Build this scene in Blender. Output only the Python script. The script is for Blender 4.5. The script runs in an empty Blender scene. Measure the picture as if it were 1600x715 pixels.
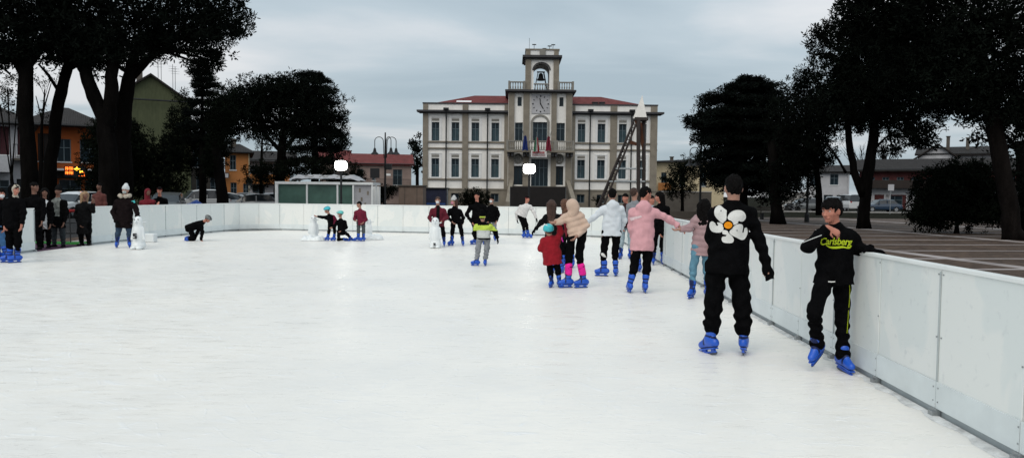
import bpy, bmesh, math, random
import numpy as np
from mathutils import Vector, Matrix
from mathutils.bvhtree import BVHTree
random.seed(7); RNG = np.random.default_rng(11)
SC = bpy.context.scene; COL = SC.collection
PI = math.pi
# ------------------------------------------------------------------ camera
FPX, CAMH = 1150.0, 1.59
PITCH = math.atan((357.5-303.0)/FPX); ROLL = math.radians(0.6)
CR = Matrix.Rotation(PI/2-PITCH, 3, 'X') @ Matrix.Rotation(ROLL, 3, 'Z')
CAM = Vector((0, 0, CAMH)); ICE = 0.03
def ray(px, py): return CR @ Vector(((px-800)/FPX, -(py-357.5)/FPX, -1.0))
def P(px, py, d):
    r = ray(px, py); return CAM + r*(d/r.y)
def G(px, py, z=ICE):
    r = ray(px, py); return CAM + r*((z-CAMH)/r.z)
cd = bpy.data.cameras.new('camera'); cam = bpy.data.objects.new('camera', cd); COL.objects.link(cam)
cd.sensor_width = 36; cd.lens = 36*FPX/1600; cd.clip_start = .05; cd.clip_end = 3000
cam.matrix_world = Matrix.Translation(CAM) @ CR.to_4x4()
SC.camera = cam
# ------------------------------------------------------------------ objects
def props(o, label=None, cat=None, group=None, kind=None):
    if label: o['label'] = label
    if cat: o['category'] = cat
    if group: o['group'] = group
    if kind: o['kind'] = kind
    return o
def thing(name, label, cat, loc=(0, 0, 0), rz=0.0, group=None):
    o = bpy.data.objects.new(name, None); COL.objects.link(o)
    o.location = loc; o.rotation_euler = (0, 0, rz); o.empty_display_size = .2
    return props(o, label, cat, group)
def link(name, me, mats, parent=None, smooth=False):
    o = bpy.data.objects.new(name, me); COL.objects.link(o)
    for m in (mats if isinstance(mats, (list, tuple)) else [mats]): me.materials.append(m)
    if parent is not None: o.parent = parent
    if smooth: me.polygons.foreach_set('use_smooth', [True]*len(me.polygons))
    return o
def copy_tree(o, parent=None):
    kids = [c for c in SC.objects if c.parent == o]
    c = o.copy(); COL.objects.link(c); c.parent = parent
    for k in kids: copy_tree(k, c)
    return c
class MB:
    def __init__(s): s.v = []; s.f = []; s.m = []
    def add(s, vs, fs, m=0):
        b = len(s.v); s.v += [tuple(v) for v in vs]
        for f in fs: s.f.append([b+i for i in f]); s.m.append(m)
        return s
    def box(s, x0, x1, y0, y1, z0, z1, m=0):
        return s.add([(x0,y0,z0),(x1,y0,z0),(x1,y1,z0),(x0,y1,z0),(x0,y0,z1),(x1,y0,z1),(x1,y1,z1),(x0,y1,z1)],
                     [(0,3,2,1),(4,5,6,7),(0,1,5,4),(1,2,6,5),(2,3,7,6),(3,0,4,7)], m)
    def obox(s, c, ax, ay, az, hx, hy, hz, m=0):
        c = Vector(c); vs = []
        for sz in (-1, 1):
            for sx, sy in ((-1,-1),(1,-1),(1,1),(-1,1)): vs.append(c+ax*(sx*hx)+ay*(sy*hy)+az*(sz*hz))
        return s.add(vs, [(0,3,2,1),(4,5,6,7),(0,1,5,4),(1,2,6,5),(2,3,7,6),(3,0,4,7)], m)
    def bar(s, a, b, w, h, m=0):
        a = Vector(a); b = Vector(b); d = b-a; L = d.length; x = d/L
        up = Vector((0,0,1)) if abs(x.z) < .95 else Vector((0,1,0))
        y = up.cross(x).normalized(); z = x.cross(y)
        return s.obox((a+b)/2, x, y, z, L/2, w/2, h/2, m)
    def tube(s, pts, rs, n=8, m=0):
        pts = [Vector(p) for p in pts]
        if not isinstance(rs, (list, tuple)): rs = [rs]*len(pts)
        b = len(s.v); ref = Vector((.31,.17,.93)).normalized()
        for i, p in enumerate(pts):
            t = (pts[min(i+1, len(pts)-1)]-pts[max(i-1, 0)]).normalized()
            if abs(t.dot(ref)) > .97: ref = Vector((.9,.1,.3)).normalized()
            u = (ref - t*ref.dot(t)).normalized(); w = t.cross(u)
            for k in range(n):
                a = 2*PI*k/n; s.v.append(tuple(p+(u*math.cos(a)+w*math.sin(a))*rs[i]))
        for i in range(len(pts)-1):
            for k in range(n):
                k2 = (k+1) % n
                s.f.append([b+i*n+k, b+i*n+k2, b+(i+1)*n+k2, b+(i+1)*n+k]); s.m.append(m)
        s.f.append([b+k for k in range(n)][::-1]); s.m.append(m)
        s.f.append([b+(len(pts)-1)*n+k for k in range(n)]); s.m.append(m)
        return s
    def prism(s, poly, y0, y1, m=0):        # poly in x,z ; extruded in y
        n = len(poly); vs = [(x, y0, z) for x, z in poly]+[(x, y1, z) for x, z in poly]
        fs = [list(range(n)), list(range(n, 2*n))[::-1]]+[[i, i+n, (i+1) % n+n, (i+1) % n] for i in range(n)]
        return s.add(vs, fs, m)
    def lathe(s, c, prof, n=16, m=0):
        return s.tube([(c[0], c[1], c[2]+z) for r, z in prof], [max(r, .001) for r, z in prof], n, m)
    def wall(s, x0, x1, z0, z1, y, t, ops, m=0):   # vertical wall sheet with openings, thickness t behind y
        xs = sorted(set([x0, x1]+[v for o in ops for v in o[:2] if x0 < v < x1])); zs = sorted(set([z0, z1]+[v for o in ops for v in o[2:4] if z0 < v < z1]))
        for i in range(len(xs)-1):
            for j in range(len(zs)-1):
                cx, cz = (xs[i]+xs[i+1])/2, (zs[j]+zs[j+1])/2
                if any(o[0] < cx < o[1] and o[2] < cz < o[3] for o in ops): continue
                s.box(xs[i], xs[i+1], y, y+t, zs[j], zs[j+1], m)
        return s
    def build(s, name, mats, parent=None, smooth=False, bevel=0):
        me = bpy.data.meshes.new(name); me.from_pydata(s.v, [], s.f)
        o = link(name, me, mats, parent, smooth)
        me.polygons.foreach_set('material_index', s.m)
        if not smooth: 
            bm = bmesh.new(); bm.from_mesh(me); bmesh.ops.recalc_face_normals(bm, faces=bm.faces); bm.to_mesh(me); bm.free()
        if bevel:
            b = o.modifiers.new('bevel', 'BEVEL'); b.width = bevel; b.segments = 2; b.limit_method = 'ANGLE'
        me.update(); return o
# ------------------------------------------------------------------ materials
def S(r, g, b):   # sRGB 0-255 -> linear
    return tuple(((c/255)/12.92 if c/255 <= .04045 else ((c/255+.055)/1.055)**2.4) for c in (r, g, b))
class NT:
    def __init__(s, m): s.t = m.node_tree; s.n = s.t.nodes; s.l = s.t.links
    def new(s, typ, **kw):
        n = s.n.new(typ)
        for k, v in kw.items():
            if k in n.inputs.keys(): n.inputs[k].default_value = v
            else: setattr(n, k, v)
        return n
    def lk(s, a, b): s.l.new(a, b)
def mat(name, col, rough=.8, var=.12, scale=3.0, bump=0.0, bscale=None, metal=0.0, emit=None, es=0, spec=.3, sheen=0, stretch=(1,1,1), trans=0, fine=0, coat=0):
    m = bpy.data.materials.new(name); m.use_nodes = True; t = NT(m); b = t.n['Principled BSDF']
    b.inputs['Roughness'].default_value = rough; b.inputs['Metallic'].default_value = metal
    b.inputs['Specular IOR Level'].default_value = spec
    if sheen: b.inputs['Sheen Weight'].default_value = sheen
    if trans: b.inputs['Transmission Weight'].default_value = trans
    if coat: b.inputs['Coat Weight'].default_value = coat
    tc = t.new('ShaderNodeTexCoord'); mp = t.new('ShaderNodeMapping'); mp.inputs['Scale'].default_value = stretch
    t.lk(tc.outputs['Object'], mp.inputs['Vector'])
    nz = t.new('ShaderNodeTexNoise', Scale=scale, Detail=5.0, Roughness=.6); t.lk(mp.outputs[0], nz.inputs['Vector'])
    rmp = t.new('ShaderNodeMapRange'); rmp.inputs[1].default_value = .3; rmp.inputs[2].default_value = .7
    rmp.inputs[3].default_value = 1-var; rmp.inputs[4].default_value = 1+var; t.lk(nz.outputs['Fac'], rmp.inputs[0])
    out = rmp.outputs[0]
    if fine:
        n2 = t.new('ShaderNodeTexNoise', Scale=scale*14, Detail=3.0); t.lk(mp.outputs[0], n2.inputs['Vector'])
        r2 = t.new('ShaderNodeMapRange'); r2.inputs[1].default_value = .3; r2.inputs[2].default_value = .7; r2.inputs[3].default_value = 1-fine; r2.inputs[4].default_value = 1+fine
        t.lk(n2.outputs['Fac'], r2.inputs[0]); mu = t.new('ShaderNodeMath', operation='MULTIPLY'); t.lk(out, mu.inputs[0]); t.lk(r2.outputs[0], mu.inputs[1]); out = mu.outputs[0]
    vm = t.new('ShaderNodeVectorMath', operation='SCALE'); vm.inputs[0].default_value = col[:3]; t.lk(out, vm.inputs['Scale'])
    t.lk(vm.outputs[0], b.inputs['Base Color'])
    if bump:
        bn = t.new('ShaderNodeTexNoise', Scale=bscale or scale*6, Detail=4.0); t.lk(mp.outputs[0], bn.inputs['Vector'])
        bu = t.new('ShaderNodeBump', Strength=bump, Distance=.02); t.lk(bn.outputs['Fac'], bu.inputs['Height']); t.lk(bu.outputs[0], b.inputs['Normal'])
    if emit is not None:
        b.inputs['Emission Color'].default_value = (*emit, 1); b.inputs['Emission Strength'].default_value = es
    return m
_mc = {}
def fab(col, rough=.9, var=.15, sheen=.05, bump=.35, scale=14):
    k = (col, rough, var, sheen, bump)
    if k not in _mc: _mc[k] = mat('fabric', col, rough, var, scale, bump, 60, spec=.12 if max(col) > .02 else .02, sheen=sheen if max(col) > .02 else 0)
    return _mc[k]
M = {}
M['white_wall'] = mat('painted_plaster', (.77,.755,.73), .9, .09, .7, .1, fine=.05, stretch=(1,1,.35))
M['stone'] = mat('brown_stone', (.215,.19,.155), .9, .16, 1.2, .3, fine=.15)
M['cornice'] = mat('dark_cornice', (.055,.055,.06), .9, .2, 1.5)
M['trim'] = mat('pale_trim', (.70,.70,.70), .9, .08, 2)
M['panel'] = mat('stucco_panel', (.22,.21,.19), .9, .15, 2)
M['glass_dark'] = mat('window_glass', (.012,.022,.03), .2, .5, .6, spec=.25)
M['curtain'] = mat('window_curtain', (.03,.06,.075), .6, .3, 2)
M['frame_grey'] = mat('window_frame', (.11,.15,.175), .6, .1, 2)
M['black_metal'] = mat('black_metal', (.012,.013,.015), .5, .2, 4, metal=0)
M['steel'] = mat('galvanised_steel', (.35,.37,.38), .45, .15, 6, metal=.7)
M['white_plastic'] = mat('white_plastic', (.78,.8,.8), .35, .04, 2)
M['concrete'] = mat('concrete', (.3,.29,.28), .9, .15, 2, .3, fine=.1)
M['dark_void'] = mat('dark_interior', (.012,.012,.014), .9, .2, 2)
M['grey_brown_wall'] = mat('grey_brown_render', (.085,.075,.065), .95, .2, 1, .2)  # even grey-brown base colour shared by dark walls, chimneys and timber
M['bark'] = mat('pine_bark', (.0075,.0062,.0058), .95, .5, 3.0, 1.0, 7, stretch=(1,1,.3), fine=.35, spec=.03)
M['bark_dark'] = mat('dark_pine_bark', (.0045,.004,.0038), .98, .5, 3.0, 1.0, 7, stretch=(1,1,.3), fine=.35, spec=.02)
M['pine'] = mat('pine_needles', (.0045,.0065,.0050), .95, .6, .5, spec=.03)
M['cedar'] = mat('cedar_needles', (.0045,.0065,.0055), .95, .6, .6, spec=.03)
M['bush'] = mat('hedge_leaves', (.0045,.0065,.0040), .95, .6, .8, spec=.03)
M['tyre'] = mat('tyre_rubber', (.012,.012,.012), .85, .1)
M['rim'] = mat('wheel_rim', (.3,.31,.32), .4, .1, metal=.6)
M['carglass'] = mat('car_glass', (.02,.025,.03), .08, .2, spec=.7)
M['lampglass'] = mat('lamp_lens', (.7,.7,.68), .3, .05)
M['red_lens'] = mat('red_lens', (.3,.01,.01), .3, .05)
def roof_mat(name, col):
    m = mat(name, col, .85, .25, 1.5, 0, fine=.2); t = NT(m); b = t.n['Principled BSDF']
    tc = t.new('ShaderNodeTexCoord'); w = t.new('ShaderNodeTexWave', Scale=2.2, Distortion=.4); w.bands_direction = 'X'; t.lk(tc.outputs['Object'], w.inputs['Vector'])
    w2 = t.new('ShaderNodeTexWave', Scale=1.3, Distortion=.3); w2.bands_direction = 'Y'; t.lk(tc.outputs['Object'], w2.inputs['Vector'])
    ad = t.new('ShaderNodeMath', operation='ADD'); t.lk(w.outputs['Fac'], ad.inputs[0]); t.lk(w2.outputs['Fac'], ad.inputs[1])
    bu = t.new('ShaderNodeBump', Strength=.7, Distance=.08); t.lk(ad.outputs[0], bu.inputs['Height']); t.lk(bu.outputs[0], b.inputs['Normal'])
    return m
M['roof_red'] = roof_mat('red_roof_tiles', (.155,.032,.030)); M['roof_brown'] = roof_mat('brown_roof_tiles', (.022,.018,.017))
# ice
def ice_material():
    m = bpy.data.materials.new('rink_ice'); m.use_nodes = True; t = NT(m); b = t.n['Principled BSDF']
    tc = t.new('ShaderNodeTexCoord')
    n1 = t.new('ShaderNodeTexNoise', Scale=.35, Detail=6.0, Roughness=.65); t.lk(tc.outputs['Object'], n1.inputs['Vector'])
    n2 = t.new('ShaderNodeTexNoise', Scale=9.0, Detail=8.0, Roughness=.7); mp = t.new('ShaderNodeMapping'); mp.inputs['Scale'].default_value = (.35,1.4,1); mp.inputs['Rotation'].default_value = (0,0,.5)
    t.lk(tc.outputs['Object'], mp.inputs['Vector']); t.lk(mp.outputs[0], n2.inputs['Vector'])
    # skate scratches: thin ridges from distorted waves in two directions
    scr = None
    for rot, sc, dist in ((.4, .7, 14.), (1.9, .5, 18.), (-.7, .9, 11.), (2.6, .35, 22.)):
        mq = t.new('ShaderNodeMapping'); mq.inputs['Rotation'].default_value = (0,0,rot); t.lk(tc.outputs['Object'], mq.inputs['Vector'])
        w = t.new('ShaderNodeTexWave', Scale=sc, Distortion=dist, Detail=3.0); w.inputs['Detail Scale'].default_value = .5; t.lk(mq.outputs[0], w.inputs['Vector'])
        r = t.new('ShaderNodeMapRange'); r.inputs[1].default_value = .988; r.inputs[2].default_value = 1; t.lk(w.outputs['Fac'], r.inputs[0])
        if scr is None: scr = r.outputs[0]
        else:
            mx = t.new('ShaderNodeMath', operation='MAXIMUM'); t.lk(scr, mx.inputs[0]); t.lk(r.outputs[0], mx.inputs[1]); scr = mx.outputs[0]
    msk = t.new('ShaderNodeMapRange'); msk.inputs[1].default_value = .5; msk.inputs[2].default_value = .68; t.lk(n2.outputs['Fac'], msk.inputs[0])
    sm = t.new('ShaderNodeMath', operation='MULTIPLY'); t.lk(scr, sm.inputs[0]); t.lk(msk.outputs[0], sm.inputs[1])
    cr = t.new('ShaderNodeMix', data_type='RGBA'); cr.inputs[6].default_value = (.76,.745,.715,1); cr.inputs[7].default_value = (.875,.84,.785,1); 
    mr = t.new('ShaderNodeMapRange'); mr.inputs[1].default_value = .35; mr.inputs[2].default_value = .65; t.lk(n1.outputs['Fac'], mr.inputs[0]); t.lk(mr.outputs[0], cr.inputs[0])
    c2 = t.new('ShaderNodeMix', data_type='RGBA'); t.lk(cr.outputs[2], c2.inputs[6]); c2.inputs[7].default_value = (.9,.9,.9,1); t.lk(sm.outputs[0], c2.inputs[0])
    c3 = t.new('ShaderNodeMix', data_type='RGBA'); t.lk(c2.outputs[2], c3.inputs[6]); c3.inputs[7].default_value = (.70,.70,.70,1)
    ms = t.new('ShaderNodeMapRange'); ms.inputs[1].default_value = .48; ms.inputs[2].default_value = .8; ms.inputs[4].default_value = .8; t.lk(n2.outputs['Fac'], ms.inputs[0]); t.lk(ms.outputs[0], c3.inputs[0])
    t.lk(c3.outputs[2], b.inputs['Base Color'])
    rr = t.new('ShaderNodeMapRange'); rr.inputs[1].default_value = .35; rr.inputs[2].default_value = .65; rr.inputs[3].default_value = .22; rr.inputs[4].default_value = .6; t.lk(n2.outputs['Fac'], rr.inputs[0]); t.lk(rr.outputs[0], b.inputs['Roughness'])
    b.inputs['Specular IOR Level'].default_value = .22
    ad = t.new('ShaderNodeMath', operation='ADD'); t.lk(n2.outputs['Fac'], ad.inputs[0]); t.lk(sm.outputs[0], ad.inputs[1])
    bu = t.new('ShaderNodeBump', Strength=.35, Distance=.01); t.lk(ad.outputs[0], bu.inputs['Height']); t.lk(bu.outputs[0], b.inputs['Normal'])
    return m
M['ice'] = ice_material()
def board_material():
    m = bpy.data.materials.new('rink_board_plastic'); m.use_nodes = True; t = NT(m); b = t.n['Principled BSDF']
    tc = t.new('ShaderNodeTexCoord'); mp = t.new('ShaderNodeMapping'); mp.inputs['Scale'].default_value = (.9,.9,.5); t.lk(tc.outputs['Object'], mp.inputs['Vector'])
    n1 = t.new('ShaderNodeTexNoise', Scale=1.2, Detail=3.0, Roughness=.45, Distortion=1.2); t.lk(mp.outputs[0], n1.inputs['Vector'])
    r = t.new('ShaderNodeMapRange'); r.inputs[1].default_value = .49; r.inputs[2].default_value = .53; t.lk(n1.outputs['Fac'], r.inputs[0])
    c = t.new('ShaderNodeMix', data_type='RGBA'); c.inputs[6].default_value = (.71,.745,.735,1); c.inputs[7].default_value = (.77,.785,.765,1); t.lk(r.outputs[0], c.inputs[0])
    n3 = t.new('ShaderNodeTexNoise', Scale=14.0, Detail=6.0); t.lk(tc.outputs['Object'], n3.inputs['Vector'])
    r3 = t.new('ShaderNodeMapRange'); r3.inputs[1].default_value = .6; r3.inputs[2].default_value = .75; r3.inputs[4].default_value = .3; t.lk(n3.outputs['Fac'], r3.inputs[0])
    c2 = t.new('ShaderNodeMix', data_type='RGBA'); t.lk(c.outputs[2], c2.inputs[6]); c2.inputs[7].default_value = (.45,.48,.5,1); t.lk(r3.outputs[0], c2.inputs[0])
    mq = t.new('ShaderNodeMapping'); mq.inputs['Scale'].default_value = (2.2,2.2,26); mq.inputs['Rotation'].default_value = (.12,.1,0); t.lk(tc.outputs['Object'], mq.inputs['Vector'])
    n5 = t.new('ShaderNodeTexNoise', Scale=2.0, Detail=5.0, Roughness=.7); t.lk(mq.outputs[0], n5.inputs['Vector'])
    r5 = t.new('ShaderNodeMapRange'); r5.inputs[1].default_value = .66; r5.inputs[2].default_value = .74; r5.inputs[4].default_value = .55; t.lk(n5.outputs['Fac'], r5.inputs[0])
    c5 = t.new('ShaderNodeMix', data_type='RGBA'); t.lk(c2.outputs[2], c5.inputs[6]); c5.inputs[7].default_value = (.36,.38,.40,1); t.lk(r5.outputs[0], c5.inputs[0]); c2 = c5
    t.lk(c2.outputs[2], b.inputs['Base Color']); b.inputs['Roughness'].default_value = .38; b.inputs['Specular IOR Level'].default_value = .35
    return m
M['board'] = board_material()
M['board_rail'] = mat('board_rail_plastic', (.78,.80,.79), .35, .06, 3)
M['kick'] = mat('board_kick_plate', (.66,.71,.72), .35, .08, 3)
M['board_seam'] = mat('board_seam', (.42,.46,.47), .6, .1, 3)
def paving_material():
    m = bpy.data.materials.new('porphyry_paving'); m.use_nodes = True; t = NT(m); b = t.n['Principled BSDF']
    tc = t.new('ShaderNodeTexCoord'); mp = t.new('ShaderNodeMapping'); mp.inputs['Rotation'].default_value = (0,0,-.11); t.lk(tc.outputs['Object'], mp.inputs['Vector'])
    sx = t.new('ShaderNodeSeparateXYZ'); t.lk(mp.outputs[0], sx.inputs[0])
    def band(out, period, width, off=0.):
        a = t.new('ShaderNodeMath', operation='ADD'); a.inputs[1].default_value = off; t.lk(out, a.inputs[0])
        d = t.new('ShaderNodeMath', operation='PINGPONG'); d.inputs[1].default_value = period/2; t.lk(a.outputs[0], d.inputs[0])
        r = t.new('ShaderNodeMath', operation='LESS_THAN'); r.inputs[1].default_value = width/2; t.lk(d.outputs[0], r.inputs[0]); return r.outputs[0]
    mx = t.new('ShaderNodeMath', operation='MAXIMUM'); t.lk(band(sx.outputs['X'], 8.2, .5, 2.6), mx.inputs[0]); t.lk(band(sx.outputs['Y'], 2.75, .24, 1.1), mx.inputs[1])
    vo = t.new('ShaderNodeTexVoronoi', Scale=7.0); t.lk(mp.outputs[0], vo.inputs['Vector'])
    nz = t.new('ShaderNodeTexNoise', Scale=.5, Detail=6.0); t.lk(mp.outputs[0], nz.inputs['Vector'])
    c1 = t.new('ShaderNodeMix', data_type='RGBA'); c1.inputs[6].default_value = (.030,.022,.019,1); c1.inputs[7].default_value = (.122,.086,.066,1)
    sp = t.new('ShaderNodeSeparateColor'); t.lk(vo.outputs['Color'], sp.inputs[0]); 
    mm = t.new('ShaderNodeMath', operation='MULTIPLY_ADD'); mm.inputs[1].default_value = .6; t.lk(sp.outputs[0], mm.inputs[0]); 
    nn = t.new('ShaderNodeMapRange'); nn.inputs[1].default_value = .3; nn.inputs[2].default_value = .7; nn.inputs[4].default_value = .4; t.lk(nz.outputs['Fac'], nn.inputs[0]); t.lk(nn.outputs[0], mm.inputs[2]); t.lk(mm.outputs[0], c1.inputs[0])
    c2 = t.new('ShaderNodeMix', data_type='RGBA'); t.lk(c1.outputs[2], c2.inputs[6]); c2.inputs[7].default_value = (.36,.325,.32,1)
    m2 = t.new('ShaderNodeMath', operation='MULTIPLY'); t.lk(mx.outputs[0], m2.inputs[0]); 
    n4 = t.new('ShaderNodeMapRange'); n4.inputs[1].default_value = .3; n4.inputs[2].default_value = .6; n4.inputs[3].default_value = .45; n4.inputs[4].default_value = 1; t.lk(nz.outputs['Fac'], n4.inputs[0]); t.lk(n4.outputs[0], m2.inputs[1]); t.lk(m2.outputs[0], c2.inputs[0])
    t.lk(c2.outputs[2], b.inputs['Base Color']); b.inputs['Roughness'].default_value = .8; b.inputs['Specular IOR Level'].default_value = .08
    bu = t.new('ShaderNodeBump', Strength=.5, Distance=.02); t.lk(vo.outputs['Distance'], bu.inputs['Height']); bu.invert = True; t.lk(bu.outputs[0], b.inputs['Normal'])
    return m
M['paving'] = paving_material()
M['asphalt'] = mat('asphalt', (.04,.04,.042), .95, .2, 1, .4, 40, fine=.2, spec=.05)
M['soil'] = mat('dark_lawn', (.014,.014,.010), .98, .5, .8, .6, 20, fine=.4, spec=.01)
M['roadpaint'] = mat('road_paint', (.5,.5,.48), .8, .2, 4)
M['mat_purple'] = mat('purple_rubber_mat', (.055,.02,.045), .85, .2, 3, .3)
M['turf_green'] = mat('green_artificial_turf', (.03,.2,.04), .9, .3, 20, .6)
# ------------------------------------------------------------------ ground sheets
def sheet(name, pts, z, m, kind='structure', t=None):
    b = MB(); n = len(pts)
    if t: b.add([(x, y, z) for x, y in pts]+[(x, y, z-t) for x, y in pts], [list(range(n)), list(range(n, 2*n))[::-1]]+[[i, i+n, (i+1) % n+n, (i+1) % n] for i in range(n)])
    else: b.add([(x, y, z) for x, y in pts], [list(range(n))])
    return props(b.build(name, m), kind=kind)
sheet('ground', [(-900,-300),(900,-300),(900,1500),(-900,1500)], -.02, M['soil'])
sheet('square_paving', [(-14.6,-12),(40,-12),(48,57),(-14.6,57)], -.004, M['paving'])
sheet('left_pavement', [(-60,-12),(-14.62,-12),(-14.62,60),(-60,60)], -.006, M['asphalt'])
sheet('pavement', [(4.6,80),(110,76),(110,76.25),(4.6,80.25)], .10, M['concrete'], t=.12)
sheet('road', [(4.6,80.3),(110,76.3),(110,90),(4.6,90)], -.012, M['asphalt'])
sheet('car_park', [(-60,60.1),(-4,60.1),(-4,104),(-60,104)], -.010, M['asphalt'])
sheet('square_front', [(-3.9,57.1),(12,57.1),(12,79.3),(4.6,79.9),(4.5,104),(-3.9,104)], -.008, M['asphalt'])
for y in (82.6, 87.2): sheet('road_marking', [(5,y+.7),(108,y-.9),(108,y-.78),(5,y+.82)], -.006, M['roadpaint'])
# ------------------------------------------------------------------ the rink
TOPZ = 1.117
def line_pt(a, b, t): return (a[0]+(b[0]-a[0])*t, a[1]+(b[1]-a[1])*t)
RB = [(2.84,-2.11),(3.40,16.3),(3.55,21.0),(3.70,26.3)]
FB = [(2.95,27.25),(-9.4,29.75)]
LB2 = [(-11.12,28.4),(-11.55,25.0),(-11.88,20.75)]
LB1 = [(-11.86,18.25),(-11.75,12.0),(-11.6,-2.0)]
ice_pts = RB+FB+LB2+LB1
sheet('ice', [(x, y) for x, y in ice_pts], ICE, M['ice'], t=.028)
gx0 = -14.5
sheet('gate_mat', [(-11.9,18.27),(-11.92,20.73),(gx0,21.3),(gx0,16.4),(-11.95,16.4)], .028, M['mat_purple'], t=.02)
props(MB().box(gx0, -12.02, 21.32, 21.75, -.003, .05).build('turf_strip', M['turf_green']), 'strip of green artificial turf behind the purple mat at the rink gate', 'turf strip')
def board_run(name, label, pts, seg=1.02, thick=.035, side=1, group=None):
    """pts walk counter-clockwise round the ice: the ice lies to the left of the walk (side=1)"""
    t = thing(name, label, 'rink board', (pts[0][0], pts[0][1], 0), 0, group)
    ox, oy = pts[0]
    L = [0]
    for i in range(len(pts)-1): L.append(L[-1]+math.hypot(pts[i+1][0]-pts[i][0], pts[i+1][1]-pts[i][1]))
    def at(s):
        s = min(max(s, 0), L[-1])
        for i in range(len(pts)-1):
            if s <= L[i+1]+1e-6:
                k = (s-L[i])/(L[i+1]-L[i]); return Vector((pts[i][0]+(pts[i+1][0]-pts[i][0])*k-ox, pts[i][1]+(pts[i+1][1]-pts[i][1])*k-oy, 0))
    n = max(1, round(L[-1]/seg)); step = L[-1]/n
    rail = MB(); kick = MB(); 
    Z = Vector((0,0,1))
    for i in range(n):
        a, b = at(i*step), at((i+1)*step); d = (b-a).normalized(); inn = Z.cross(d)*side; hl = (b-a).length/2; c = (a+b)/2-inn*thick/2
        gap = .003 if i % 2 else .005
        pm = MB(); pm.obox(c+Z*(.09+TOPZ-.03)/2, d, inn, Z, hl-gap, thick/2, (TOPZ-.03-.09)/2)
        jit = random.uniform(-.003,.003)
        pm.v = [(x+inn.x*jit, y+inn.y*jit, z) for x, y, z in pm.v]
        pm.build('panel', M['board'], t, bevel=.003)
        rail.obox(a/2+b/2-inn*(thick/2+.006)+Z*(TOPZ-.0145), d, inn, Z, hl+.004, thick/2+.018, .0145)
        kick.obox(c+Z*.185+inn*(thick/2+.006), d, inn, Z, hl-.004, .005, .095)
    rail.build('top_rail', M['board_rail'], t, bevel=.004); kick.build('kick_plate', M['kick'], t)
    screws = MB()
    for i in range(n+1):
        p = at(i*step); q = at(i*step+.05) if i < n else p+(p-at(i*step-.05)); d = (q-p).normalized(); inn = Z.cross(d)*side
        po = MB(); w = .028 if i % 2 == 0 else .018
        po.obox(p-inn*(thick+.035)+Z*.56, d, inn, Z, w, .03, .53)
        po.obox(p-inn*(thick+.22)+Z*.33, d, inn, Z, .018, .02, .33)
        po.obox(p-inn*(thick+.14)+Z*.62, d, inn, Z, .018, .12, .018)
        po.obox(p-inn*(thick+.12)+Z*.05, d, inn, Z, .03, .2, .02)
        po.obox(p+inn*.008+Z*.058, d, inn, Z, .035, .018, .03)
        po.build('post', M['steel'], t)
        if i % 2 == 0:
            se = MB(); se.obox(p+inn*.006+Z*.6, d, inn, Z, .006, .004, .47); se.build('seam_strip', M['board_seam'], t)
        for z in (.14, .24, .6, 1.05):
            for sx in ((-.03, .03) if i % 2 == 0 else (.012,)): screws.obox(p+d*sx+inn*(.0115 if z < .27 else .003)+Z*z, d, inn, Z, .005, .003, .005)
    screws.build('screw_heads', M['steel'], t)
    # bolted rib under the boards, half buried in shaved ice
    fr = MB()
    for i in range(n):
        a, b = at(i*step), at((i+1)*step); d = (b-a).normalized(); inn = Z.cross(d)*side
        fr.obox((a+b)/2-inn*.03+Z*.055, d, inn, Z, (b-a).length/2, .012, .03)
    fr.build('base_rail', M['board_seam'], t)
    return t
board_run('rink_board', 'long white plastic rink board with screwed seams running down the right side of the ice', RB, .93)
board_run('rink_board', 'white rink board closing the curved far right corner', [RB[-1],(3.45,26.9),FB[0]], .6)
board_run('rink_board', 'white rink board straight across the far end of the ice with grey posts', FB, 1.06)
board_run('rink_board', 'white rink board curving round the far left corner', [FB[1],(-10.3,29.6),(-10.85,29.1),LB2[0]], .7)
board_run('rink_board', 'white rink board on the left between the gate opening and the far corner', LB2, 1.0)
board_run('rink_board', 'white rink board at the left picture edge in front of the gate opening', LB1, 1.0)
# shaved ice rims along the boards
M['slush'] = mat('shaved_ice', (.6,.61,.61), .8, .3, 8, .6, 40)
def slush(pts, wid):
    b = MB(); rows = []
    N = 160
    L = sum(math.hypot(pts[i+1][0]-pts[i][0], pts[i+1][1]-pts[i][1]) for i in range(len(pts)-1))
    for i in range(len(pts)-1):
        l = math.hypot(pts[i+1][0]-pts[i][0], pts[i+1][1]-pts[i][1]); n = max(2, int(l/.12)); d = Vector((pts[i+1][0]-pts[i][0], pts[i+1][1]-pts[i][1], 0))/l; inn = Vector((-d.y, d.x, 0))
        for k in range(n):
            p = Vector((pts[i][0], pts[i][1], 0))+d*(l*k/n); w = wid*random.uniform(.35, 1)
            rows.append([p+inn*0+Vector((0,0,ICE+.012)), p+inn*w*.5+Vector((0,0,ICE+random.uniform(.004,.014))), p+inn*w+Vector((0,0,ICE+.001))])
    for i in range(len(rows)-1):
        for k in range(2): b.add([rows[i][k], rows[i][k+1], rows[i+1][k+1], rows[i+1][k]], [(0,1,2,3)])
    return b
for pts in (RB, FB, LB2, LB1): props(slush(pts, .10).build('shaved_ice', M['slush'], smooth=True), kind='stuff')
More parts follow.
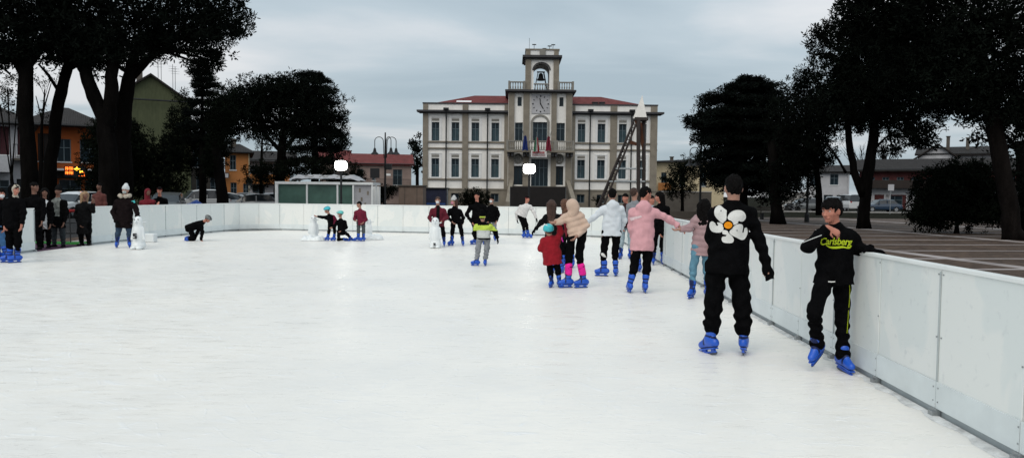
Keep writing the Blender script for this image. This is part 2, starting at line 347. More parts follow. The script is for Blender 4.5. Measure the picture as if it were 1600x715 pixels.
# ------------------------------------------------------------------ houses
def window(parent, x0, x1, z0, z1, y, rec=.22, fm='frame_grey', gm='glass_dark', mull=1, trans=.62, fw=.06, curtain=False, part='window'):
    f = MB(); w = x1-x0; g = y+rec
    f.box(x0, x0+fw, g-.04, g+.03, z0, z1); f.box(x1-fw, x1, g-.04, g+.03, z0, z1)
    f.box(x0+fw, x1-fw, g-.04, g+.03, z1-fw, z1); f.box(x0+fw, x1-fw, g-.04, g+.03, z0, z0+fw)
    for i in range(mull): cx = x0+w*(i+1)/(mull+1); f.box(cx-fw*.5, cx+fw*.5, g-.05, g+.03, z0+fw, z1-fw)
    if trans: zt = z0+(z1-z0)*trans; f.box(x0+fw, x1-fw, g-.055, g+.02, zt-fw*.45, zt+fw*.45)
    o = f.build(part, M[fm], parent)
    MB().box(x0+fw, x1-fw, g+.035, g+.05, z0+fw, z1-fw).build('pane', M[gm], o)
    if curtain:
        c = MB(); 
        for a, b in ((x0+fw+.05, x0+w*.5-.07), (x0+w*.5+.07, x1-fw-.05)): c.box(a, b, g+.028, g+.034, z0+fw*1.5, z0+(z1-z0)*trans-fw)
        c.build('curtain', M['curtain'], o)
    return o
def shutter(parent, x0, x1, z0, z1, y, m):
    b = MB(); b.box(x0, x1, y-.05, y-.01, z0, z1)
    n = int((z1-z0)/.09)
    for i in range(n): z = z0+.05+i*.09; b.box(x0+.05, x1-.05, y-.065, y-.05, z, z+.05)
    return b.build('shutter', m, parent)
def roof_gable(w, dep, h0, rise, over, axis='x', th=.18):
    b = MB()
    if axis == 'x':     # ridge along x, gable ends at +-w/2
        x0, x1 = -w/2-over, w/2+over; ym = dep/2; ya, yb = -over, dep+over; ze = h0-rise*over/(dep/2)
        b.add([(x0,ya,ze),(x1,ya,ze),(x1,ym,h0+rise),(x0,ym,h0+rise),(x0,yb,ze),(x1,yb,ze),
               (x0,ya,ze-th),(x1,ya,ze-th),(x1,ym,h0+rise-th),(x0,ym,h0+rise-th),(x0,yb,ze-th),(x1,yb,ze-th)],
              [(0,1,2,3),(3,2,5,4),(6,9,8,7),(9,10,11,8),(0,6,7,1),(4,5,11,10),(0,3,9,6),(3,4,10,9),(1,7,8,2),(2,8,11,5)])
    else:               # ridge along y: gable faces the camera
        ya, yb = -over, dep+over; xa, xb = -w/2-over, w/2+over; ze = h0-rise*over/(w/2)
        b.add([(xa,ya,ze),(0,ya,h0+rise),(xb,ya,ze),(xa,yb,ze),(0,yb,h0+rise),(xb,yb,ze),
               (xa,ya,ze-th),(0,ya,h0+rise-th),(xb,ya,ze-th),(xa,yb,ze-th),(0,yb,h0+rise-th),(xb,yb,ze-th)],
              [(0,1,4,3),(1,2,5,4),(6,9,10,7),(7,10,11,8),(0,6,7,1),(1,7,8,2),(3,4,10,9),(4,5,11,10),(0,3,9,6),(2,8,11,5)])
    return b
def roof_hip(w, dep, h0, rise, over, th=.18):
    b = MB(); x0, x1, y0, y1 = -w/2-over, w/2+over, -over, dep+over; r = (y1-y0)/2
    r = min(r, (x1-x0)/2-.3); ym = (y0+y1)/2
    b.add([(x0,y0,h0),(x1,y0,h0),(x1,y1,h0),(x0,y1,h0),(x0+r,ym,h0+rise),(x1-r,ym,h0+rise),(x0,y0,h0-th),(x1,y0,h0-th),(x1,y1,h0-th),(x0,y1,h0-th)],
          [(0,1,5,4),(1,2,5),(2,3,4,5),(3,0,4),(6,9,8,7),(0,6,7,1),(1,7,8,2),(2,8,9,3),(3,9,6,0)])
    return b
def house(name, label, px0, px1, ptop, d, dep, wallm, roofm, roof='hip', rise=1.6, over=.5, wins=(), cat='house', rot=0, floors=None, chim=(), wkw=None, gable_wall=True, base=None):
    """front wall between pixel columns px0..px1 at distance d, eaves at pixel row ptop; wins = (cx, z0, z1, w[, kind]) in metres from the centre"""
    a, b_ = P(px0, 310, d), P(px1, 310, d); cx = (a.x+b_.x)/2; H = P((px0+px1)/2, ptop, d).z
    if rot == 0: rot = math.atan2(-cx, d)       # houses round the square face its middle
    w = 2*math.hypot(cx, d)*math.tan((math.atan(b_.x/d)-math.atan(a.x/d))/2)
    t = thing(name, label, cat, (cx, d, 0), rot)
    ops = [(c-ww/2, c+ww/2, z0, z1) for c, z0, z1, ww, *k in wins]
    m = MB(); m.wall(-w/2, w/2, 0, H, 0, .3, ops); m.box(-w/2, w/2, dep-.3, dep, 0, H); m.box(-w/2, -w/2+.3, .3, dep-.3, 0, H); m.box(w/2-.3, w/2, .3, dep-.3, 0, H)
    m.box(-w/2+.3, w/2-.3, .3, dep-.3, H-.35, H-.2)
    if roof == 'gabley':
        for y in (0, dep-.25): m.add([(-w/2,y,H),(w/2,y,H),(0,y,H+rise),(-w/2,y+.25,H),(w/2,y+.25,H),(0,y+.25,H+rise)], [(0,1,2),(3,5,4),(0,2,5,3),(1,4,5,2)])
    if roof == 'gablex':
        for x in (-w/2, w/2-.25): m.add([(x,0,H),(x,dep,H),(x,dep/2,H+rise),(x+.25,0,H),(x+.25,dep,H),(x+.25,dep/2,H+rise)], [(0,2,1),(3,4,5),(0,3,5,2),(1,2,5,4)])
    m.build('wall', wallm, t)
    if base: MB().box(-w/2-.03, w/2+.03, -.03, .0, .0, base[0]).build('plinth', base[1], t)
    if roof == 'flat':
        rm = MB(); rm.box(-w/2-over, w/2+over, -over, dep+over, H+.003, H+.22); ro = rm.build('roof', roofm, t)
    else:
        rm = {'hip': lambda: roof_hip(w, dep, H+.1, rise, over), 'gablex': lambda: roof_gable(w, dep, H+.1, rise, over, 'x'), 'gabley': lambda: roof_gable(w, dep, H+.1, rise, over, 'y')}[roof]()
        ro = rm.build('roof', roofm, t)
        g = MB(); g.tube([(-w/2-over, -over-.06, H+.0), (w/2+over, -over-.06, H+.0)], .07, 6); g.build('gutter', M['black_metal'], t)
    for x, y, z in chim:
        c = MB(); c.box(x-.25, x+.25, y-.25, y+.25, H-.1, z); c.box(x-.33, x+.33, y-.33, y+.33, z, z+.12); c.build('chimney', M['grey_brown_wall'], ro)
    for c, z0, z1, ww, *k in wins:
        k = k[0] if k else 'win'
        if k == 'open': continue
        if k == 'door':
            dm = MB(); dm.box(c-ww/2, c+ww/2, .18, .24, z0, z1); dm.box(c-.03, c+.03, .15, .18, z0+.1, z1-.1); do = dm.build('door', M['black_metal'], t); MB().box(c+ww*.3, c+ww*.3+.04, .12, .18, z0+1, z0+1.15).build('handle', M['steel'], do)
        elif k == 'shut':
            sm = shutter(t, c-ww/2+.01, c-.01, z0, z1, .12, wkw); shutter(t, c+.01, c+ww/2-.01, z0, z1, .12, wkw)
        elif k == 'sopen':
            window(t, c-ww/2, c+ww/2, z0, z1, 0, .16); shutter(t, c-ww*.95, c-ww/2-.02, z0, z1, 0, wkw); shutter(t, c+ww/2+.02, c+ww*.95, z0, z1, 0, wkw)
        else: window(t, c-ww/2, c+ww/2, z0, z1, 0, .16)
        if k in ('win', 'shut', 'sopen'): MB().box(c-ww/2-.08, c+ww/2+.08, -.07, .02, z0-.08, z0-.005).build('sill', M['trim'], t)
    return t, w, H
def balcony(t, x0, x1, z, prj=1.1, m='grey_brown_wall', rail='black_metal', solid=None):
    b = MB(); b.box(x0, x1, -prj, -.003, z-.16, z)
    if solid: b.box(x0, x1, -prj, -prj+.12, z+.003, z+.95); b.box(x0, x0+.12, -prj+.12, -.003, z+.003, z+.95); b.box(x1-.12, x1, -prj+.12, -.003, z+.003, z+.95)
    o = b.build('balcony', solid or M[m], t)
    if not solid:
        r = MB(); n = int((x1-x0)/.13)
        r.box(x0, x1, -prj, -prj+.04, z+.95, z+1.0)
        for i in range(n+1): x = x0+.02+(x1-x0-.04)*i/n; r.box(x-.01, x+.01, -prj+.01, -prj+.03, z, z+.95)
        r.build('railing', M[rail], o)
    return o
M['orange_wall'] = mat('orange_render', (.42,.17,.055), .9, .12, .8, .1, fine=.06)
M['dark_orange'] = mat('deep_orange_render', (.30,.075,.018), .9, .15, .8, .1)
M['green_wall'] = mat('weathered_green_render', (.068,.078,.042), .95, .22, .45, .2, fine=.12, stretch=(1,1,.25))
M['pink_wall'] = mat('pinkish_render', (.25,.19,.17), .9, .15, 1, .1, fine=.08)
M['cream_wall'] = mat('cream_render', (.5,.42,.28), .9, .1, 1, .1)
M['off_white'] = mat('off_white_render', (.40,.40,.42), .9, .12, .9, .1, fine=.06)
M['red_brick'] = mat('dark_red_cladding', (.075,.022,.022), .9, .3, 1.5, .3)
M['shutter_red'] = mat('dark_red_shutter', (.05,.012,.016), .7, .1, 3)
M['shutter_dark'] = mat('dark_shutter', (.02,.014,.012), .7, .1, 3)
# white house at the left picture edge
def LW(d, px0, px1): return P(px1, 300, d).x-P(px0, 300, d).x
t, w, H = house('house', 'white house with dark red shutters at the left picture edge behind the pines', -60, 44, 192, 52, 9, M['off_white'], M['roof_brown'], 'hip', 1.5, .8,
    wins=((1.9,4.0,6.0,1.0,'shut'),(.4,4.0,6.0,1.0,'shut'),(-1.2,4.0,6.0,1.0,'shut'),(1.9,.1,2.3,1.2,'door'),(.3,.9,2.2,1.1),(-1.2,.9,2.2,1.1)), wkw=M['shutter_red'])
balcony(t, 1.1, 2.3, 3.75, .7); MB().box(-2.35, .95, -1.4, -.01, 2.75, 3.9).build('awning', M['off_white'], t)
p = MB(); p.tube([(2.15,-.08,.1),(2.15,-.08,H)], .05, 6); p.build('downpipe', M['grey_brown_wall'], t)
# orange restaurant with lit sign
t, w, H = house('house', 'deep orange house with a lit sign and dark overhanging roof, behind the leaning pines', 57, 150, 197, 62, 10, M['dark_orange'], M['roof_brown'], 'hip', 1.9, 1.2,
    wins=((-1.55,3.9,6.2,.8,'shut'),(-.1,3.9,5.8,1.0,'win'),(1.75,3.9,5.8,1.4,'win'),(-1.5,.1,2.4,1.0,'door'),(.3,.4,2.4,1.6),(1.9,.4,2.4,1.0)), wkw=M['shutter_dark'])
MB().box(-.9, 2.5, -1.3, -.01, 3.15, 3.3).build('awning', M['trim'], t)
MB().box(-w/2+.01, w/2-.01, -.05, -.003, 2.5, 3.1).build('fascia', M['shutter_dark'], t)
def lit_sign():
    c = P(117, 268, 58); t = thing('lit_sign', 'small glowing orange and yellow sign hanging on the dark facade of the orange house', 'sign', (c.x, 58, c.z))
    b = MB(); b.box(-.85, .85, 0, .12, -.42, .42); b.box(-.3, .3, .12, 1.2, -.05, .05); b.build('case', M['black_metal'], t)
    e1 = mat('orange_leds', (.8,.15,.02), .5, .1, emit=(1,.16,.02), es=3.2); e2 = mat('yellow_leds', (.9,.6,.05), .5, .1, emit=(1,.6,.05), es=3.0)
    l = MB()
    for r, z in enumerate((.12, -.22)):      # two rows of small letters, too small to read
        x = -.74
        for k, wd in enumerate((.16,.12,.18,.14)):
            l.box(x, x+.03, -.02, 0, z, z+.24)
            if k % 2 == 0: l.box(x+.03, x+wd-.04, -.02, 0, z+.2, z+.24)
            l.box(x+.03, x+wd-.04, -.02, 0, z+.09, z+.13)
            if k != 1: l.box(x+wd-.04, x+wd-.01, -.02, 0, z, z+.24)
            x += wd
    l.build('orange_lettering', e1, t)
    y = MB(); y.add([(.05,-.02,.2),(.18,-.02,.4),(.31,-.02,.2),(.18,-.02,.02)], [(0,1,2,3)]); y.box(-.06, .42, -.02, 0, .17, .24); y.box(.38, .46, -.02, 0, -.1, .06); y.box(.52, .62, -.02, 0, -.1, .06)
    y.build('yellow_arrow', e2, t)
    o = MB()
    o.box(.32, .78, -.02, 0, -.36, -.31); o.box(.73, .78, -.02, 0, -.31, -.05); o.box(.42, .73, -.02, 0, -.1, -.05); o.build('orange_arrow', e1, t)
lit_sign()
# tall weathered green house, gable towards the square
t, w, H = house('house', 'tall weathered green house with a bare gable wall and aerials, above dark trees', 176, 300, 157, 64, 14, M['green_wall'], M['roof_brown'], 'gabley', 2.2, .35, wins=(), chim=((-.9, 2.5, 12.3),))
a = MB()
for x, h in ((.6, 2.6), (.85, 2.9), (1.8, 2.3), (2.0, 2.1)):
    a.tube([(x, 3, H+1.4), (x, 3, H+1.4+h)], .022, 5); 
    for k in range(3): a.bar((x-.35, 3, H+1.4+h-.2-.22*k), (x+.35, 3, H+1.4+h-.2-.22*k), .015, .015)
a.build('aerial', M['black_metal'], t)
# orange corner house
t, w, H = house('house', 'orange two storey house with dark shutters and brown roof, beside the parked white vans', 352, 389, 238, 70, 10, M['orange_wall'], M['roof_brown'], 'hip', 1.0, .5,
    wins=((-.35,3.6,5.0,.55),(-1.5,3.6,5.0,.4),(.75,3.6,5.0,.0001,'open'),(-.3,1.0,2.4,.55),(.8,.9,2.3,.5)), chim=((-.3, 3, 6.6),))
p = MB(); p.tube([(1.08,-.08,.1),(1.08,-.08,H-.1)], .045, 6); p.build('downpipe', M['cream_wall'], t)
balcony(t, -1.7, -.7, 3.3, .8)
# dark shop building left of it
t, w, H = house('house', 'dark grey shop building with tall narrow openings under the trees, left of the orange house', 268, 350, 222, 69, 10, M['grey_brown_wall'], M['roof_brown'], 'hip', 1.0, .5,
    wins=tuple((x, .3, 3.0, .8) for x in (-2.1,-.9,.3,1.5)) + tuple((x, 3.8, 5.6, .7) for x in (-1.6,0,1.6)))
c = P(347, 274, 67); sg = thing('shop_sign', 'small white shop sign on the dark building left of the orange house', 'sign', (c.x, 67.6, c.z)); MB().box(-.36, .36, 0, .1, -.2, .2).build('case', M['black_metal'], sg); MB().box(-.34, .34, -.01, -.001, -.18, .18).build('face', M['off_white'], sg)
# white house beyond, with orange balcony
t, w, H = house('house', 'small white house with an orange balcony between the orange house and the big pine', 390, 452, 250, 88, 9, M['off_white'], M['roof_brown'], 'gablex', 1.2, 1.0,
    wins=((-1.3,3.2,4.6,1.6),(1.2,3.2,4.6,.9),(-1.2,.2,2.3,1.4),(1.2,.4,2.2,1.2)))
balcony(t, -2.4, 2.3, 2.65, 1.1, solid=M['orange_wall'])
# pinkish house with red roof
t, w, H = house('house', 'pinkish two storey house with a long red tiled roof, left of the town hall', 541, 643, 256, 104, 10, M['pink_wall'], M['roof_red'], 'gablex', 1.55, .4,
    wins=((-2.6,3.3,4.9,.8),(-.7,3.3,4.9,.5),(2.6,2.7,4.9,1.3),(-2.6,.4,2.3,1),(.3,.3,2.3,1.4)))
balcony(t, -4.3, 4.4, 2.5, 1.1)
t, w, H = house('house', 'lower house with a maroon tiled roof half hidden by the dome shaped pine', 500, 546, 250, 112, 10, M['pink_wall'], M['roof_red'], 'gablex', 1.7, .4, wins=((1.2,3,4.6,.9),(-.6,3,4.6,.9)))
# cream building right of the town hall
t, w, H = house('house', 'cream yellow building with a flat eave right of the town hall', 1018, 1130, 253, 108, 10, M['cream_wall'], M['roof_brown'], 'hip', .5, .7,
    wins=((-3.45,3.0,5.0,.75,'win'),(-.8,3.0,5.0,.8,'win'),(2.2,3,5,.8,'win'),(-3.4,.5,2.4,.8),(0,.5,2.4,1)), chim=((-2.4, 2, 7.3),))
balcony(t, -4.2, -2.4, 2.5, .9, solid=M['orange_wall'])
# white house and long red building on the right
t, w, H = house('house', 'white two storey house seen between the dark cedar and the forked pine trunks', 1262, 1326, 268, 96, 9, M['off_white'], M['roof_brown'], 'gablex', .9, .5,
    wins=((.65,3.2,4.6,1.0),(-1.8,3.0,4.6,1.0),(-1.3,.2,1.9,.7,'door'),(0,.2,1.9,1.1),(1.4,.2,1.9,.8)))
p = MB(); p.tube([(w/2-.1,-.1,.1),(w/2-.1,-.1,H)], .09, 6); p.build('downpipe', M['off_white'], t)
t, w, H = house('house', 'long dark red building with a white band and low brown roof, behind the blue car', 1336, 1600, 264, 100, 12, M['red_brick'], M['roof_brown'], 'gablex', 1.6, .9,
    wins=tuple((x, 3.4, 4.5, .85) for x in (-10.2,-8.4,-6.6,-4.8,-3.0,-1.2,.8,2.8,5.2,8)) + tuple((x, .3, 1.9, 1.9) for x in (-9.6,-5.4,-1.5,3,7)))
MB().box(-w/2+.0, w/2-.0, -.06, -.003, 2.05, 2.95).build('white_band', M['off_white'], t)
MB().box(-w/2, -w/2+2.0, -.05, -.003, .02, 2.04).build('white_pier', M['off_white'], t)
MB().box(-w/2+3.2, -w/2+4.0, -.05, -.003, .02, 2.04).build('white_pier', M['off_white'], t)
MB().box(-6.5, -6.1, -.05, -.003, .02, 2.04).build('white_pier', M['off_white'], t)
MB().box(-4.0, -2.6, -.05, -.003, .02, 2.04).build('white_pier', M['off_white'], t)
balcony(t, -w/2+.2, 9, 3.1, 1.2, solid=M['shutter_dark'])
t, w, H = house('house', 'white gabled upper house with a wide brown roof rising behind the long red building', 1436, 1545, 240, 116, 11, M['off_white'], M['roof_brown'], 'gablex', 1.3, .9,
    wins=tuple((x, 6.0, 7.6, .8) for x in (-4.4,-3.2,-2.0)) + ((1.2,6.4,7.4,.0001,'open'),), chim=((-1.1, 3, 11.5), (1.6, 3, 11.2)))
# gable wing in front of it
g = MB(); g.add([(-5.4,-.9,H-.9),(0.3,-.9,H-.9),(-2.4,-.9,H+1.2),(-5.4,.0,H-.9),(0.3,.0,H-.9),(-2.4,.0,H+1.2)], [(0,1,2),(3,5,4),(0,2,5,3),(1,4,5,2),(0,3,4,1)]); g.box(-5.1, 0, -.9, -.003, 0, H-.903); 
g.build('gable_wing', M['off_white'], t); rr = MB()
for a_, b_ in (((-6.0,0,H-1.15), (-2.4,0,H+1.35)), ((.9,0,H-1.15), (-2.4,0,H+1.35))):
    rr.obox((Vector(a_)+Vector(b_))/2+Vector((0,-.6,.1)), (Vector(b_)-Vector(a_)).normalized(), Vector((0,1,0)), (Vector(b_)-Vector(a_)).normalized().cross(Vector((0,1,0))), (Vector(b_)-Vector(a_)).length/2, .9, .09)
rr.build('gable_roof', M['roof_brown'], t)
for x in (-4.4,-3.2,-2.0,-.9): window(t, x-.35, x+.35, 6.0, 7.4, -1.1, .18)
# ------------------------------------------------------------------ town hall
TD = 92.0; KX = TD/FPX
tx = P(842, 310, TD).x
TH = thing('town_hall', 'white and brown two storey town hall with a central clock and bell tower', 'town hall', (tx, TD, 0))
hx = lambda px: (px-842)*KX
hz = lambda py: CAMH+(303.4-py)*KX
def D(y0): return y0
CY = -1.2          # the central block stands proud of the wings
def wing(x0, x1, wc):
    ops = []
    for px in wc: ops += [(hx(px-6), hx(px+6), hz(222), hz(193)), (hx(px-6), hx(px+6), hz(278), hz(249)), (hx(px-6), hx(px+6), hz(316), hz(303))]
    m = MB(); m.wall(hx(x0), hx(x1), hz(296), hz(165), 0, .4, ops); m.box(hx(x0), hx(x1), 13.6, 14, 0, hz(165))
    m.box(hx(x0) if x0 < 800 else hx(x1)-.4, hx(x0)+.4 if x0 < 800 else hx(x1), .4, 13.6, 0, hz(165))
    m.build('wall', M['white_wall'], TH)
    b = MB(); b.wall(hx(x0)-.12, hx(x1)+.12, 0, hz(296)-.003, -.12, .5, ops); b.build('stone_base', M['stone'], TH)
    s = MB()
    for y in (223.5, 233.5, 281.5): s.box(hx(x0)-.08, hx(x1)+.08, -.17, -.003, hz(y)-.09, hz(y)+.09)
    s.box(hx(x0)-.08, hx(x1)+.08, -.2, -.125, hz(296)-.1, hz(296)+.06)
    s.build('string_course', M['stone'], TH)
    c = MB(); a, e = (hx(x0)-.75, hx(x1)) if x0 < 800 else (hx(x0), hx(x1)+.75)
    c.box(a+.25, e-.25 if x0 > 800 else e, -.45, .5, hz(179.5), hz(178)); c.box(a, e, -.75, .6, hz(178)+.003, hz(175.2)); c.build('cornice', M['cornice'], TH)
    k = MB(); k.box(hx(x0)-.1, hx(x1)+.1, -.12, .45, hz(165)+.003, hz(163)); k.build('parapet_coping', M['cornice'], TH)
    for px in wc:
        for ya, yb, has in ((193, 222, 1), (249, 278, 1), (303, 316, 0)):
            x0_, x1_ = hx(px-6), hx(px+6)
            window(TH, x0_, x1_, hz(yb), hz(ya), 0 if has else -.1, .25, fw=.07, curtain=bool(has), gm='glass_dark', trans=.66 if has else 0)
            if has:
                f = MB(); q = .2
                f.box(x0_-q-.12, x0_-.003, -.07, -.003, hz(yb)-.05, hz(ya-7)); f.box(x1_+.003, x1_+q+.12, -.07, -.003, hz(yb)-.05, hz(ya-7))
                f.box(x0_-q-.12, x1_+q+.12, -.09, -.003, hz(ya-7)+.003, hz(ya-8.5)); f.box(x0_-q, x1_+q, -.14, -.071, hz(yb)-.16, hz(yb)-.03)
                f.build('surround', M['trim'], TH)
                g = MB(); g.box(x0_+.02, x1_-.02, -.05, -.003, hz(ya-2), hz(ya-5.5)); g.build('stucco_panel', M['panel'], TH)
for a, b, wc in ((661, 795, (680, 711, 742, 773)), (889, 1024, (907, 938, 971, 1002))): wing(a, b, wc)
def pil(x0, x1, y, z0, z1, prj=.14, m='stone'):
    b = MB(); b.box(hx(x0), hx(x1), y-prj, y-.003, z0, z1); 
    n = int((z1-z0)/.62)
    return b.build('pilaster', M[m], TH)
for a, b in ((660.5, 668.5), (722, 731), (787, 794), (890, 897), (951.5, 962), (1014, 1024.5)):
    pil(a, b, 0, hz(296)+.07, hz(179.7), .22); pil(a, b, 0, hz(175)+.003, hz(165)-.003, .08)
for px in (697, 761, 920, 984):
    p = MB(); p.tube([(hx(px), -.36, .1), (hx(px), -.36, hz(180))], .09, 6); p.box(hx(px)-.32, hx(px)+.32, -.95, -.3, hz(175)+.003, hz(172)); p.tube([(hx(px), -.36, hz(180)), (hx(px), -.82, hz(176))], .08, 6)
    p.build('downpipe', M['black_metal'], TH)
# roofs of the wings
def wing_roof(xo, xi, sgn):
    z0, z1 = hz(165)+.15, hz(147.5); y0, y1 = 1.0, 13.0; ym = 6.0; xr = xo+sgn*5.2
    b = MB(); b.add([(xo,y0,z0),(xi,y0,z0),(xi,y1,z0),(xo,y1,z0),(xr,ym,z1+.45),(xi,ym,z1+.45)], [(0,1,5,4),(3,4,5,2),(0,4,3),(0,3,2,1)]); return b.build('roof', M['roof_red'], TH)
wing_roof(hx(672), hx(796), 1); ro = wing_roof(hx(1010), hx(888), -1)
sk = MB(); sk.obox((hx(722), 1.9, hz(161)+.05), Vector((1,0,0)), Vector((0,.9,.4)).normalized(), Vector((0,-.4,.9)).normalized(), .95, .8, .06); sk.build('skylight', M['white_plastic'], TH)
for px in (930, 941):
    d_ = MB(); d_.box(hx(px)-.3, hx(px)+.3, 1.6, 2.4, hz(163), hz(158)); d_.box(hx(px)-.38, hx(px)+.38, 1.5, 2.5, hz(158)+.003, hz(157)); d_.build('dormer', M['cornice'], TH)
# central block
ops = [(hx(831), hx(853), hz(224), hz(193)), (hx(803.5), hx(815.5), hz(222), hz(194)), (hx(866.5), hx(880), hz(222), hz(194)),
       (hx(807), hx(813.5), hz(169), hz(155)), (hx(871), hx(877.5), hz(169), hz(155)),
       (hx(829), hx(855), hz(291), hz(249)), (hx(802), hx(816), hz(289), hz(260)), (hx(865), hx(878.5), hz(289), hz(260))]
m = MB(); m.wall(hx(793), hx(891), hz(291), hz(149), CY, .4, ops); m.box(hx(793), hx(793)+.4, CY+.4, 8, hz(296), hz(149)); m.box(hx(891)-.4, hx(891), CY+.4, 8, hz(296), hz(149)); m.box(hx(793)+.4, hx(891)-.4, 7.6, 8, hz(296), hz(149)); m.box(hx(793)+.4, hx(891)-.4, CY+.4, 7.6, hz(149)-.4, hz(149)-.1)
m.build('wall', M['white_wall'], TH)
b = MB(); b.box(hx(792), hx(892), CY-.12, 0, 0, hz(291)-.003); b.build('stone_base', M['stone'], TH)
for a, c in ((793.5, 802.5), (816, 825.5), (859, 867), (881.5, 890.5)):
    pil(a, c, CY, hz(291), hz(149), .28)
for px0, px1, ya, yb in ((831, 853, 193, 224), (803.5, 815.5, 194, 222), (866.5, 880, 194, 222)):
    window(TH, hx(px0), hx(px1), hz(yb), hz(ya), CY, .25, mull=2 if px1-px0 > 20 else 1, curtain=False, gm='curtain_glass' if 'curtain_glass' in M else 'glass_dark', trans=.7)
for px0, px1 in ((807, 813.5), (871, 877.5)): window(TH, hx(px0), hx(px1), hz(169), hz(155), CY, .25, mull=0, trans=0)
for px0, px1 in ((802, 816), (865, 878.5)):
    o = window(TH, hx(px0), hx(px1), hz(289), hz(260), CY, .3, mull=1, trans=0, part='door', fm='black_metal'); MB().box(hx(px0)-.12, hx(px1)+.12, CY-.12, CY-.003, hz(260), hz(257.5)).build('lintel', M['trim'], TH)
window(TH, hx(829), hx(855), hz(291), hz(249), CY, .35, mull=3, trans=.68, part='door')
# arched window head
ar = MB(); cx, cz, R0, R1 = hx(842), hz(194)+.02, hx(842+11.2), hx(842+14.2); n = 14
for i in range(n):
    a0, a1 = PI*i/n, PI*(i+1)/n
    q = [(cx+R0*math.cos(a0), cz+.86*R0*math.sin(a0)), (cx+R1*math.cos(a0), cz+.86*R1*math.sin(a0)), (cx+R1*math.cos(a1), cz+.86*R1*math.sin(a1)), (cx+R0*math.cos(a1), cz+.86*R0*math.sin(a1))]
    ar.prism(q, CY-.12, CY-.003)
for x in (hx(842-14.2), hx(842+11.2)): ar.box(x, x+(R1-R0), CY-.12, CY-.003, hz(224), cz-.003)
ar.build('arch_surround', M['panel'], TH)
# clock
ck = MB(); ck.box(hx(828.5), hx(856.5), CY-.1, CY-.003, hz(180), hz(151)); cko = ck.build('clock', M['off_white'], TH)
tk = MB(); cc = (hx(842.3), hz(165.5))
for h in range(12):
    a = h*PI/6; r0, r1 = .86, 1.02; x = cc[0]+math.sin(a)*.94; z = cc[1]+math.cos(a)*.94
    tk.obox((x, CY-.115, z), Vector((math.sin(a),0,math.cos(a))), Vector((0,1,0)), Vector((math.cos(a),0,-math.sin(a))), .09, .012, .05 if h % 3 else .08)
tk.build('hour_mark', M['black_metal'], cko)
for a, L, wd in ((math.radians(-8), .72, .05), (math.radians(150), .68, .055)):
    hd_ = MB(); dx, dz = math.sin(a), math.cos(a); hd_.obox((cc[0]+dx*L*.42, CY-.135, cc[1]+dz*L*.42), Vector((dx,0,dz)), Vector((0,1,0)), Vector((dz,0,-dx)), L*.58, .012, wd); hd_.build('clock_hand', M['black_metal'], cko)
# big cornice of the block and terrace balustrade
c = MB(); c.box(hx(791), hx(893), CY-.5, 8.4, hz(149)+.003, hz(147.6)); c.box(hx(788), hx(896), CY-.8, 8.7, hz(147.6)+.003, hz(145)); c.build('cornice', M['cornice'], TH)
def balus(name, x0, x1, y, z0, z1, n, mm='panel', post=True):
    b = MB(); h = z1-z0; b.box(x0, x1, y-.12, y+.12, z1-.14, z1); b.box(x0, x1, y-.1, y+.1, z0, z0+.1)
    if post: b.box(x0-.12, x0+.12, y-.14, y+.14, z0, z1+.06); b.box(x1-.12, x1+.12, y-.14, y+.14, z0, z1+.06)
    for i in range(n):
        x = x0+(x1-x0)*(i+.5)/n; b.lathe((x, y, z0), [(.05,.1),(.1,.1+(h-.24)*.25),(.045,.1+(h-.24)*.6),(.07,h-.14)], 6)
    return b.build(name, M[mm], TH)
balus('balustrade', hx(794), hx(817), CY-.45, hz(145)+.003, hz(132.5), 6); balus('balustrade', hx(869), hx(891), CY-.45, hz(145)+.003, hz(132.5), 6)
# belfry
bz0, bz1 = hz(145)+.003, hz(98); by0, by1 = CY+.0, CY+4.0
bf = MB(); ox0, ox1, spring = hx(831), hx(855.3), hz(114)
for y in (by0, by1-.4):
    bf.box(hx(819), ox0, y, y+.4, bz0, bz1); bf.box(ox1, hx(869.5), y, y+.4, bz0, bz1)
    rr_ = (ox1-ox0)/2; xm = (ox0+ox1)/2; n = 12; 
    for i in range(n):
        a0, a1 = PI-PI*i/n, PI-PI*(i+1)/n; xa, xb = xm+rr_*math.cos(a0), xm+rr_*math.cos(a1)
        bf.prism([(xa, spring+rr_*.85*math.sin(a0)), (xb, spring+rr_*.85*math.sin(a1)), (xb, bz1), (xa, bz1)], y, y+.4)
for x in (hx(819), hx(869.5)-.4): bf.box(x, x+.4, by0+.4, by0+1.1, bz0, bz1); bf.box(x, x+.4, by1-1.1, by1-.4, bz0, bz1); bf.box(x, x+.4, by0+1.1, by1-1.1, bz1-1.1, bz1)
bf.build('belfry_wall', M['white_wall'], TH)
for a, c_ in ((818.5, 827), (861.5, 870)): pil(a, c_, by0, bz0, bz1, .2)
ap = MB(); 
for i in range(12):
    a0, a1 = PI*i/12, PI*(i+1)/12; q = [(xm+r*math.cos(a), spring+.85*r*math.sin(a)) for r, a in ((rr_, a0), (rr_+.16, a0), (rr_+.16, a1), (rr_, a1))]; ap.prism(q, by0-.08, by0-.003)
ap.build('arch_surround', M['cornice'], TH)
c = MB(); c.box(hx(816.5), hx(871.5), by0-.35, by1+.35, hz(98)+.003, hz(96)); c.box(hx(814), hx(874), by0-.6, by1+.6, hz(96)+.003, hz(92.5)); c.build('cornice', M['cornice'], TH)
c = MB(); c.box(hx(819), hx(869.5), by0, by1, hz(92.5)+.003, hz(84)); c.build('parapet', M['trim'], TH)
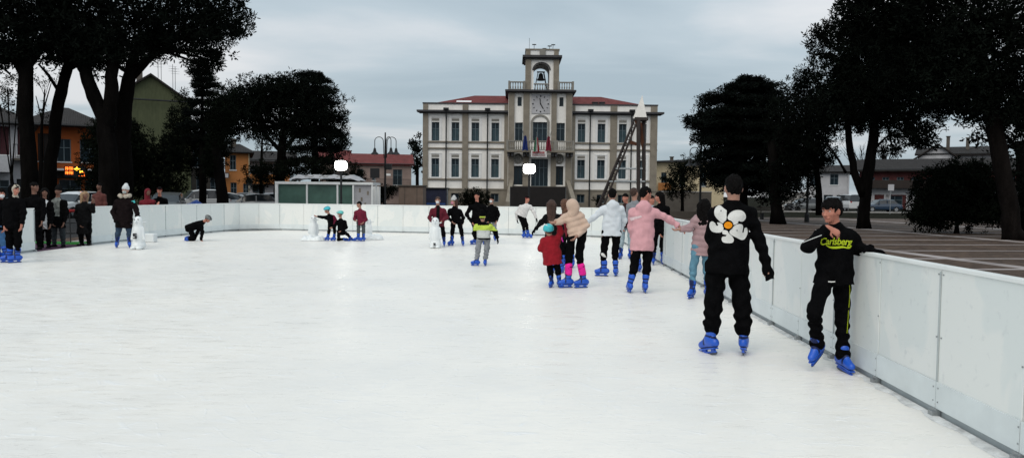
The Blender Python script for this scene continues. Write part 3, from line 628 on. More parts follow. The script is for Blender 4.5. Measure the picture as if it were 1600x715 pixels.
c = MB(); c.box(hx(818), hx(870.5), by0-.1, by1+.1, hz(84)+.003, hz(82)); c.box(hx(819), hx(826), by0-.06, by0-.003, hz(92)+.003, hz(84)); c.box(hx(862), hx(869), by0-.06, by0-.003, hz(92)+.003, hz(84)); c.build('parapet_coping', M['stone'], TH)
cr_ = MB(); cr_.prism([(hx(840), hz(91)), (hx(844.5), hz(93.5)), (hx(849), hz(91)), (hx(849), hz(83)), (hx(840), hz(83))], by0-.16, by0-.07); cr_.build('crest', M['panel'], TH)
balus('balustrade', ox0+.05, ox1-.05, by0+.2, bz0, hz(134), 6, post=False)
fr = MB()
for sx in (-1, 1):
    fr.bar((xm+sx*.85, by0+1.6, bz0), (xm+sx*.34, by0+1.6, hz(113)), .1, .1); fr.bar((xm+sx*.85, by0+2.4, bz0), (xm+sx*.34, by0+2.4, hz(113)), .1, .1)
fr.bar((xm-.5, by0+2, hz(113)), (xm+.5, by0+2, hz(113)), .3, .12); fr.bar((xm-.62, by0+1.6, hz(125)), (xm+.62, by0+1.6, hz(125)), .08, .08)
fr.build('bell_frame', M['black_metal'], TH)
be = MB(); be.lathe((xm, by0+2, hz(126)), [(.5,0),(.44,.08),(.32,.35),(.28,.7),(.16,.88),(.02,.92)], 14); be.build('bell', M['black_metal'], TH, smooth=True)
for px, top in ((824.5, 62), (832, 71), (848, 77), (856, 73), (861.5, 71)):
    an = MB(); an.tube([(hx(px), by0+1+random.random()*2, hz(82)), (hx(px), by0+1.5, hz(top))], .03 if top > 65 else .022, 5)
    if top > 70: an.bar((hx(px)-.25, by0+1.5, hz(top+1)), (hx(px)+.25, by0+1.5, hz(top+1)), .05, .12)
    an.build('aerial', M['black_metal'], TH)
# balcony, brackets, medallions, banner, flags
bl = MB(); bl.box(hx(791), hx(893), CY-1.5, CY-.29, hz(240), hz(237.2)); bo = bl.build('balcony', M['stone'], TH)
balus('balustrade', hx(792), hx(817), CY-1.35, hz(237.2)+.003, hz(222.5), 8, 'panel'); balus('balustrade', hx(867), hx(892), CY-1.35, hz(237.2)+.003, hz(222.5), 8, 'panel'); balus('balustrade', hx(820), hx(864), CY-1.35, hz(237.2)+.003, hz(222.5), 12, 'panel')
for px in (794, 800, 818, 824, 861, 866, 884, 890):
    k = MB(); k.prism([(hx(px)-.16, hz(240)-.003), (hx(px)+.16, hz(240)-.003), (hx(px)+.12, hz(246)), (hx(px)-.12, hz(246))], CY-1.2, CY-.29); k.build('bracket', M['cornice'], TH)
for px in (809, 872):
    md = MB(); 
    for i in range(14): a = 2*PI*i/14; md.obox((hx(px)+.42*math.cos(a), CY-.1, hz(249)+.52*math.sin(a)), Vector((1,0,0)), Vector((0,1,0)), Vector((0,0,1)), .12, .08, .12)
    md.box(hx(px)-.22, hx(px)+.22, CY-.12, CY-.003, hz(249)-.3, hz(249)+.3); md.build('medallion', M['panel'], TH)
for px, px2 in ((796, 793.5), (888.5, 891)):
    st = MB(); q = 1 if px < 842 else -1
    st.add([(hx(px), CY-.1, hz(281)), (hx(px+6*q), CY-.1, hz(281)), (hx(px+1*q), CY-6.0, 0), (hx(px-5*q), CY-6.0, 0), (hx(px), CY-.1, 0), (hx(px+6*q), CY-.1, 0), (hx(px+1*q), CY-6.0, .7), (hx(px-5*q), CY-6.0, .7)],
           [(0,1,6,7),(7,6,2,3),(0,7,3,4),(1,5,2,6),(0,4,5,1)]); st.build('stair_wall', M['stone'], TH)
stp = MB()
for i in range(12): stp.box(hx(800), hx(884), CY-6+.44*i, CY-6+.44*(i+1) if i < 11 else CY-.13, 0, (i+1)*hz(291)/12)
stp.build('staircase', M['grey_brown_wall'], TH)
def flag(label, px, cols, a, py):
    y = TD+CY-1.6; q = P(px, py, y); t = thing('flag', label, 'flag', (q.x, y, q.z))
    MB().tube([(0,.3,-1.2), (a*.5,-.9,1.5)], .03, 5).build('pole', M['steel'], t)
    n = 6; H = 1.7; W = .72
    for k, c in enumerate(cols):
        b = MB()
        for i in range(n):
            for j in range(8):
                def V(u, v): x = (u-.5)*W*(.45+.55*v)+a*.2; return (x, -.75+.12*math.sin(u*14+v*2)+.05*v, 1.0-H*v-.35*abs(u-.5))
                u0, u1 = (k+i/n)/len(cols), (k+(i+1)/n)/len(cols); b.add([V(u0,j/8), V(u1,j/8), V(u1,(j+1)/8), V(u0,(j+1)/8)], [(0,1,2,3)])
        b.build('cloth', c, t, smooth=True)
fc = lambda r, g, b: fab((r, g, b), .9, .1)
flag('dark blue flag hanging on the left of the town hall balcony', 823, [fc(.012,.03,.16)], -1, 225)
flag('green white and red flag hanging at the middle of the town hall balcony', 838, [fc(.01,.12,.05), fc(.45,.45,.45), fc(.3,.02,.03)], 0, 227)
flag('red flag hanging on the right of the town hall balcony', 854, [fc(.2,.02,.04)], 1, 226)
q = P(842, 240, TD+CY-1.72); bn = thing('banner', 'white banner with a red headline hung on the town hall balcony', 'banner', (q.x, TD+CY-1.75, q.z))
b = MB(); 
for i in range(10): 
    x0, x1 = -.95+.19*i, -.95+.19*(i+1); b.add([(x0, .03*math.sin(i), .42), (x1, .03*math.sin(i+1), .42), (x1, .03*math.sin(i+1), -.42), (x0, .03*math.sin(i), -.42)], [(0,1,2,3)])
b.build('cloth', M['trim'], bn); b = MB(); x = -.8
for i in range(12):
    wd = .06+.05*((i*7) % 3)/2; b.box(x, x+wd, -.06, -.05, .02, .26); x += wd+.04
b.build('red_lettering', fab((.35,.03,.04)), bn)
b = MB()
for r in range(2):
    x = -.8
    for i in range(14): b.box(x, x+.07, -.06, -.05, -.14-.16*r, -.05-.16*r); x += .115
b.build('small_lettering', fab((.25,.06,.07)), bn)
# ------------------------------------------------------------------ floodlights
M['flood_on'] = mat('lit_floodlight', (1,1,.95), .4, .02, emit=(1,.98,.9), es=22)
def floodlight(px, py, label):
    d = 31.0; q = P(px, py, d); t = thing('floodlight', label, 'floodlight', (q.x, d, 0), 0, 'lit floodlights on poles behind the far board')
    p = MB(); p.tube([(0,0,0), (0,0,q.z-.2)], .045, 10); p.box(-.25, .25, -.25, .25, 0, .03); p.build('pole', M['black_metal'], t)
    h = MB(); h.box(-.27, .27, -.02, .1, q.z-.21, q.z+.23); h.box(-.30,-.28,-.03,.06,q.z-.3,q.z+.05); h.box(.28,.30,-.03,.06,q.z-.3,q.z+.05); h.box(-.30,.30,-.02,.04,q.z-.32,q.z-.29); h.box(-.2, .2, .1, .16, q.z-.15, q.z+.17)
    for i in range(6): h.box(-.22+.08*i, -.2+.08*i, .1, .22, q.z-.14, q.z+.16)
    h.build('lamp_housing', M['black_metal'], t, bevel=.01)
    le = MB(); le.prism([(.25*math.copysign(abs(math.cos(a))**.55, math.cos(a)), q.z+.01+.20*math.copysign(abs(math.sin(a))**.55, math.sin(a))) for a in [2*PI*i/28 for i in range(28)]], -.05, -.021); le.build('lens', M['flood_on'], t)
floodlight(533, 259, 'lit white floodlight on a black pole in front of the glass kiosk')
floodlight(827, 264, 'lit white floodlight on a black pole in front of the town hall steps')
# ------------------------------------------------------------------ street lamps
def street_lamp(px, d, ptop, label, arms=((-1,.1),(1,.1),(.62,-.5))):
    q = P(px, ptop, d); H = q.z; t = thing('street_lamp', label, 'street lamp', (q.x, d, 0), 0, 'tall black street lamps with bell shades')
    k = d/FPX
    p = MB(); p.lathe((0,0,0), [(.16,0),(.14,.5),(.08,.6),(.075,H*.6),(.05,H)], 10); p.lathe((0,0,H-2.6), [(.11,0),(.11,.06)], 8); p.build('pole', M['black_metal'], t)
    for ax, ay in arms:
        R = 13.5*k*.5; pts = [(ax*.1, ay*.1, H-1.9), (ax*.13, ay*.13, H-.9)]
        for i in range(9): a = PI*(1-i/8); pts.append((ax*(.15+R*(1+math.cos(a))), ay*(.15+R*(1+math.cos(a))), H-.62+R*.9*math.sin(a)))
        ex, ey = pts[-1][0], pts[-1][1]; pts.append((ex, ey, H-1.15))
        ar = MB().tube(pts, .028, 6).build('arm', M['black_metal'], t)
        sh = MB(); sh.lathe((ex, ey, H-1.62), [(.30,0),(.26,.07),(.13,.2),(.09,.42),(.03,.5)], 12); sh.build('lamp_shade', M['black_metal'], ar)
        gl = MB(); gl.lathe((ex, ey, H-1.66), [(.04,0),(.09,.05),(.1,.12),(.08,.2)], 8); gl.build('bulb', M['lampglass'], ar)
    return t, H
t, H = street_lamp(602, 55, 207, 'tall black street lamp standing alone between the dome shaped pine and the town hall')
b = MB(); b.box(.1, .5, -.25, .05, H-2.75, H-2.35); b.build('floodlight_box', M['black_metal'], t); b = MB(); b.box(.12, .42, -.2, -.05, H-3.2, H-3.05); b.build('camera_box', M['white_plastic'], t)
street_lamp(1096, 50, 222, 'black street lamp with bell shades half hidden in front of the ragged dark cedar', arms=((-1,.1),(-.55,-.6),(1,.2)))
street_lamp(1265, 47, 196, 'thin black street lamp standing among the pines on the right', arms=((-1,.2),(1,.1)))
# thin pole signs
def pole_sign(px, d, ptop, label, disc=True, m='off_white'):
    q = P(px, ptop, d); t = thing('road_sign', label, 'road sign', (q.x, d, 0))
    MB().tube([(0,0,0),(0,0,q.z)], .03, 6).build('pole', M['steel'], t)
    s = MB()
    if disc: s.tube([(0,-.04,q.z-.3),(0,-.07,q.z-.3)], .3, 16)
    else: s.box(-.3, .3, -.07, -.04, q.z-.62, q.z)
    s.build('face', M[m], t)
M['signblue'] = mat('sign_blue', (.03,.07,.2), .5, .1)
pole_sign(1392, 74, 288, 'rectangular road sign on a thin pole between the blue car and the dark bush', False)
pole_sign(390, 60, 278, 'thin pole with a round dark sign in front of the parked silver cars', True, 'black_metal')
pole_sign(586, 47, 263, 'slim pole with a small sign between the kiosk and the tall street lamp', False, 'black_metal')
c = P(1319, 340, 50); bl = thing('bollard', 'short dark bollard on the far edge of the paving right of the boy', 'bollard', (P(1343, 340, 50).x, 50, 0)); MB().lathe((0,0,0), [(.17,0),(.16,.9),(.19,.95),(.12,1.05)], 10).build('post', M['black_metal'], bl)
# ------------------------------------------------------------------ glass kiosk
def kiosk():
    d = 41.0; a, b_ = P(430, 290, d), P(583, 290, d); w = b_.x-a.x; H = P(500, 284, d).z
    t = thing('kiosk', 'long low white kiosk with dark greenish glass walls and a rumpled white roof', 'kiosk', ((a.x+b_.x)/2, d, 0))
    gl = mat('greenish_glass', (.06,.125,.10), .25, .35, .8, spec=.5)
    f = MB(); w0 = w*.5
    for x in (-w0, -w0+.62+1.1, -w0+.62+2.9-.1, w0-1.15, w0-.1): f.box(x, x+.09, -.03, .06, .12, H-.14)
    f.box(-w0, w0, -.06, .09, H-.14, H); f.box(-w0, w0, -.05, .08, 0, .12); f.box(-w0, -w0+.16, -.05, .08, .12, H-.14)
    for y in (2.2,): f.box(-w0, w0, y, y+.09, H-.14, H); f.box(-w0, w0, y, y+.09, 0, H-.2)
    for x in (-w0, w0-.09): f.box(x, x+.09, .09, 2.2, H-.14, H); f.box(x, x+.09, .09, 2.2, 0, .12); f.box(x, x+.09, 1.1, 1.2, .12, H-.14)
    f.build('frame', M['white_plastic'], t)
    xs = [-w0+.17, -w0+1.71, -w0+3.4, w0-1.16]
    for i in range(3): MB().box(xs[i]+.0, xs[i+1]-.0, .0+.015*i*0+.062, .075, .12, H-.14).build('glass_panel', gl, t)
    MB().box(-w0+.02, -w0+.04, .1, 2.19, .12, H-.14).build('glass_panel', gl, t)
    dm = MB(); dm.box(w0-1.05, w0-.1, .062, .1, .12, H-.14); do = dm.build('door', M['off_white'], t)
    dk = MB()
    for (x, z) in ((.2,.5),(.35,1.1),(.55,.8),(.7,1.45),(.25,1.6),(.6,.3)): dk.box(w0-1.05+x, w0-1.05+x+.1, .05, .061, z, z+.22)
    dk.build('stickers', M['stone'], do)
    # rumpled tarpaulin on the roof
    b = MB(); nx, ny = 40, 8; x0, x1 = -w0*.42-.9, w0*.72
    fz = lambda u, v: H+.02+(.36+.03*math.sin(u*23)+.02*math.sin(u*51+v*4)+.012*math.sin(u*90+v*9))*min(1, 6*min(u, 1-u)+.25)*min(1, 5*min(v, 1-v)+.45)
    g = [[(x0+(x1-x0)*i/nx, -.02+2.2*j/ny, fz(i/nx, j/ny)) for j in range(ny+1)] for i in range(nx+1)]
    for i in range(nx):
        for j in range(ny): b.add([g[i][j], g[i+1][j], g[i+1][j+1], g[i][j+1]], [(0,1,2,3)])
    b.build('roof_tarpaulin', M['off_white'], t, smooth=True)
    for x in (-w0*.3, 0, w0*.35):
        k = MB(); k.tube([(x-.25,-.05,H+.28),(x-.1,-.07,H+.33),(x+.1,-.07,H+.25),(x+.25,-.05,H+.33)], .02, 5); k.build('rope', M['stone'], t)
kiosk()
# ------------------------------------------------------------------ boxes, hoardings, tarp
def simple(name, label, cat, px0, px1, ptop, d, dep, m, extra=None):
    a, b_ = P(px0, 300, d), P(px1, 300, d); H = P((px0+px1)/2, ptop, d).z; w = b_.x-a.x
    t = thing(name, label, cat, ((a.x+b_.x)/2, d, 0)); return t, w, H
M['ply'] = mat('plywood', (.17,.125,.10), .85, .15, 2, .1, fine=.08)
t, w, H = simple('wooden_booth', 'closed brown plywood booth with an orange base strip, left of the town hall', 'booth', 623, 661, 291, 62, 2.5, 'ply')
b = MB(); b.box(-w/2, w/2, 0, 2.2, .35, H); b.build('wall', M['ply'], t); MB().box(-w/2-.08, w/2+.08, -.1, 2.3, H+.003, H+.1).build('roof', M['grey_brown_wall'], t); MB().box(-w/2-.01, w/2+.01, -.02, 2.21, 0, .347).build('base', M['orange_wall'], t)
b = MB(); 
for x in (-w/4, w/4): b.box(x-.02, x+.02, -.02, -.002, .35, H)
b.build('joint_strip', M['grey_brown_wall'], t)
t, w, H = simple('market_stall', 'dark navy tarpaulin stall standing before the left wing of the town hall', 'market stall', 665, 697, 293, 66, 2.5, 'black_metal')
M['navy'] = mat('navy_tarpaulin', (.010,.013,.035), .6, .3, 3, .3)
b = MB(); b.box(-w/2, w/2, 0, 2.2, .0, H-.12); b.build('tarpaulin', M['navy'], t); b = MB(); b.box(-w/2-.12, w/2+.12, -.12, 2.3, H-.117, H); b.build('roof', M['black_metal'], t)
MB().box(-w/2+.1, w/2-.05, -.06, -.003, .55, .72).build('counter_strip', mat('blue_strip', (.02,.06,.2), .5, .1), t)
MB().tube([(w/2+.12,-.1,0),(w/2+.12,-.1,H-.12)], .035, 6).build('corner_post', M['steel'], t)
t, w, H = simple('hoarding', 'long black hoarding screening the foot of the town hall steps', 'hoarding', 797, 884, 292, 78, .3, 'black_metal')
b = MB(); b.box(-w/2, w/2, 0, .06, .12, H); b.build('panel', mat('black_sheet', (.010,.008,.008), .8, .3, 2), t)
b = MB()
for i in range(8): x = -w/2+w*i/7; b.box(x-.03, x+.03, .063, .13, 0, H)
b.build('post', M['steel'], t)
# low wall left of the steps: people and dark stalls
t, w, H = simple('garden_wall', 'low grey concrete wall between the town hall and the dark cedar', 'wall', 1030, 1112, 300, 70, .3, 'concrete')
b = MB(); b.box(-w/2, w/2, 0, .25, 0, H); b.build('wall', M['grey_brown_wall'], t); MB().box(-w/2-.04, w/2+.04, -.04, .29, H+.002, H+.08).build('coping', M['concrete'], t)
t, w, H = simple('garden_wall', 'pale concrete yard wall behind the parked motorcycle on the right', 'wall', 1220, 1262, 300, 92, .3, 'concrete')
b = MB(); b.box(-w/2, w/2, 0, .25, 0, H); b.build('wall', M['concrete'], t)
for i in range(3): MB().box(-w/2+w*i/2-.15, -w/2+w*i/2+.15, -.05, .3, 0, H+.12).build('pier', M['concrete'], t)
# long low timber edge on the right behind the rink
t, w, H = simple('kerb_wall', 'long low dark timber edge along the lawn right of the town hall', 'edge', 1044, 1110, 326, 52, .3, 'black_metal')
MB().box(-w/2, w/2, 0, .2, 0, .5).build('timber', M['grey_brown_wall'], t)
# blue tarpaulin heap behind the board
c = P(305, 312, 33); t = thing('tarpaulin_heap', 'blue tarpaulin heaped on the ground behind the left board', 'tarpaulin', (c.x, 33, 0))
b = MB(); N = 24
g = [[(-.95+1.9*i/N, -.5+1.0*j/10, max(0., (1.12+.05*math.sin(i*.7+j)+.03*math.sin(i*1.9-j*2))*(math.sin(PI*i/N)**.7)*(math.sin(PI*j/10)**.4) if 0 < j < 10 else 0)) for j in range(11)] for i in range(N+1)]
for i in range(N):
    for j in range(10): b.add([g[i][j], g[i+1][j], g[i+1][j+1], g[i][j+1]], [(0,1,2,3)])
b.build('tarpaulin', mat('blue_tarpaulin', (.02,.06,.25), .5, .2, 4, .3), t, smooth=True)
# chair with a red seat in the gate
c = P(105, 330, 21.6); t = thing('stool', 'dark stool with a red seat standing behind the gate opening', 'stool', (c.x, 21.6, 0))
for sx in (-.2,.2):
    for sy in (-.2,.2): MB().tube([(sx*1.1,sy*1.1,0),(sx*.8,sy*.8,.92)], .016, 6).build('leg', M['black_metal'], t)
for z in (.3,.6):
    for a_, b_ in (((-.2,-.2),(.2,-.2)),((-.2,.2),(.2,.2)),((-.2,-.2),(-.2,.2)),((.2,-.2),(.2,.2))): MB().bar((*a_, z), (*b_, z), .02, .02).build('rung', M['black_metal'], t)
MB().box(-.22,.22,-.22,.22,.92,1.0).build('seat', fab((.25,.012,.012)), t, bevel=.03)
# ------------------------------------------------------------------ leaning sculpture
def sculpture():
    d = 60.0; Q = lambda px, py, dd=0: P(px, py, d+dd); base = Q(975, 330); base.z = 0; t = thing('sculpture', 'tall leaning rusty steel sculpture with a white pointed cone, before the town hall', 'sculpture', base)
    L = lambda v: (v.x-base.x, v.y-base.y, v.z)
    rust = mat('rusted_steel', (.09,.035,.018), .8, .4, 3, .4); dark = mat('dark_truss', (.04,.032,.03), .7, .3, 3)
    tr = MB(); A0, A1 = Q(929, 322), Q(990, 190); B0, B1 = Q(938, 322), Q(994, 194)
    A0.z = B0.z = 0.0; C0 = A0+Vector((.3,1.0,0)); C1 = A1+Vector((.1,.7,0))
    for a, b_ in ((A0, A1), (B0, B1), (C0, C1)): tr.tube([L(a), L(b_)], .085, 6)
    n = 15
    for i in range(n):
        a = A0.lerp(A1, i/n); b_ = B0.lerp(B1, (i+.5)/n); c = A0.lerp(A1, (i+1)/n); e = C0.lerp(C1, (i+.5)/n)
        tr.tube([L(a), L(b_)], .036, 4); tr.tube([L(b_), L(c)], .036, 4); tr.tube([L(a), L(e)], .036, 4); tr.tube([L(e), L(c)], .036, 4)
    tr.build('leaning_truss', dark, t)
    for x0, yy in ((997.5, 0), (1006, .5)):
        p = MB(); f, h = Q(x0, 330, yy), Q(x0, 188, yy); f.z = 0; p.tube([L(f), L(h)], .16, 8); p.build('column', dark, t)
    b = MB(); b.add([L(Q(991,188)), L(Q(1003,192)), L(Q(1007,228,.4)), L(Q(1004,235,.4)), L(Q(991,188,.5)), L(Q(1003,192,.6)), L(Q(1007,228,.9)), L(Q(1004,235,.9))], [(0,1,2,3),(4,7,6,5),(0,4,5,1),(1,5,6,2),(2,6,7,3),(3,7,4,0)]); b.build('rust_plate', rust, t)
    b = MB(); b.add([L(Q(982,218)), L(Q(999,224)), L(Q(1000,229)), L(Q(984,225)), L(Q(982,218,.3)), L(Q(999,224,.3)), L(Q(1000,229,.3)), L(Q(984,225,.3))], [(0,1,2,3),(4,7,6,5),(0,4,5,1),(1,5,6,2),(2,6,7,3),(3,7,4,0)]); b.build('rust_plate', rust, t)
    for py, xa, xb in ((263.5, 962, 1004), (283.5, 950, 1008)): MB().tube([L(Q(xa, py)), L(Q(xb, py))], .075, 6).build('crossbar', M['steel'], t)
    b = MB(); tip = Q(1003.5, 148.5, .3); ring = [Q(989, 185), Q(1011, 185), Q(1011, 185, 1.0), Q(989, 185, 1.0)]
    b.add([L(tip)]+[L(v) for v in ring], [(0,1,2),(0,2,3),(0,3,4),(0,4,1),(4,3,2,1)]); b.build('white_cone', mat('white_painted_steel', (.75,.73,.70), .5, .06, 2), t)
    b = MB(); b.obox((Vector(L(Q(1000.5, 186.5, .5)))), Vector((1,0,0)), Vector((0,1,0)), Vector((0,0,1)), .55, .55, .12); b.build('collar', dark, t)
sculpture()
# ------------------------------------------------------------------ vehicles
def car(label, px, d, rz, col, kind='sedan', group=None, L=4.3):
    """nose towards local +x"""
    q = P(px, 315, d); t = thing('parked_van' if kind == 'van' else 'parked_car', label, 'van' if kind == 'van' else 'car', (q.x, d, 0), rz, group)
    paint = mat('car_paint', col, .3, .06, 1, coat=.6, spec=.5)
    W = .86
    if kind == 'sedan': st = [(-2.15,.42,.66,.70,0),(-2.05,.3,.80,.80,0),(-1.6,.28,.93,.84,.03),(-1.15,.27,.93,.86,.46),(-.3,.26,.92,W,.53),(.35,.26,.90,W,.47),(1.0,.26,.88,.85,.03),(1.75,.28,.78,.82,0),(2.05,.32,.66,.76,0),(2.15,.42,.56,.64,0)]
    elif kind == 'hatch': st = [(-1.95,.4,.75,.72,0),(-1.9,.3,.9,.8,.05),(-1.6,.28,.93,.84,.45),(-.9,.27,.92,W,.56),(-.1,.26,.9,W,.56),(.6,.26,.9,W,.42),(1.1,.27,.88,.84,.03),(1.7,.28,.8,.8,0),(1.95,.33,.64,.74,0),(2.02,.42,.55,.62,0)]
    elif kind == 'suv': st = [(-2.05,.45,.85,.76,0),(-2.0,.34,1.0,.84,.08),(-1.8,.32,1.04,.87,.55),(-.9,.31,1.03,.89,.66),(0,.31,1.02,.89,.66),(.6,.31,1.0,.89,.58),(1.1,.31,.99,.88,.04),(1.8,.33,.95,.84,0),(2.05,.38,.78,.8,0),(2.12,.46,.62,.7,0)]
    else: st = [(-2.2,.4,1.1,.82,0),(-2.15,.32,1.2,.88,.7),(-1.0,.3,1.2,.9,.75),(.2,.3,1.15,.9,.75),(.7,.3,1.1,.9,.68),(1.3,.3,1.05,.88,.05),(1.85,.33,.95,.84,0),(2.1,.4,.75,.78,0),(2.15,.45,.6,.7,0)]
    st = [(x*L/4.3, *r) for x, *r in st]
    b = MB(); R = []
    for x, zl, zb, hw, up in st:
        ht = hw*.78 if up > .1 else hw*.9; zt = zb+max(up, .015)
        half = [(hw*.9, zl), (hw, zl+.12), (hw*1.02, (zl+zb)/2+.05), (hw*.96, zb-.04), (hw*.93, zb), (ht*1.02, zt-.05 if up > .1 else zb+.005), (ht*.85, zt), (0, zt+.015)]
        R.append([(x, y, z) for y, z in half]+[(x, -y, z) for y, z in half[-2::-1]])
    n = len(R[0])
    for i in range(len(R)-1):
        for k in range(n-1):
            glass = k in (4, n-6) and (st[i][4] > .1 or st[i+1][4] > .1)
            top = k in (5, 6, n-7, n-8)
            if top and (st[i][4] > .1) != (st[i+1][4] > .1): glass = True
            b.add([R[i][k], R[i+1][k], R[i+1][k+1], R[i][k+1]], [(0,1,2,3)], 1 if glass else 0)
        b.add([R[i][0], R[i][n-1], R[i+1][n-1], R[i+1][0]], [(0,1,2,3)])
    b.add(R[0], [list(range(n))]); b.add(R[-1], [list(range(n))[::-1]])
    bo = b.build('body', [paint, M['carglass']], t)
    bm = bmesh.new(); bm.from_mesh(bo.data); bmesh.ops.remove_doubles(bm, verts=bm.verts, dist=.001); bmesh.ops.recalc_face_normals(bm, faces=bm.faces); bm.to_mesh(bo.data); bm.free()
    pl = MB()
    for xx in (-.35*L/4.3, .55*L/4.3):
        for s_ in (-1, 1): pl.box(xx-.03, xx+.03, s_*.80-.02 if s_ < 0 else .78, s_*.78 if s_ < 0 else .82, .95, 1.3)
    pl.build('door_pillar', paint, t)
    for sx in (-1.32*L/4.3, 1.32*L/4.3):
        for sy in (-1, 1):
            w = MB(); w.tube([(sx, sy*.66, .32), (sx, sy*.7, .32), (sx, sy*.86, .32), (sx, sy*.885, .32)], [.28,.32,.32,.29], 18); wo = w.build('wheel', M['tyre'], t)
            r = MB(); r.tube([(sx, sy*.86, .32), (sx, sy*.893, .32)], [.2,.19], 12); r.build('rim', M['rim'], wo)
    xn = st[-2][0]
    for sy in (-1, 1):
        zz = st[-2][2]
        MB().obox((xn-.02, sy*.58, zz-.08), Vector((1,0,0)), Vector((0,1,0)), Vector((0,0,1)), .09, .15, .06).build('headlight', M['lampglass'], t, bevel=.02)
        MB().obox((st[1][0]-.0, sy*.66, st[1][2]-.12), Vector((1,0,0)), Vector((0,1,0)), Vector((0,0,1)), .08, .09, .08).build('tail_light', M['red_lens'], t, bevel=.02)
        MB().obox((st[5][0]+.25, sy*.93, st[5][2]+.03), Vector((1,0,0)), Vector((0,1,0)), Vector((0,0,1)), .06, .08, .055).build('mirror', paint, t, bevel=.02)
    MB().obox((st[-1][0]-.01, 0, .5), Vector((1,0,0)), Vector((0,1,0)), Vector((0,0,1)), .03, .5, .1).build('grille', M['black_metal'], t)
    MB().obox((st[-1][0]+.02, 0, .42), Vector((1,0,0)), Vector((0,1,0)), Vector((0,0,1)), .012, .26, .055).build('number_plate', M['off_white'], t)
    return t
wh, sv, bk, gy = (.55,.56,.57), (.36,.38,.40), (.02,.022,.025), (.11,.12,.125)
G_ = 'cars parked beyond the left end of the rink'
car('white car facing the rink, seen through the gate opening under the lit sign', 118, 42, -PI/2-.15, wh, 'hatch', G_, 4.0)
car('dark grey car with pale windows parked right of the person in the red jacket', 262, 44, -PI/2+.3, gy, 'hatch', G_)
car('white high van parked in front of the dark shop building', 311, 54, -PI/2-.9, wh, 'suv', G_)
car('pale car parked right of the white high van', 336, 56, -PI/2-.7, sv, 'hatch', G_, 3.8)
car('grey car behind the tree trunk left of the silver saloon', 364, 58, .15, gy, 'hatch', G_)
car('dark car parked in front of the orange house', 376, 62, PI, bk, 'hatch', G_, 3.9)
car('silver saloon nearest the kiosk, largest of the parked cars', 396, 50, PI+.12, sv, 'sedan', G_, 4.4)
car('second silver car parked behind the silver saloon', 418, 57, PI-.1, sv, 'hatch', G_)
G2 = 'cars parked along the road on the right'
car('dark blue saloon parked on the road left of the dark bush', 1376, 82, PI, (.012,.03,.06), 'sedan', G2, 4.3)
car('black car parked behind the boy\'s head', 1302, 80, -PI/2-.5, bk, 'suv', G2)
car('white van parked beside the forked pine trunk', 1322, 86, PI/2+.1, wh, 'van', G2)
car('dark car parked left of the boy in front of the yard wall', 1256, 82, PI-.1, gy, 'hatch', G2)
# black motor scooter near the wall
c = P(1238, 330, 80); t = thing('motor_scooter', 'dark motor scooter parked left of the dark car on the right', 'scooter', (c.x, 80, 0))
for x in (-.62,.62): MB().tube([(x,-.06,.27),(x,.06,.27)], .27, 14).build('wheel', M['tyre'], t)
b = MB(); b.tube([(-.75,0,.55),(-.5,0,.72),(-.1,0,.6),(.1,0,.35),(.4,0,.4),(.5,0,.95)], [.1,.17,.15,.1,.12,.06], 8); b.build('body', M['black_metal'], t, smooth=True)
MB().tube([(-.55,0,.82),(.05,0,.82)], .11, 8).build('seat', M['tyre'], t); MB().tube([(.48,-.3,1.02),(.5,0,.98),(.48,.3,1.02)], .025, 6).build('handlebar', M['steel'], t)
MB().tube([(.54,0,.92),(.62,0,.92)], [.08,.06], 8).build('headlight', M['lampglass'], t)
# bench behind the right board, dark
c = P(1206, 332, 52); t = thing('bench', 'dark park bench on the far edge of the paving right of the flower jumper', 'bench', (c.x, 52, 0))
for x in (-.7,.7): MB().box(x-.05,x+.05,-.25,.25,0,.42).build('leg', M['black_metal'], t)
b = MB()
for y in (-.22,-.07,.08): b.box(-.95,.95,y,y+.12,.423,.46)
b.build('seat', M['grey_brown_wall'], t); b = MB(); b.box(-.95,.95,.27,.31,.55,.68); b.box(-.95,.95,.28,.32,.74,.87); b.box(-.72,-.66,.25,.28,.3,.87); b.box(.66,.72,.25,.28,.3,.87); b.build('backrest', M['grey_brown_wall'], t)
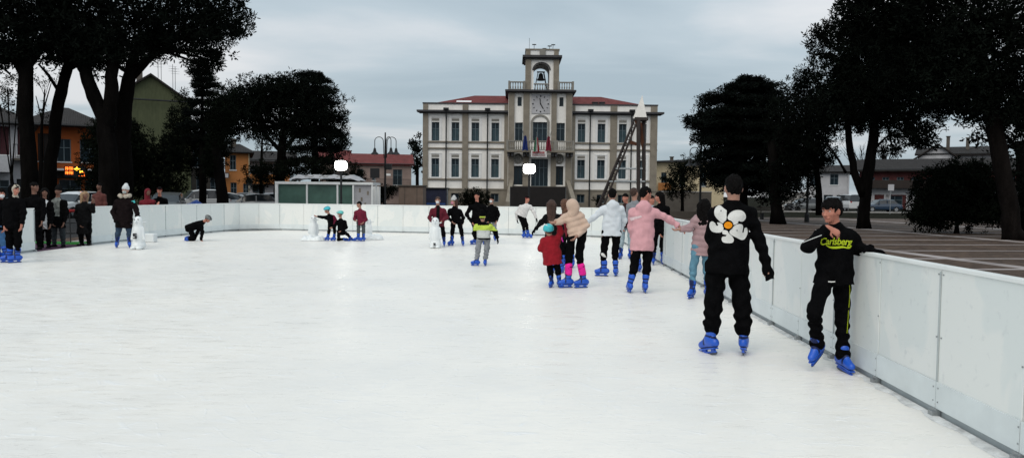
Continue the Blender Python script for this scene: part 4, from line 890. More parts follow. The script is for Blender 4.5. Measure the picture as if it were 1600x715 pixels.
# ------------------------------------------------------------------ trees
def leaf_mesh(blobs, dens, cr, nl, lw, holes=.0, flat=1.0, seed=1):
    """blobs: (centre, (a,b,c)) in metres; clumps of needle tufts spread through each ellipsoid; returns triangle vertices"""
    rg = np.random.default_rng(seed); out = []
    for c, (a, b, h) in blobs:
        n = max(12, int(1.5*dens*(PI*a*h*.6+PI*a*b*.25)/(cr*cr)))
        u = rg.normal(size=(n, 3)); u /= np.linalg.norm(u, axis=1)[:, None]
        r = rg.random(n)**(1/2.2); r = np.clip(r+rg.normal(0, .05, n), 0, 1.10)
        p = u*r[:, None]*np.array([a, b, h])
        wob = 1+.14*np.sin(u[:, 0]*5+seed)*np.cos(u[:, 2]*6+seed*2)+.08*np.sin(u[:, 0]*11+u[:, 1]*7+seed*3)+.06*np.sin(u[:, 2]*17+u[:, 0]*13)
        p = p*wob[:, None]+np.array(c)
        if holes > 0:
            f = (np.sin(p[:, 0]*1.9+seed)+np.sin(p[:, 2]*2.6+seed*1.7)+np.sin(p[:, 1]*1.3+p[:, 0]*.9)+np.sin(p[:, 0]*4.3-p[:, 2]*3.9))/4
            p = p[f < 1-holes*1.25]
        out.append(p)
    cs = np.concatenate(out); n = len(cs)
    crs = cr*rg.uniform(.6, 1.25, n)
    d = rg.normal(size=(n, nl, 3)); d /= np.linalg.norm(d, axis=2)[:, :, None]
    d[:, :, 2] = d[:, :, 2]*flat+.12*(flat > .5)
    base = cs[:, None, :]+d*(rg.random((n, nl, 1))*.62)*crs[:, None, None]
    tip = base+d*(rg.uniform(.28, .55, (n, nl, 1)))*crs[:, None, None]
    s = rg.normal(size=(n, nl, 3)); s = np.cross(s, d); s /= (np.linalg.norm(s, axis=2)[:, :, None]+1e-6)
    wd = lw*crs[:, None, None]*rg.uniform(.6, 1.3, (n, nl, 1))
    v = np.stack([base-s*wd*.6, base+s*wd*.6, base*.35+tip*.65+s*wd*.6, tip, base*.35+tip*.65-s*wd*.6], axis=2).reshape(-1, 3)
    return v
def leaf_obj(name, v, m, parent, org):
    v = (v-np.array(org)).astype(np.float32); nf = len(v)//5; me = bpy.data.meshes.new(name)
    me.vertices.add(len(v)); me.vertices.foreach_set('co', v.ravel())
    me.loops.add(nf*5); me.loops.foreach_set('vertex_index', np.arange(nf*5, dtype=np.int32))
    me.polygons.add(nf); me.polygons.foreach_set('loop_start', np.arange(0, nf*5, 5, dtype=np.int32))
    me.update(calc_edges=True); return link(name, me, m, parent)
TREES = 0
def tree(label, d, limbs, blobs, m='pine', dens=2.6, cr=.42, nl=24, lw=.12, holes=.0, flat=1.0, name='pine_tree', cat='tree', dr=None, group=None, extra=()):
    """limbs: lists of (px,py,r_metres[,dd]); the first one is the trunk and starts at the ground; blobs: (px,py,rx,ry[,dd[,depth radius]]) in pixels"""
    global TREES; TREES += 1; k = d/FPX
    x0 = limbs[0][0]; base = P(x0[0], x0[1], d); base.z = 0
    t = thing(name, label, cat, base, 0, group)
    tm = MB()
    for li, l in enumerate(limbs):
        pts, rs = [], []
        for i, q in enumerate(l):
            dd = q[3] if len(q) > 3 else 0; p = P(q[0], q[1], d+dd)
            if li == 0 and i == 0: p.z = -.05
            pts.append(p-base); rs.append(q[2])
        # resample with a little crookedness
        P2, R2 = [], []
        for i in range(len(pts)-1):
            for s_ in range(3):
                f = s_/3; j = 0 if (i == 0 and s_ == 0) else rs[i]*.16
                P2.append(pts[i].lerp(pts[i+1], f)+Vector((random.uniform(-j,j), random.uniform(-j,j), 0))); R2.append((rs[i]*(1-f)+rs[i+1]*f)*random.uniform(.93,1.08))
        P2.append(pts[-1]); R2.append(rs[-1])
        if li == 0: R2[0] *= 1.35
        tm.tube(P2, R2, 10)
    bl = []
    for q in blobs:
        dd = q[4] if len(q) > 4 else 0; dp = q[5] if len(q) > 5 else (q[2]+q[3])/2*k*1.0
        c = P(q[0], q[1], d+dd); bl.append((tuple(c), (q[2]*k, dp, q[3]*k)))
    # limbs inside the crown reaching for each mass of foliage
    for c, (a, b, h) in bl:
        tip = Vector(c)-base; src = Vector(tm.v[-1]) if False else None
        l = limbs[0]; e = P(l[-1][0], l[-1][1], d+(l[-1][3] if len(l[-1]) > 3 else 0))-base
        mid = e.lerp(tip, .5)+Vector((0,0,-.3*abs(h)))
        tm.tube([e-Vector((0,0,.4)), mid, tip], [l[-1][2]*.6, l[-1][2]*.4, .04], 6)
    tm.build('trunk', M['bark' if 'nearest umbrella' in label else 'bark_dark'], t, smooth=True)
    leaf_obj('crown', leaf_mesh(bl, dens*.9, cr*.8, nl, lw, holes, flat, TREES), M[m], t, base)
    return t
# --- left umbrella pines
PG = 'umbrella pines behind the left side of the rink'
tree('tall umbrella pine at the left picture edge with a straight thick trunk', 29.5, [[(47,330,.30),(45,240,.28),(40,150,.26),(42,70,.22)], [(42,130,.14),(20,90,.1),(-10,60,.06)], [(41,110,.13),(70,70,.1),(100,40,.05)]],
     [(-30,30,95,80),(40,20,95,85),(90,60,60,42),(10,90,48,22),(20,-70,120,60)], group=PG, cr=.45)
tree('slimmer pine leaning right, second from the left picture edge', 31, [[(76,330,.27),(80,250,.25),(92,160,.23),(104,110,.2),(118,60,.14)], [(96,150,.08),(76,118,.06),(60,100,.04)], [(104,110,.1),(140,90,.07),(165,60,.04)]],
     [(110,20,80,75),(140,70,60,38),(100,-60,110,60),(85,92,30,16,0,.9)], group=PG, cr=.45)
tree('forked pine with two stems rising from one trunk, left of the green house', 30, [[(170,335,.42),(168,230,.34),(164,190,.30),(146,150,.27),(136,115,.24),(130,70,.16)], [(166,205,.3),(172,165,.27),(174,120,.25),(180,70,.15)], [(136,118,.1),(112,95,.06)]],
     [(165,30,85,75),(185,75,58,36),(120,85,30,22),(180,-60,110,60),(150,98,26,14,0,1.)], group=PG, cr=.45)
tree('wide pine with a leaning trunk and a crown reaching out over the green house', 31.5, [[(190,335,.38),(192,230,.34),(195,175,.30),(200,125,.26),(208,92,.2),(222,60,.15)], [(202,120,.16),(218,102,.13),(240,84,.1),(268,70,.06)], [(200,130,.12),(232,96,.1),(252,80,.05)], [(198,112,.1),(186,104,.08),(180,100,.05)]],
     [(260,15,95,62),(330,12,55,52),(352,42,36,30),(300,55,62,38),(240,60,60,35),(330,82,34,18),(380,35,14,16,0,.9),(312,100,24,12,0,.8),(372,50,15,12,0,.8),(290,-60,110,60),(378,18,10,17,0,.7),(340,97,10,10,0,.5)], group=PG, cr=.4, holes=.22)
# thin layered cedar under the crown's end
def cedar(label, d, px, ptop, pbot, tiers, r=.2, m='cedar', cr=.28, lean=0, nl=12, dens=3.0, name='cedar_tree'):
    """tiers: (py, left reach px, right reach px)"""
    global TREES; TREES += 1; k = d/FPX; base = P(px, 330, d); base.z = 0; t = thing(name, label, 'tree', base)
    top = P(px+lean, ptop, d)-base; tm = MB(); tm.tube([(0,0,-.05), (top.x*.5, 0, top.z*.5), tuple(top)], [r, r*.7, .03], 8)
    bl = []
    for py, l, rr in tiers:
        c = P(px+lean*.5, py, d)-base
        for reach, sgn in ((l, -1), (rr, 1)):
            for dy in (-.5, 0, .5):
                L = reach*k*(1 if dy == 0 else .8); ex = Vector((c.x+sgn*L*random.uniform(.86,1.05), dy*L*1.1, c.z+L*random.uniform(-.16,.04)))
                tm.tube([tuple(c), tuple(c.lerp(ex, .5)+Vector((0,0,.08*L))), tuple(ex)], [r*.3, r*.18, .02], 5)
                for f in (.3, .52, .72, .9):
                    q = c.lerp(ex, f)+Vector((0,0,.06*L*(1-f)))+base
                    bl.append((tuple(q+Vector((0,0,random.uniform(-.12,.12)))), (L*.2+.08, L*.24+.1, .16+.05*L)))
        for yd in (-1, 1):
            L = (l+rr)/2*k*.9; ex = Vector((c.x, yd*L, c.z-.08*L)); tm.tube([tuple(c), tuple(ex)], [r*.3, .02], 5)
            for f in (.35, .65, .9): bl.append((tuple(c.lerp(ex, f)+base), (L*.24, L*.2+.1, .14+.03*L)))
    tm.build('trunk', M['bark_dark'], t, smooth=True)
    leaf_obj('crown', leaf_mesh(bl, dens, cr*.85, nl+4, .10, 0, .55, TREES), M[m], t, base); return t
cedar('slender dark conifer with open layered branches right of the green house', 44, 316, 92, 330, [(100,12,10),(113,22,16),(124,14,20),(134,16,28),(146,10,24),(160,20,30),(176,26,34),(196,34,30),(216,30,36)], r=.2, cr=.26)
# --- understory on the left
BG = 'dark evergreen bushes behind the left board'
tree('broad dark evergreen filling the space under the forked pine', 46, [[(150,330,.2),(150,280,.15),(150,240,.1)]], [(160,245,32,50),(185,225,38,42),(160,300,50,28),(165,215,34,30),(195,200,26,18),(215,235,34,30)], 'bush', 3.2, .36, 21, .13, name='evergreen_tree', group=BG)
tree('dark evergreen in front of the green house, left of the slender conifer', 47, [[(228,330,.2),(228,290,.15),(228,250,.1)]], [(222,250,40,42),(262,265,32,48),(245,296,44,26),(200,275,30,40),(280,235,30,36),(205,222,24,22)], 'bush', 3.2, .36, 21, .13, name='evergreen_tree', group=BG)
tree('dense dark evergreen under the slender conifer beside the dark shop building', 48, [[(318,330,.2),(318,270,.15),(320,215,.1)]], [(300,190,36,50),(330,225,34,46),(278,215,24,48),(345,190,24,40),(322,262,30,24)], 'bush', 3.2, .36, 21, .13, name='evergreen_tree', group=BG)
tree('leaning dark trunk with ivy in front of the parked white van', 40, [[(352,330,.36),(345,290,.3),(338,240,.24),(336,200,.18)]], [(338,215,22,40),(350,170,26,32),(330,255,16,20)], 'bush', 3.0, .34, 21, .13, name='evergreen_tree', group=BG)
tree('dark shrub showing between the left tree trunks above the standing people', 36, [[(20,330,.12),(20,300,.1),(18,270,.06)]], [(12,140,26,20,0,1),(30,118,18,13,0,1),(0,165,20,14,0,1)], 'bush', 1.1, .3, 14, .14, holes=.3, name='evergreen_tree', group=BG)
tree('bare branched tree with thin foliage between the two leftmost pine trunks', 40, [[(62,330,.12),(64,250,.1),(66,190,.06),(70,140,.03)], [(66,190,.04),(56,150,.02)], [(66,180,.04),(80,130,.02)]], [(66,175,12,22,0,.6),(60,130,16,12,0,.6),(80,120,12,14,0,.6)], 'bush', .8, .28, 12, .12, holes=.3, name='evergreen_tree', group=BG)
# --- big tree, centre left
tree('great dark umbrella pine rounded like a dome, behind the kiosk', 52, [[(436,330,.42),(438,280,.38),(440,230,.3),(446,190,.2)], [(440,240,.2),(470,200,.12),(500,180,.06)], [(438,236,.16),(410,205,.1),(390,190,.06)]],
     [(400,150,52,30),(445,142,50,26),(490,150,34,24),(372,165,34,26),(385,178,44,40),(430,160,56,42),(475,165,56,46),(510,190,38,50),(360,192,28,26),(525,228,22,32),(470,205,50,24),(415,205,26,14),(345,170,18,14)], cr=.45, dens=3.2, holes=.0, name='pine_tree')
cedar('spiky dark cedar poking above and right of the dome shaped pine', 54, 492, 112, 330, [(118,32,12),(126,20,26),(140,26,34),(158,30,40),(182,30,46),(208,34,52),(232,40,44),(250,50,38)], r=.34, cr=.36, dens=3.2)
tree('thin ragged foliage hanging under the dome shaped pine', 50, [[(408,330,.14),(408,260,.1),(410,215,.06)]], [(415,225,18,20,0,1),(455,232,20,16,0,1),(480,240,22,14,0,1),(395,215,14,14,0,1)], 'pine', 1.3, .3, 14, .14, holes=.3, name='evergreen_tree', group=BG)
tree('low dark hedge of laurel right behind the kiosk', 47, [[(450,330,.1),(450,290,.08)]], [(405,275,26,22,2,1.5),(440,268,40,20,2,1.5),(490,262,36,18,2,1.5),(520,276,22,18,2,1.5)], 'bush', 3.2, .34, 21, .13, name='hedge', cat='hedge')
tree('small leafy tree left of the pinkish house, above the kiosk', 66, [[(553,330,.12),(553,290,.1)]], [(552,268,16,18),(545,285,18,14),(562,280,10,14)], 'bush', 3, .36, 19, .13, name='evergreen_tree')
tree('rounded shrub between the street lamp and the plywood booth', 58, [[(600,330,.1),(600,310,.08)]], [(598,303,17,13),(612,297,11,9),(588,310,12,12)], 'bush', 3, .34, 19, .13, name='shrub', cat='shrub')
tree('dark pine peeping out behind the left corner of the town hall', 125, [[(652,330,.3),(652,280,.3),(652,250,.2)]], [(651,232,10,24),(655,255,12,18),(645,226,5,10)], 'pine', 3, .8, 14, .24, name='pine_tree')
tree('dark shrub before the left wing of the town hall, behind the skaters', 60, [[(738,330,.1),(738,315,.08)]], [(742,308,26,14),(728,315,16,10),(756,312,14,12)], 'bush', 3.2, .34, 19, .13, name='shrub', cat='shrub')
tree('small dark shrub at the right end of the black hoarding', 62, [[(933,330,.1),(933,320,.06)]], [(935,313,10,8)], 'bush', 3, .3, 19, .13, name='shrub', cat='shrub')
# --- right
tree('pointed dark conifer shrub in front of the cream building', 56, [[(1066,330,.14),(1066,290,.1),(1068,262,.06)]], [(1068,285,24,30),(1060,268,18,16),(1080,262,18,22),(1050,296,14,18),(1042,282,8,5,0,.5),(1036,278,5,3,0,.4)], 'bush', 3, .3, 14, .16, name='evergreen_tree')
cedar('big ragged cedar with layered branches right of the cream building', 47, 1158, 124, 330, [(126,-14,40),(136,30,52),(156,72,60),(176,84,60),(196,86,66),(216,78,70),(238,70,70),(260,60,66),(280,54,60)], r=.46, cr=.4, dens=3.6)
tree('dark bushy lower half of the ragged cedar group', 49, [[(1150,330,.3),(1150,280,.25),(1150,240,.2)]], [(1195,290,44,28),(1182,152,46,24),(1120,200,44,44),(1140,235,50,66),(1185,240,50,60),(1120,270,30,30),(1180,160,46,34),(1200,180,50,50),(1165,285,40,22)], 'cedar', 3.6, .42, 22, .13, name='evergreen_tree')
tree('dark pine between the ragged cedar and the forked pine', 43, [[(1216,336,.36),(1210,280,.3),(1206,220,.26)], [(1280,336,.2),(1278,280,.17),(1270,220,.14)]], [(1240,200,46,70),(1262,210,44,60),(1230,285,40,38),(1250,262,30,30),(1290,190,26,50),(1262,240,40,30),(1225,265,34,22),(1270,170,36,44),(1290,250,14,14,0,1),(1258,128,30,22)], 'pine', 3.4, .42, 22, .12, holes=.02)
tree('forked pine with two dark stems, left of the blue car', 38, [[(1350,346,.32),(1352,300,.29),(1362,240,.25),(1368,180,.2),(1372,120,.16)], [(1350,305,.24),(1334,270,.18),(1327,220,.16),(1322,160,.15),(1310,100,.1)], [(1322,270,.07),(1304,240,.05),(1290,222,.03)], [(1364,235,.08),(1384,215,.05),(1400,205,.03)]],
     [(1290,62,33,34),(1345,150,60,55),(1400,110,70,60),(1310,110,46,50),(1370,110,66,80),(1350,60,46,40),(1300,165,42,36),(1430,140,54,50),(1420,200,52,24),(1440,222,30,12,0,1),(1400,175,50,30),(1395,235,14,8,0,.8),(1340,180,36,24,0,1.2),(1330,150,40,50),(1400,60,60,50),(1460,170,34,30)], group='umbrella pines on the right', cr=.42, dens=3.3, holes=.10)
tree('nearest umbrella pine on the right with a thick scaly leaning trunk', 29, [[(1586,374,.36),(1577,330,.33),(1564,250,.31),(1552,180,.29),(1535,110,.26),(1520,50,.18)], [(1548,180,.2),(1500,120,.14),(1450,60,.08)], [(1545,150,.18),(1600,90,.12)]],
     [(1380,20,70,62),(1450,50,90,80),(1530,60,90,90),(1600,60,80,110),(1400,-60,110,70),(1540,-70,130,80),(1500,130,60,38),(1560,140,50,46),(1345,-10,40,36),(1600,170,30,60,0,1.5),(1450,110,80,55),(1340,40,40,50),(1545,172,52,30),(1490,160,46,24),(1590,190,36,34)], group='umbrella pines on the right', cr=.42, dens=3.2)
tree('ragged foliage and thin trunk behind the nearest pine at the right picture edge', 36, [[(1606,352,.3),(1600,280,.25),(1592,220,.2)]], [(1600,230,34,50),(1600,320,36,50),(1530,215,16,20,0,.8),(1590,300,26,44),(1550,190,30,20,0,1),(1620,320,24,40)], 'pine', 1.7, .4, 14, .17, holes=.28)
tree('massive black rounded bush left of the nearest pine trunk', 34, [[(1495,352,.1),(1495,330,.08)]], [(1492,312,62,46),(1470,330,46,30),(1530,300,42,52),(1500,272,40,20),(1450,336,22,20),(1550,336,30,22),(1460,305,38,46),(1445,325,24,34),(1500,278,50,26),(1530,325,45,38)], 'bush', 3.6, .33, 23, .13, name='large_bush', cat='bush')
# leafless tree far behind the red building
def bare_tree(label, px, d, ptop):
    q = P(px, ptop, d); base = Vector((q.x, d, 0)); t = thing('bare_tree', label, 'tree', base); tm = MB(); br = MB()
    tm.tube([(0,0,0),(.1,0,q.z*.55)], [.22,.12], 6)
    for i in range(26):
        a = random.uniform(-1.1,1.1); z0 = q.z*random.uniform(.35,.6); L = (q.z-z0)*random.uniform(.7,1.05); x1 = math.sin(a)*L*.7; y1 = random.uniform(-1,1)*L*.5
        br.tube([(.07,0,z0),(x1*.5,y1*.5,z0+L*.55),(x1,y1,z0+L)], [.07,.045,.015], 4)
        for j in range(4): f = random.uniform(.4,.9); br.tube([(x1*f,y1*f,z0+L*f),(x1*f+random.uniform(-.8,.8),y1*f,z0+L*f+random.uniform(.4,1.2))], [.03,.01], 3)
    tm.build('trunk', M['bark'], t); br.build('branches', M['bark'], t)
bare_tree('leafless tree with upright twigs behind the left end of the long red building', 1385, 122, 212)
bare_tree('leafless tree with upright twigs nearer the white house on the right', 1352, 120, 222)
# ------------------------------------------------------------------ signed distance modelling for bodies and clothes
def smin(a, b, k): h = np.maximum(k-np.abs(a-b), 0)/k; return np.minimum(a, b)-h*h*k*.25
V3 = lambda v: np.array(v, dtype=np.float32)
def cap(a, b, ra, rb=None, ax=None, sq=1.0, k=None, w=0, fr=0):
    """tapered capsule; ax = direction in which it is flattened by the factor sq"""
    return ('c', V3(a), V3(b), ra, ra if rb is None else rb, None if ax is None else V3(ax), sq, k, w, fr)
def ell(c, R, r, k=None): return ('e', V3(c), np.array(R, dtype=np.float32), V3(r), k)   # R rows: local axes
def sub(p, k=.01): return ('s', p, k)
def clip(p, pt, n): return ('t', p, V3(pt), V3(n), p[7])
def _b(p):
    if p[0] == 't': return _b(p[1])
    if p[0] == 'c':
        r = max(p[3], p[4]); return np.minimum(p[1], p[2])-r, np.maximum(p[1], p[2])+r
    r = float(max(p[3])); return p[1]-r, p[1]+r
def _ev(p, X, Y, Z):
    if p[0] == 't':
        pt, n = p[2], p[3]; return np.maximum(_ev(p[1], X, Y, Z), (X-pt[0])*n[0]+(Y-pt[1])*n[1]+(Z-pt[2])*n[2])
    if p[0] == 'c':
        a, b, ra, rb, ax, sq, _, w, fr = p[1:]; ab = b-a; L2 = float(ab@ab)+1e-9
        x, y, z = X-a[0], Y-a[1], Z-a[2]; t = np.clip((x*ab[0]+y*ab[1]+z*ab[2])/L2, 0, 1)
        x = x-ab[0]*t; y = y-ab[1]*t; z = z-ab[2]*t
        if ax is not None: q = (x*ax[0]+y*ax[1]+z*ax[2])*(1/sq-1); x = x+ax[0]*q; y = y+ax[1]*q; z = z+ax[2]*q
        d = np.sqrt(x*x+y*y+z*z)-(ra+(rb-ra)*t)
        if ax is not None and sq < 1: d = d*(.5+.5*sq)
        if w: ph = t*math.sqrt(L2)*fr; d = d+w*np.sin(ph+1.4*np.sin(X*23+Z*9)+1.1*np.sin(Y*19-Z*7))*(.4+.6*np.sin(t*3.1)**2 if False else 1)
        return d
    c, R, r = p[1], p[2], p[3]; x, y, z = X-c[0], Y-c[1], Z-c[2]
    u = R[0][0]*x+R[0][1]*y+R[0][2]*z; v = R[1][0]*x+R[1][1]*y+R[1][2]*z; w = R[2][0]*x+R[2][1]*y+R[2][2]*z
    k0 = np.sqrt((u/r[0])**2+(v/r[1])**2+(w/r[2])**2); k1 = np.sqrt((u/r[0]**2)**2+(v/r[1]**2)**2+(w/r[2]**2)**2)+1e-6
    return k0*(k0-1)/k1
def sdf(prims, vox, k=.03, disp=None, half=()):
    un = [p for p in prims if p[0] != 's']; B = [_b(p) for p in un]
    lo = np.min([b[0] for b in B], axis=0)-vox*3-.012; hi = np.max([b[1] for b in B], axis=0)+vox*3+.012
    n = np.ceil((hi-lo)/vox).astype(int)+1; ax = [(lo[i]+np.arange(n[i])*vox).astype(np.float32) for i in range(3)]
    D = np.full(n, .09, dtype=np.float32)
    for p in prims:
        s_ = p[0] == 's'; q = p[1] if s_ else p; kk = p[2] if s_ else (q[7] if q[0] == 'c' else q[4]) or k
        a, b = _b(q); m = .06+kk; i0 = np.maximum(((a-m-lo)/vox).astype(int), 0); i1 = np.minimum(((b+m-lo)/vox).astype(int)+2, n)
        if np.any(i1 <= i0): continue
        sl = tuple(slice(i0[i], i1[i]) for i in range(3)); X = ax[0][sl[0]][:, None, None]; Y = ax[1][sl[1]][None, :, None]; Z = ax[2][sl[2]][None, None, :]
        d = _ev(q, X, Y, Z)
        D[sl] = -smin(-D[sl], d, kk) if s_ else smin(D[sl], np.minimum(d, .09), kk)
    X, Y, Z = ax[0][:, None, None], ax[1][None, :, None], ax[2][None, None, :]
    if disp is not None: D = D+disp(X, Y, Z).astype(np.float32)
    for (pt, nrm) in half:      # cut away what lies on the side of nrm
        D = np.maximum(D, (X-pt[0])*nrm[0]+(Y-pt[1])*nrm[1]+(Z-pt[2])*nrm[2])
    D[0] = D[-1] = .05; D[:, 0] = D[:, -1] = .05; D[:, :, 0] = D[:, :, -1] = .05
    return D, lo, vox
OFF = np.array([(i, j, k) for i in (0, 1) for j in (0, 1) for k in (0, 1)]); EDG = [(a, b) for a in range(8) for b in range(a+1, 8) if np.abs(OFF[a]-OFF[b]).sum() == 1]
def nets(D, lo, vox):
    Sg = D < 0; n = np.array(D.shape)-1; cnt = np.zeros(n, dtype=np.int8)
    for o in OFF: cnt += Sg[o[0]:o[0]+n[0], o[1]:o[1]+n[1], o[2]:o[2]+n[2]]
    mk = (cnt > 0) & (cnt < 8); I = np.argwhere(mk); idx = np.full(n, -1, dtype=np.int64); idx[mk] = np.arange(len(I))
    acc = np.zeros((len(I), 3)); c = np.zeros((len(I), 1)); vals = [D[tuple((I+o).T)] for o in OFF]
    for a, b in EDG:
        va, vb = vals[a], vals[b]; x = ((va < 0) != (vb < 0))[:, None]; t = (va/(va-vb+1e-12))[:, None]
        acc += np.where(x, OFF[a]+t*(OFF[b]-OFF[a]), 0); c += x
    v = lo+(I+acc/np.maximum(c, 1))*vox; F = []
    for axn in range(3):
        u, w = (axn+1) % 3, (axn+2) % 3
        s0 = [slice(None)]*3; s1 = [slice(None)]*3; s0[axn] = slice(0, -1); s1[axn] = slice(1, None)
        A, Bq = Sg[tuple(s0)], Sg[tuple(s1)]; E = np.argwhere(A != Bq); E = E[(E[:, u] > 0) & (E[:, w] > 0) & (E[:, u] < n[u]) & (E[:, w] < n[w])]
        ins = A[tuple(E.T)]
        def at(du, dw): q = E.copy(); q[:, u] += du; q[:, w] += dw; return idx[tuple(q.T)]
        q = np.stack([at(-1,-1), at(0,-1), at(0,0), at(-1,0)], axis=1); q[~ins] = q[~ins][:, ::-1]; F.append(q)
    return v, np.concatenate(F)
def blob(name, prims, vox, mats, parent, org, k=.03, disp=None, half=(), matfn=None):
    v, f = nets(*sdf(prims, vox, k, disp, half)); 
    if len(f) == 0: return None
    me = bpy.data.meshes.new(name); me.vertices.add(len(v)); me.vertices.foreach_set('co', (v-np.array(org)).astype(np.float32).ravel())
    me.loops.add(len(f)*4); me.loops.foreach_set('vertex_index', f.astype(np.int32).ravel()); me.polygons.add(len(f)); me.polygons.foreach_set('loop_start', np.arange(0, len(f)*4, 4, dtype=np.int32))
    me.update(calc_edges=True); o = link(name, me, mats, parent, True)
    if matfn is not None: me.polygons.foreach_set('material_index', matfn(v[f].mean(axis=1)).astype(np.int32))
    return o
# ------------------------------------------------------------------ colours of people
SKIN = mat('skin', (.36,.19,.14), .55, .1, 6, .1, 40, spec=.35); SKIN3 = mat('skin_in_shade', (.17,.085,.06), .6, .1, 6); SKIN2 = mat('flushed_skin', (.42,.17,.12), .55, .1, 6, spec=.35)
HAIR = {'black': mat('black_hair', (.004,.0035,.0035), .9, .4, 20, .6, 60, spec=.08, stretch=(1,1,.25)), 'brown': mat('brown_hair', (.045,.022,.016), .55, .4, 20, .6, 60, stretch=(1,1,.25)),
        'blond': mat('blond_hair', (.30,.19,.11), .6, .35, 20, .6, 60), 'auburn': mat('auburn_hair', (.11,.05,.03), .6, .5, 25, .8, 60), 'grey': mat('grey_hair', (.3,.3,.3), .6, .3, 20)}
BLK = fab((.0035,.0035,.004), .95, .3, 0.0); BLK2 = fab((.0075,.0075,.008), .95, .3, 0.0); DENIM = fab((.10,.22,.30), .9, .25, .05); DDENIM = fab((.035,.06,.10), .9, .3, .05); GREYT = fab((.12,.13,.145), .9, .4, .05)
BOOT = mat('blue_skate_plastic', (.010,.085,.50), .38, .12, 8, spec=.5); BOOTD = mat('dark_blue_strap', (.004,.012,.07), .5, .2, 8); BLADE = mat('skate_blade_steel', (.09,.1,.12), .35, .1, metal=.8)
EYEW = mat('eye_white', (.6,.58,.55), .3, .02); EYEI = mat('eye_iris', (.02,.012,.008), .2, .02); LIP = mat('lips', (.28,.09,.08), .5, .05)
MASKW = fab((.62,.64,.66), .9, .05)
def nrm(v): v = Vector(v); return v.normalized() if v.length > 1e-6 else Vector((0,0,1))
def mix3(a, b, t): return a.lerp(b, t)
def fdir(deg): a = math.radians(deg); return Vector((math.sin(a), math.cos(a), 0))
def hand(wr, dr, pn, side, s, curl=.5, vox=.01):
    """palm, four fingers of unequal length with two bends, thumb from the side of the palm; pn = palm normal (towards the palm side)"""
    dr = nrm(dr); pn = nrm(Vector(pn)-dr*Vector(pn).dot(dr)); sd = dr.cross(pn)*side; fr = max(.0085*s, vox*.85)
    L = []; kn = wr+dr*.085*s
    L.append(cap(wr, kn, .030*s, .036*s, pn, .5, .012)); L.append(cap(wr-dr*.02*s, wr+dr*.02*s, .026*s, .028*s, pn, .75, .015))
    for i, (ln, off) in enumerate(((.072,-.030),(.080,-.010),(.075,.010),(.058,.029))):
        a = kn+sd*off*s*1.0-dr*(.006*s*abs(i-1)); b_ = a+(dr*math.cos(curl*.6)+pn*math.sin(curl*.6))*ln*.52*s; c = b_+(dr*math.cos(curl*1.7)+pn*math.sin(curl*1.7))*ln*.55*s
        L.append(cap(a-dr*.02*s, b_, fr, fr*.95, k=.004)); L.append(cap(b_, c, fr*.95, fr*.8, k=.004))
    a = wr+dr*.022*s-sd*.026*s; b_ = a+(dr*.55-sd*.7+pn*.25)*.038*s; c = b_+(dr*.85-sd*.15+pn*.4)*.036*s
    L.append(cap(a, b_, fr*1.25, fr*1.1, k=.008)); L.append(cap(b_, c, fr*1.1, fr*.85, k=.004))
    return L
def skate(parent, org, an, kn, toe, s, vox, blade_up=None, sock=None, high=.125):
    """boot + holder + blade below the ankle joint `an`; toe = direction the foot points"""
    up = nrm(kn-an); toe = nrm(toe); foot_up = blade_up or nrm(Vector((0,0,1))-toe*toe.z) ; side = toe.cross(foot_up).normalized()
    so = an-foot_up*.075*s; heel = so-toe*.055*s; tp = so+toe*.155*s
    pr = [cap(an+up*high*s, an-foot_up*.02*s, .056*s, .049*s, side, .84), cap(heel+foot_up*.035*s, an-foot_up*.02*s, .043*s, .045*s, side, .8), cap(heel+foot_up*.028*s, tp-foot_up*(-.024)*s, .039*s, .035*s, side, .95), cap(an+toe*.03*s, tp+foot_up*.03*s-toe*.04*s, .044*s, .034*s, side, .9),
          cap(an+up*(high-.02)*s, an+up*high*s, .060*s, .061*s, side, .86)]
    def mf(c):
        d = (c-np.array(an))@np.array(up)/s; f = (c-np.array(so))@np.array(toe)/s; h = (c-np.array(so))@np.array(foot_up)/s
        m = np.zeros(len(c)); m[(d > high*.55) & (d < high*.55+.022)] = 1; m[(d > high*.1) & (d < high*.1+.02)] = 1; m[(f > .05) & (f < .075) & (h > .02)] = 1; m[h < .0] = 1
        return m
    b = blob('skate', pr, vox, [BOOT, BOOTD], parent, org, .03, None, [(so-foot_up*.012*s, -foot_up)], mf)
    o = Vector(org); h = MB(); q = so-foot_up*.012*s
    for t0, t1 in ((-.05, .0), (.085, .155)):
        c = q+toe*(t0+t1)/2*s-foot_up*.017*s; h.obox(c-o, toe, side, foot_up, (t1-t0)/2*s, .011*s, .02*s)
    h.obox(q-o+toe*.055*s-foot_up*.006*s, toe, side, foot_up, .125*s, .026*s, .007*s); h.obox(q-o+toe*.055*s-foot_up*.038*s, toe, side, foot_up, .12*s, .0095*s, .0075*s)
    h.build('blade_holder', BOOT, b)
    bl = MB(); z = q-foot_up*.046*s-o
    prof = [(-.085,.004),(-.08,-.012),(-.05,-.020),(.10,-.020),(.165,-.015),(.195,.004)]
    vs = [z+toe*x*s+foot_up*y*s+side*.0022*s*g for g in (-1, 1) for x, y in prof]; n = len(prof)
    bl.add(vs, [list(range(n)), list(range(n, 2*n))[::-1]]+[[i, i+n, (i+1) % n+n, (i+1) % n] for i in range(n)]); bl.build('blade', BLADE, b)
    return b
PEOPLE = []
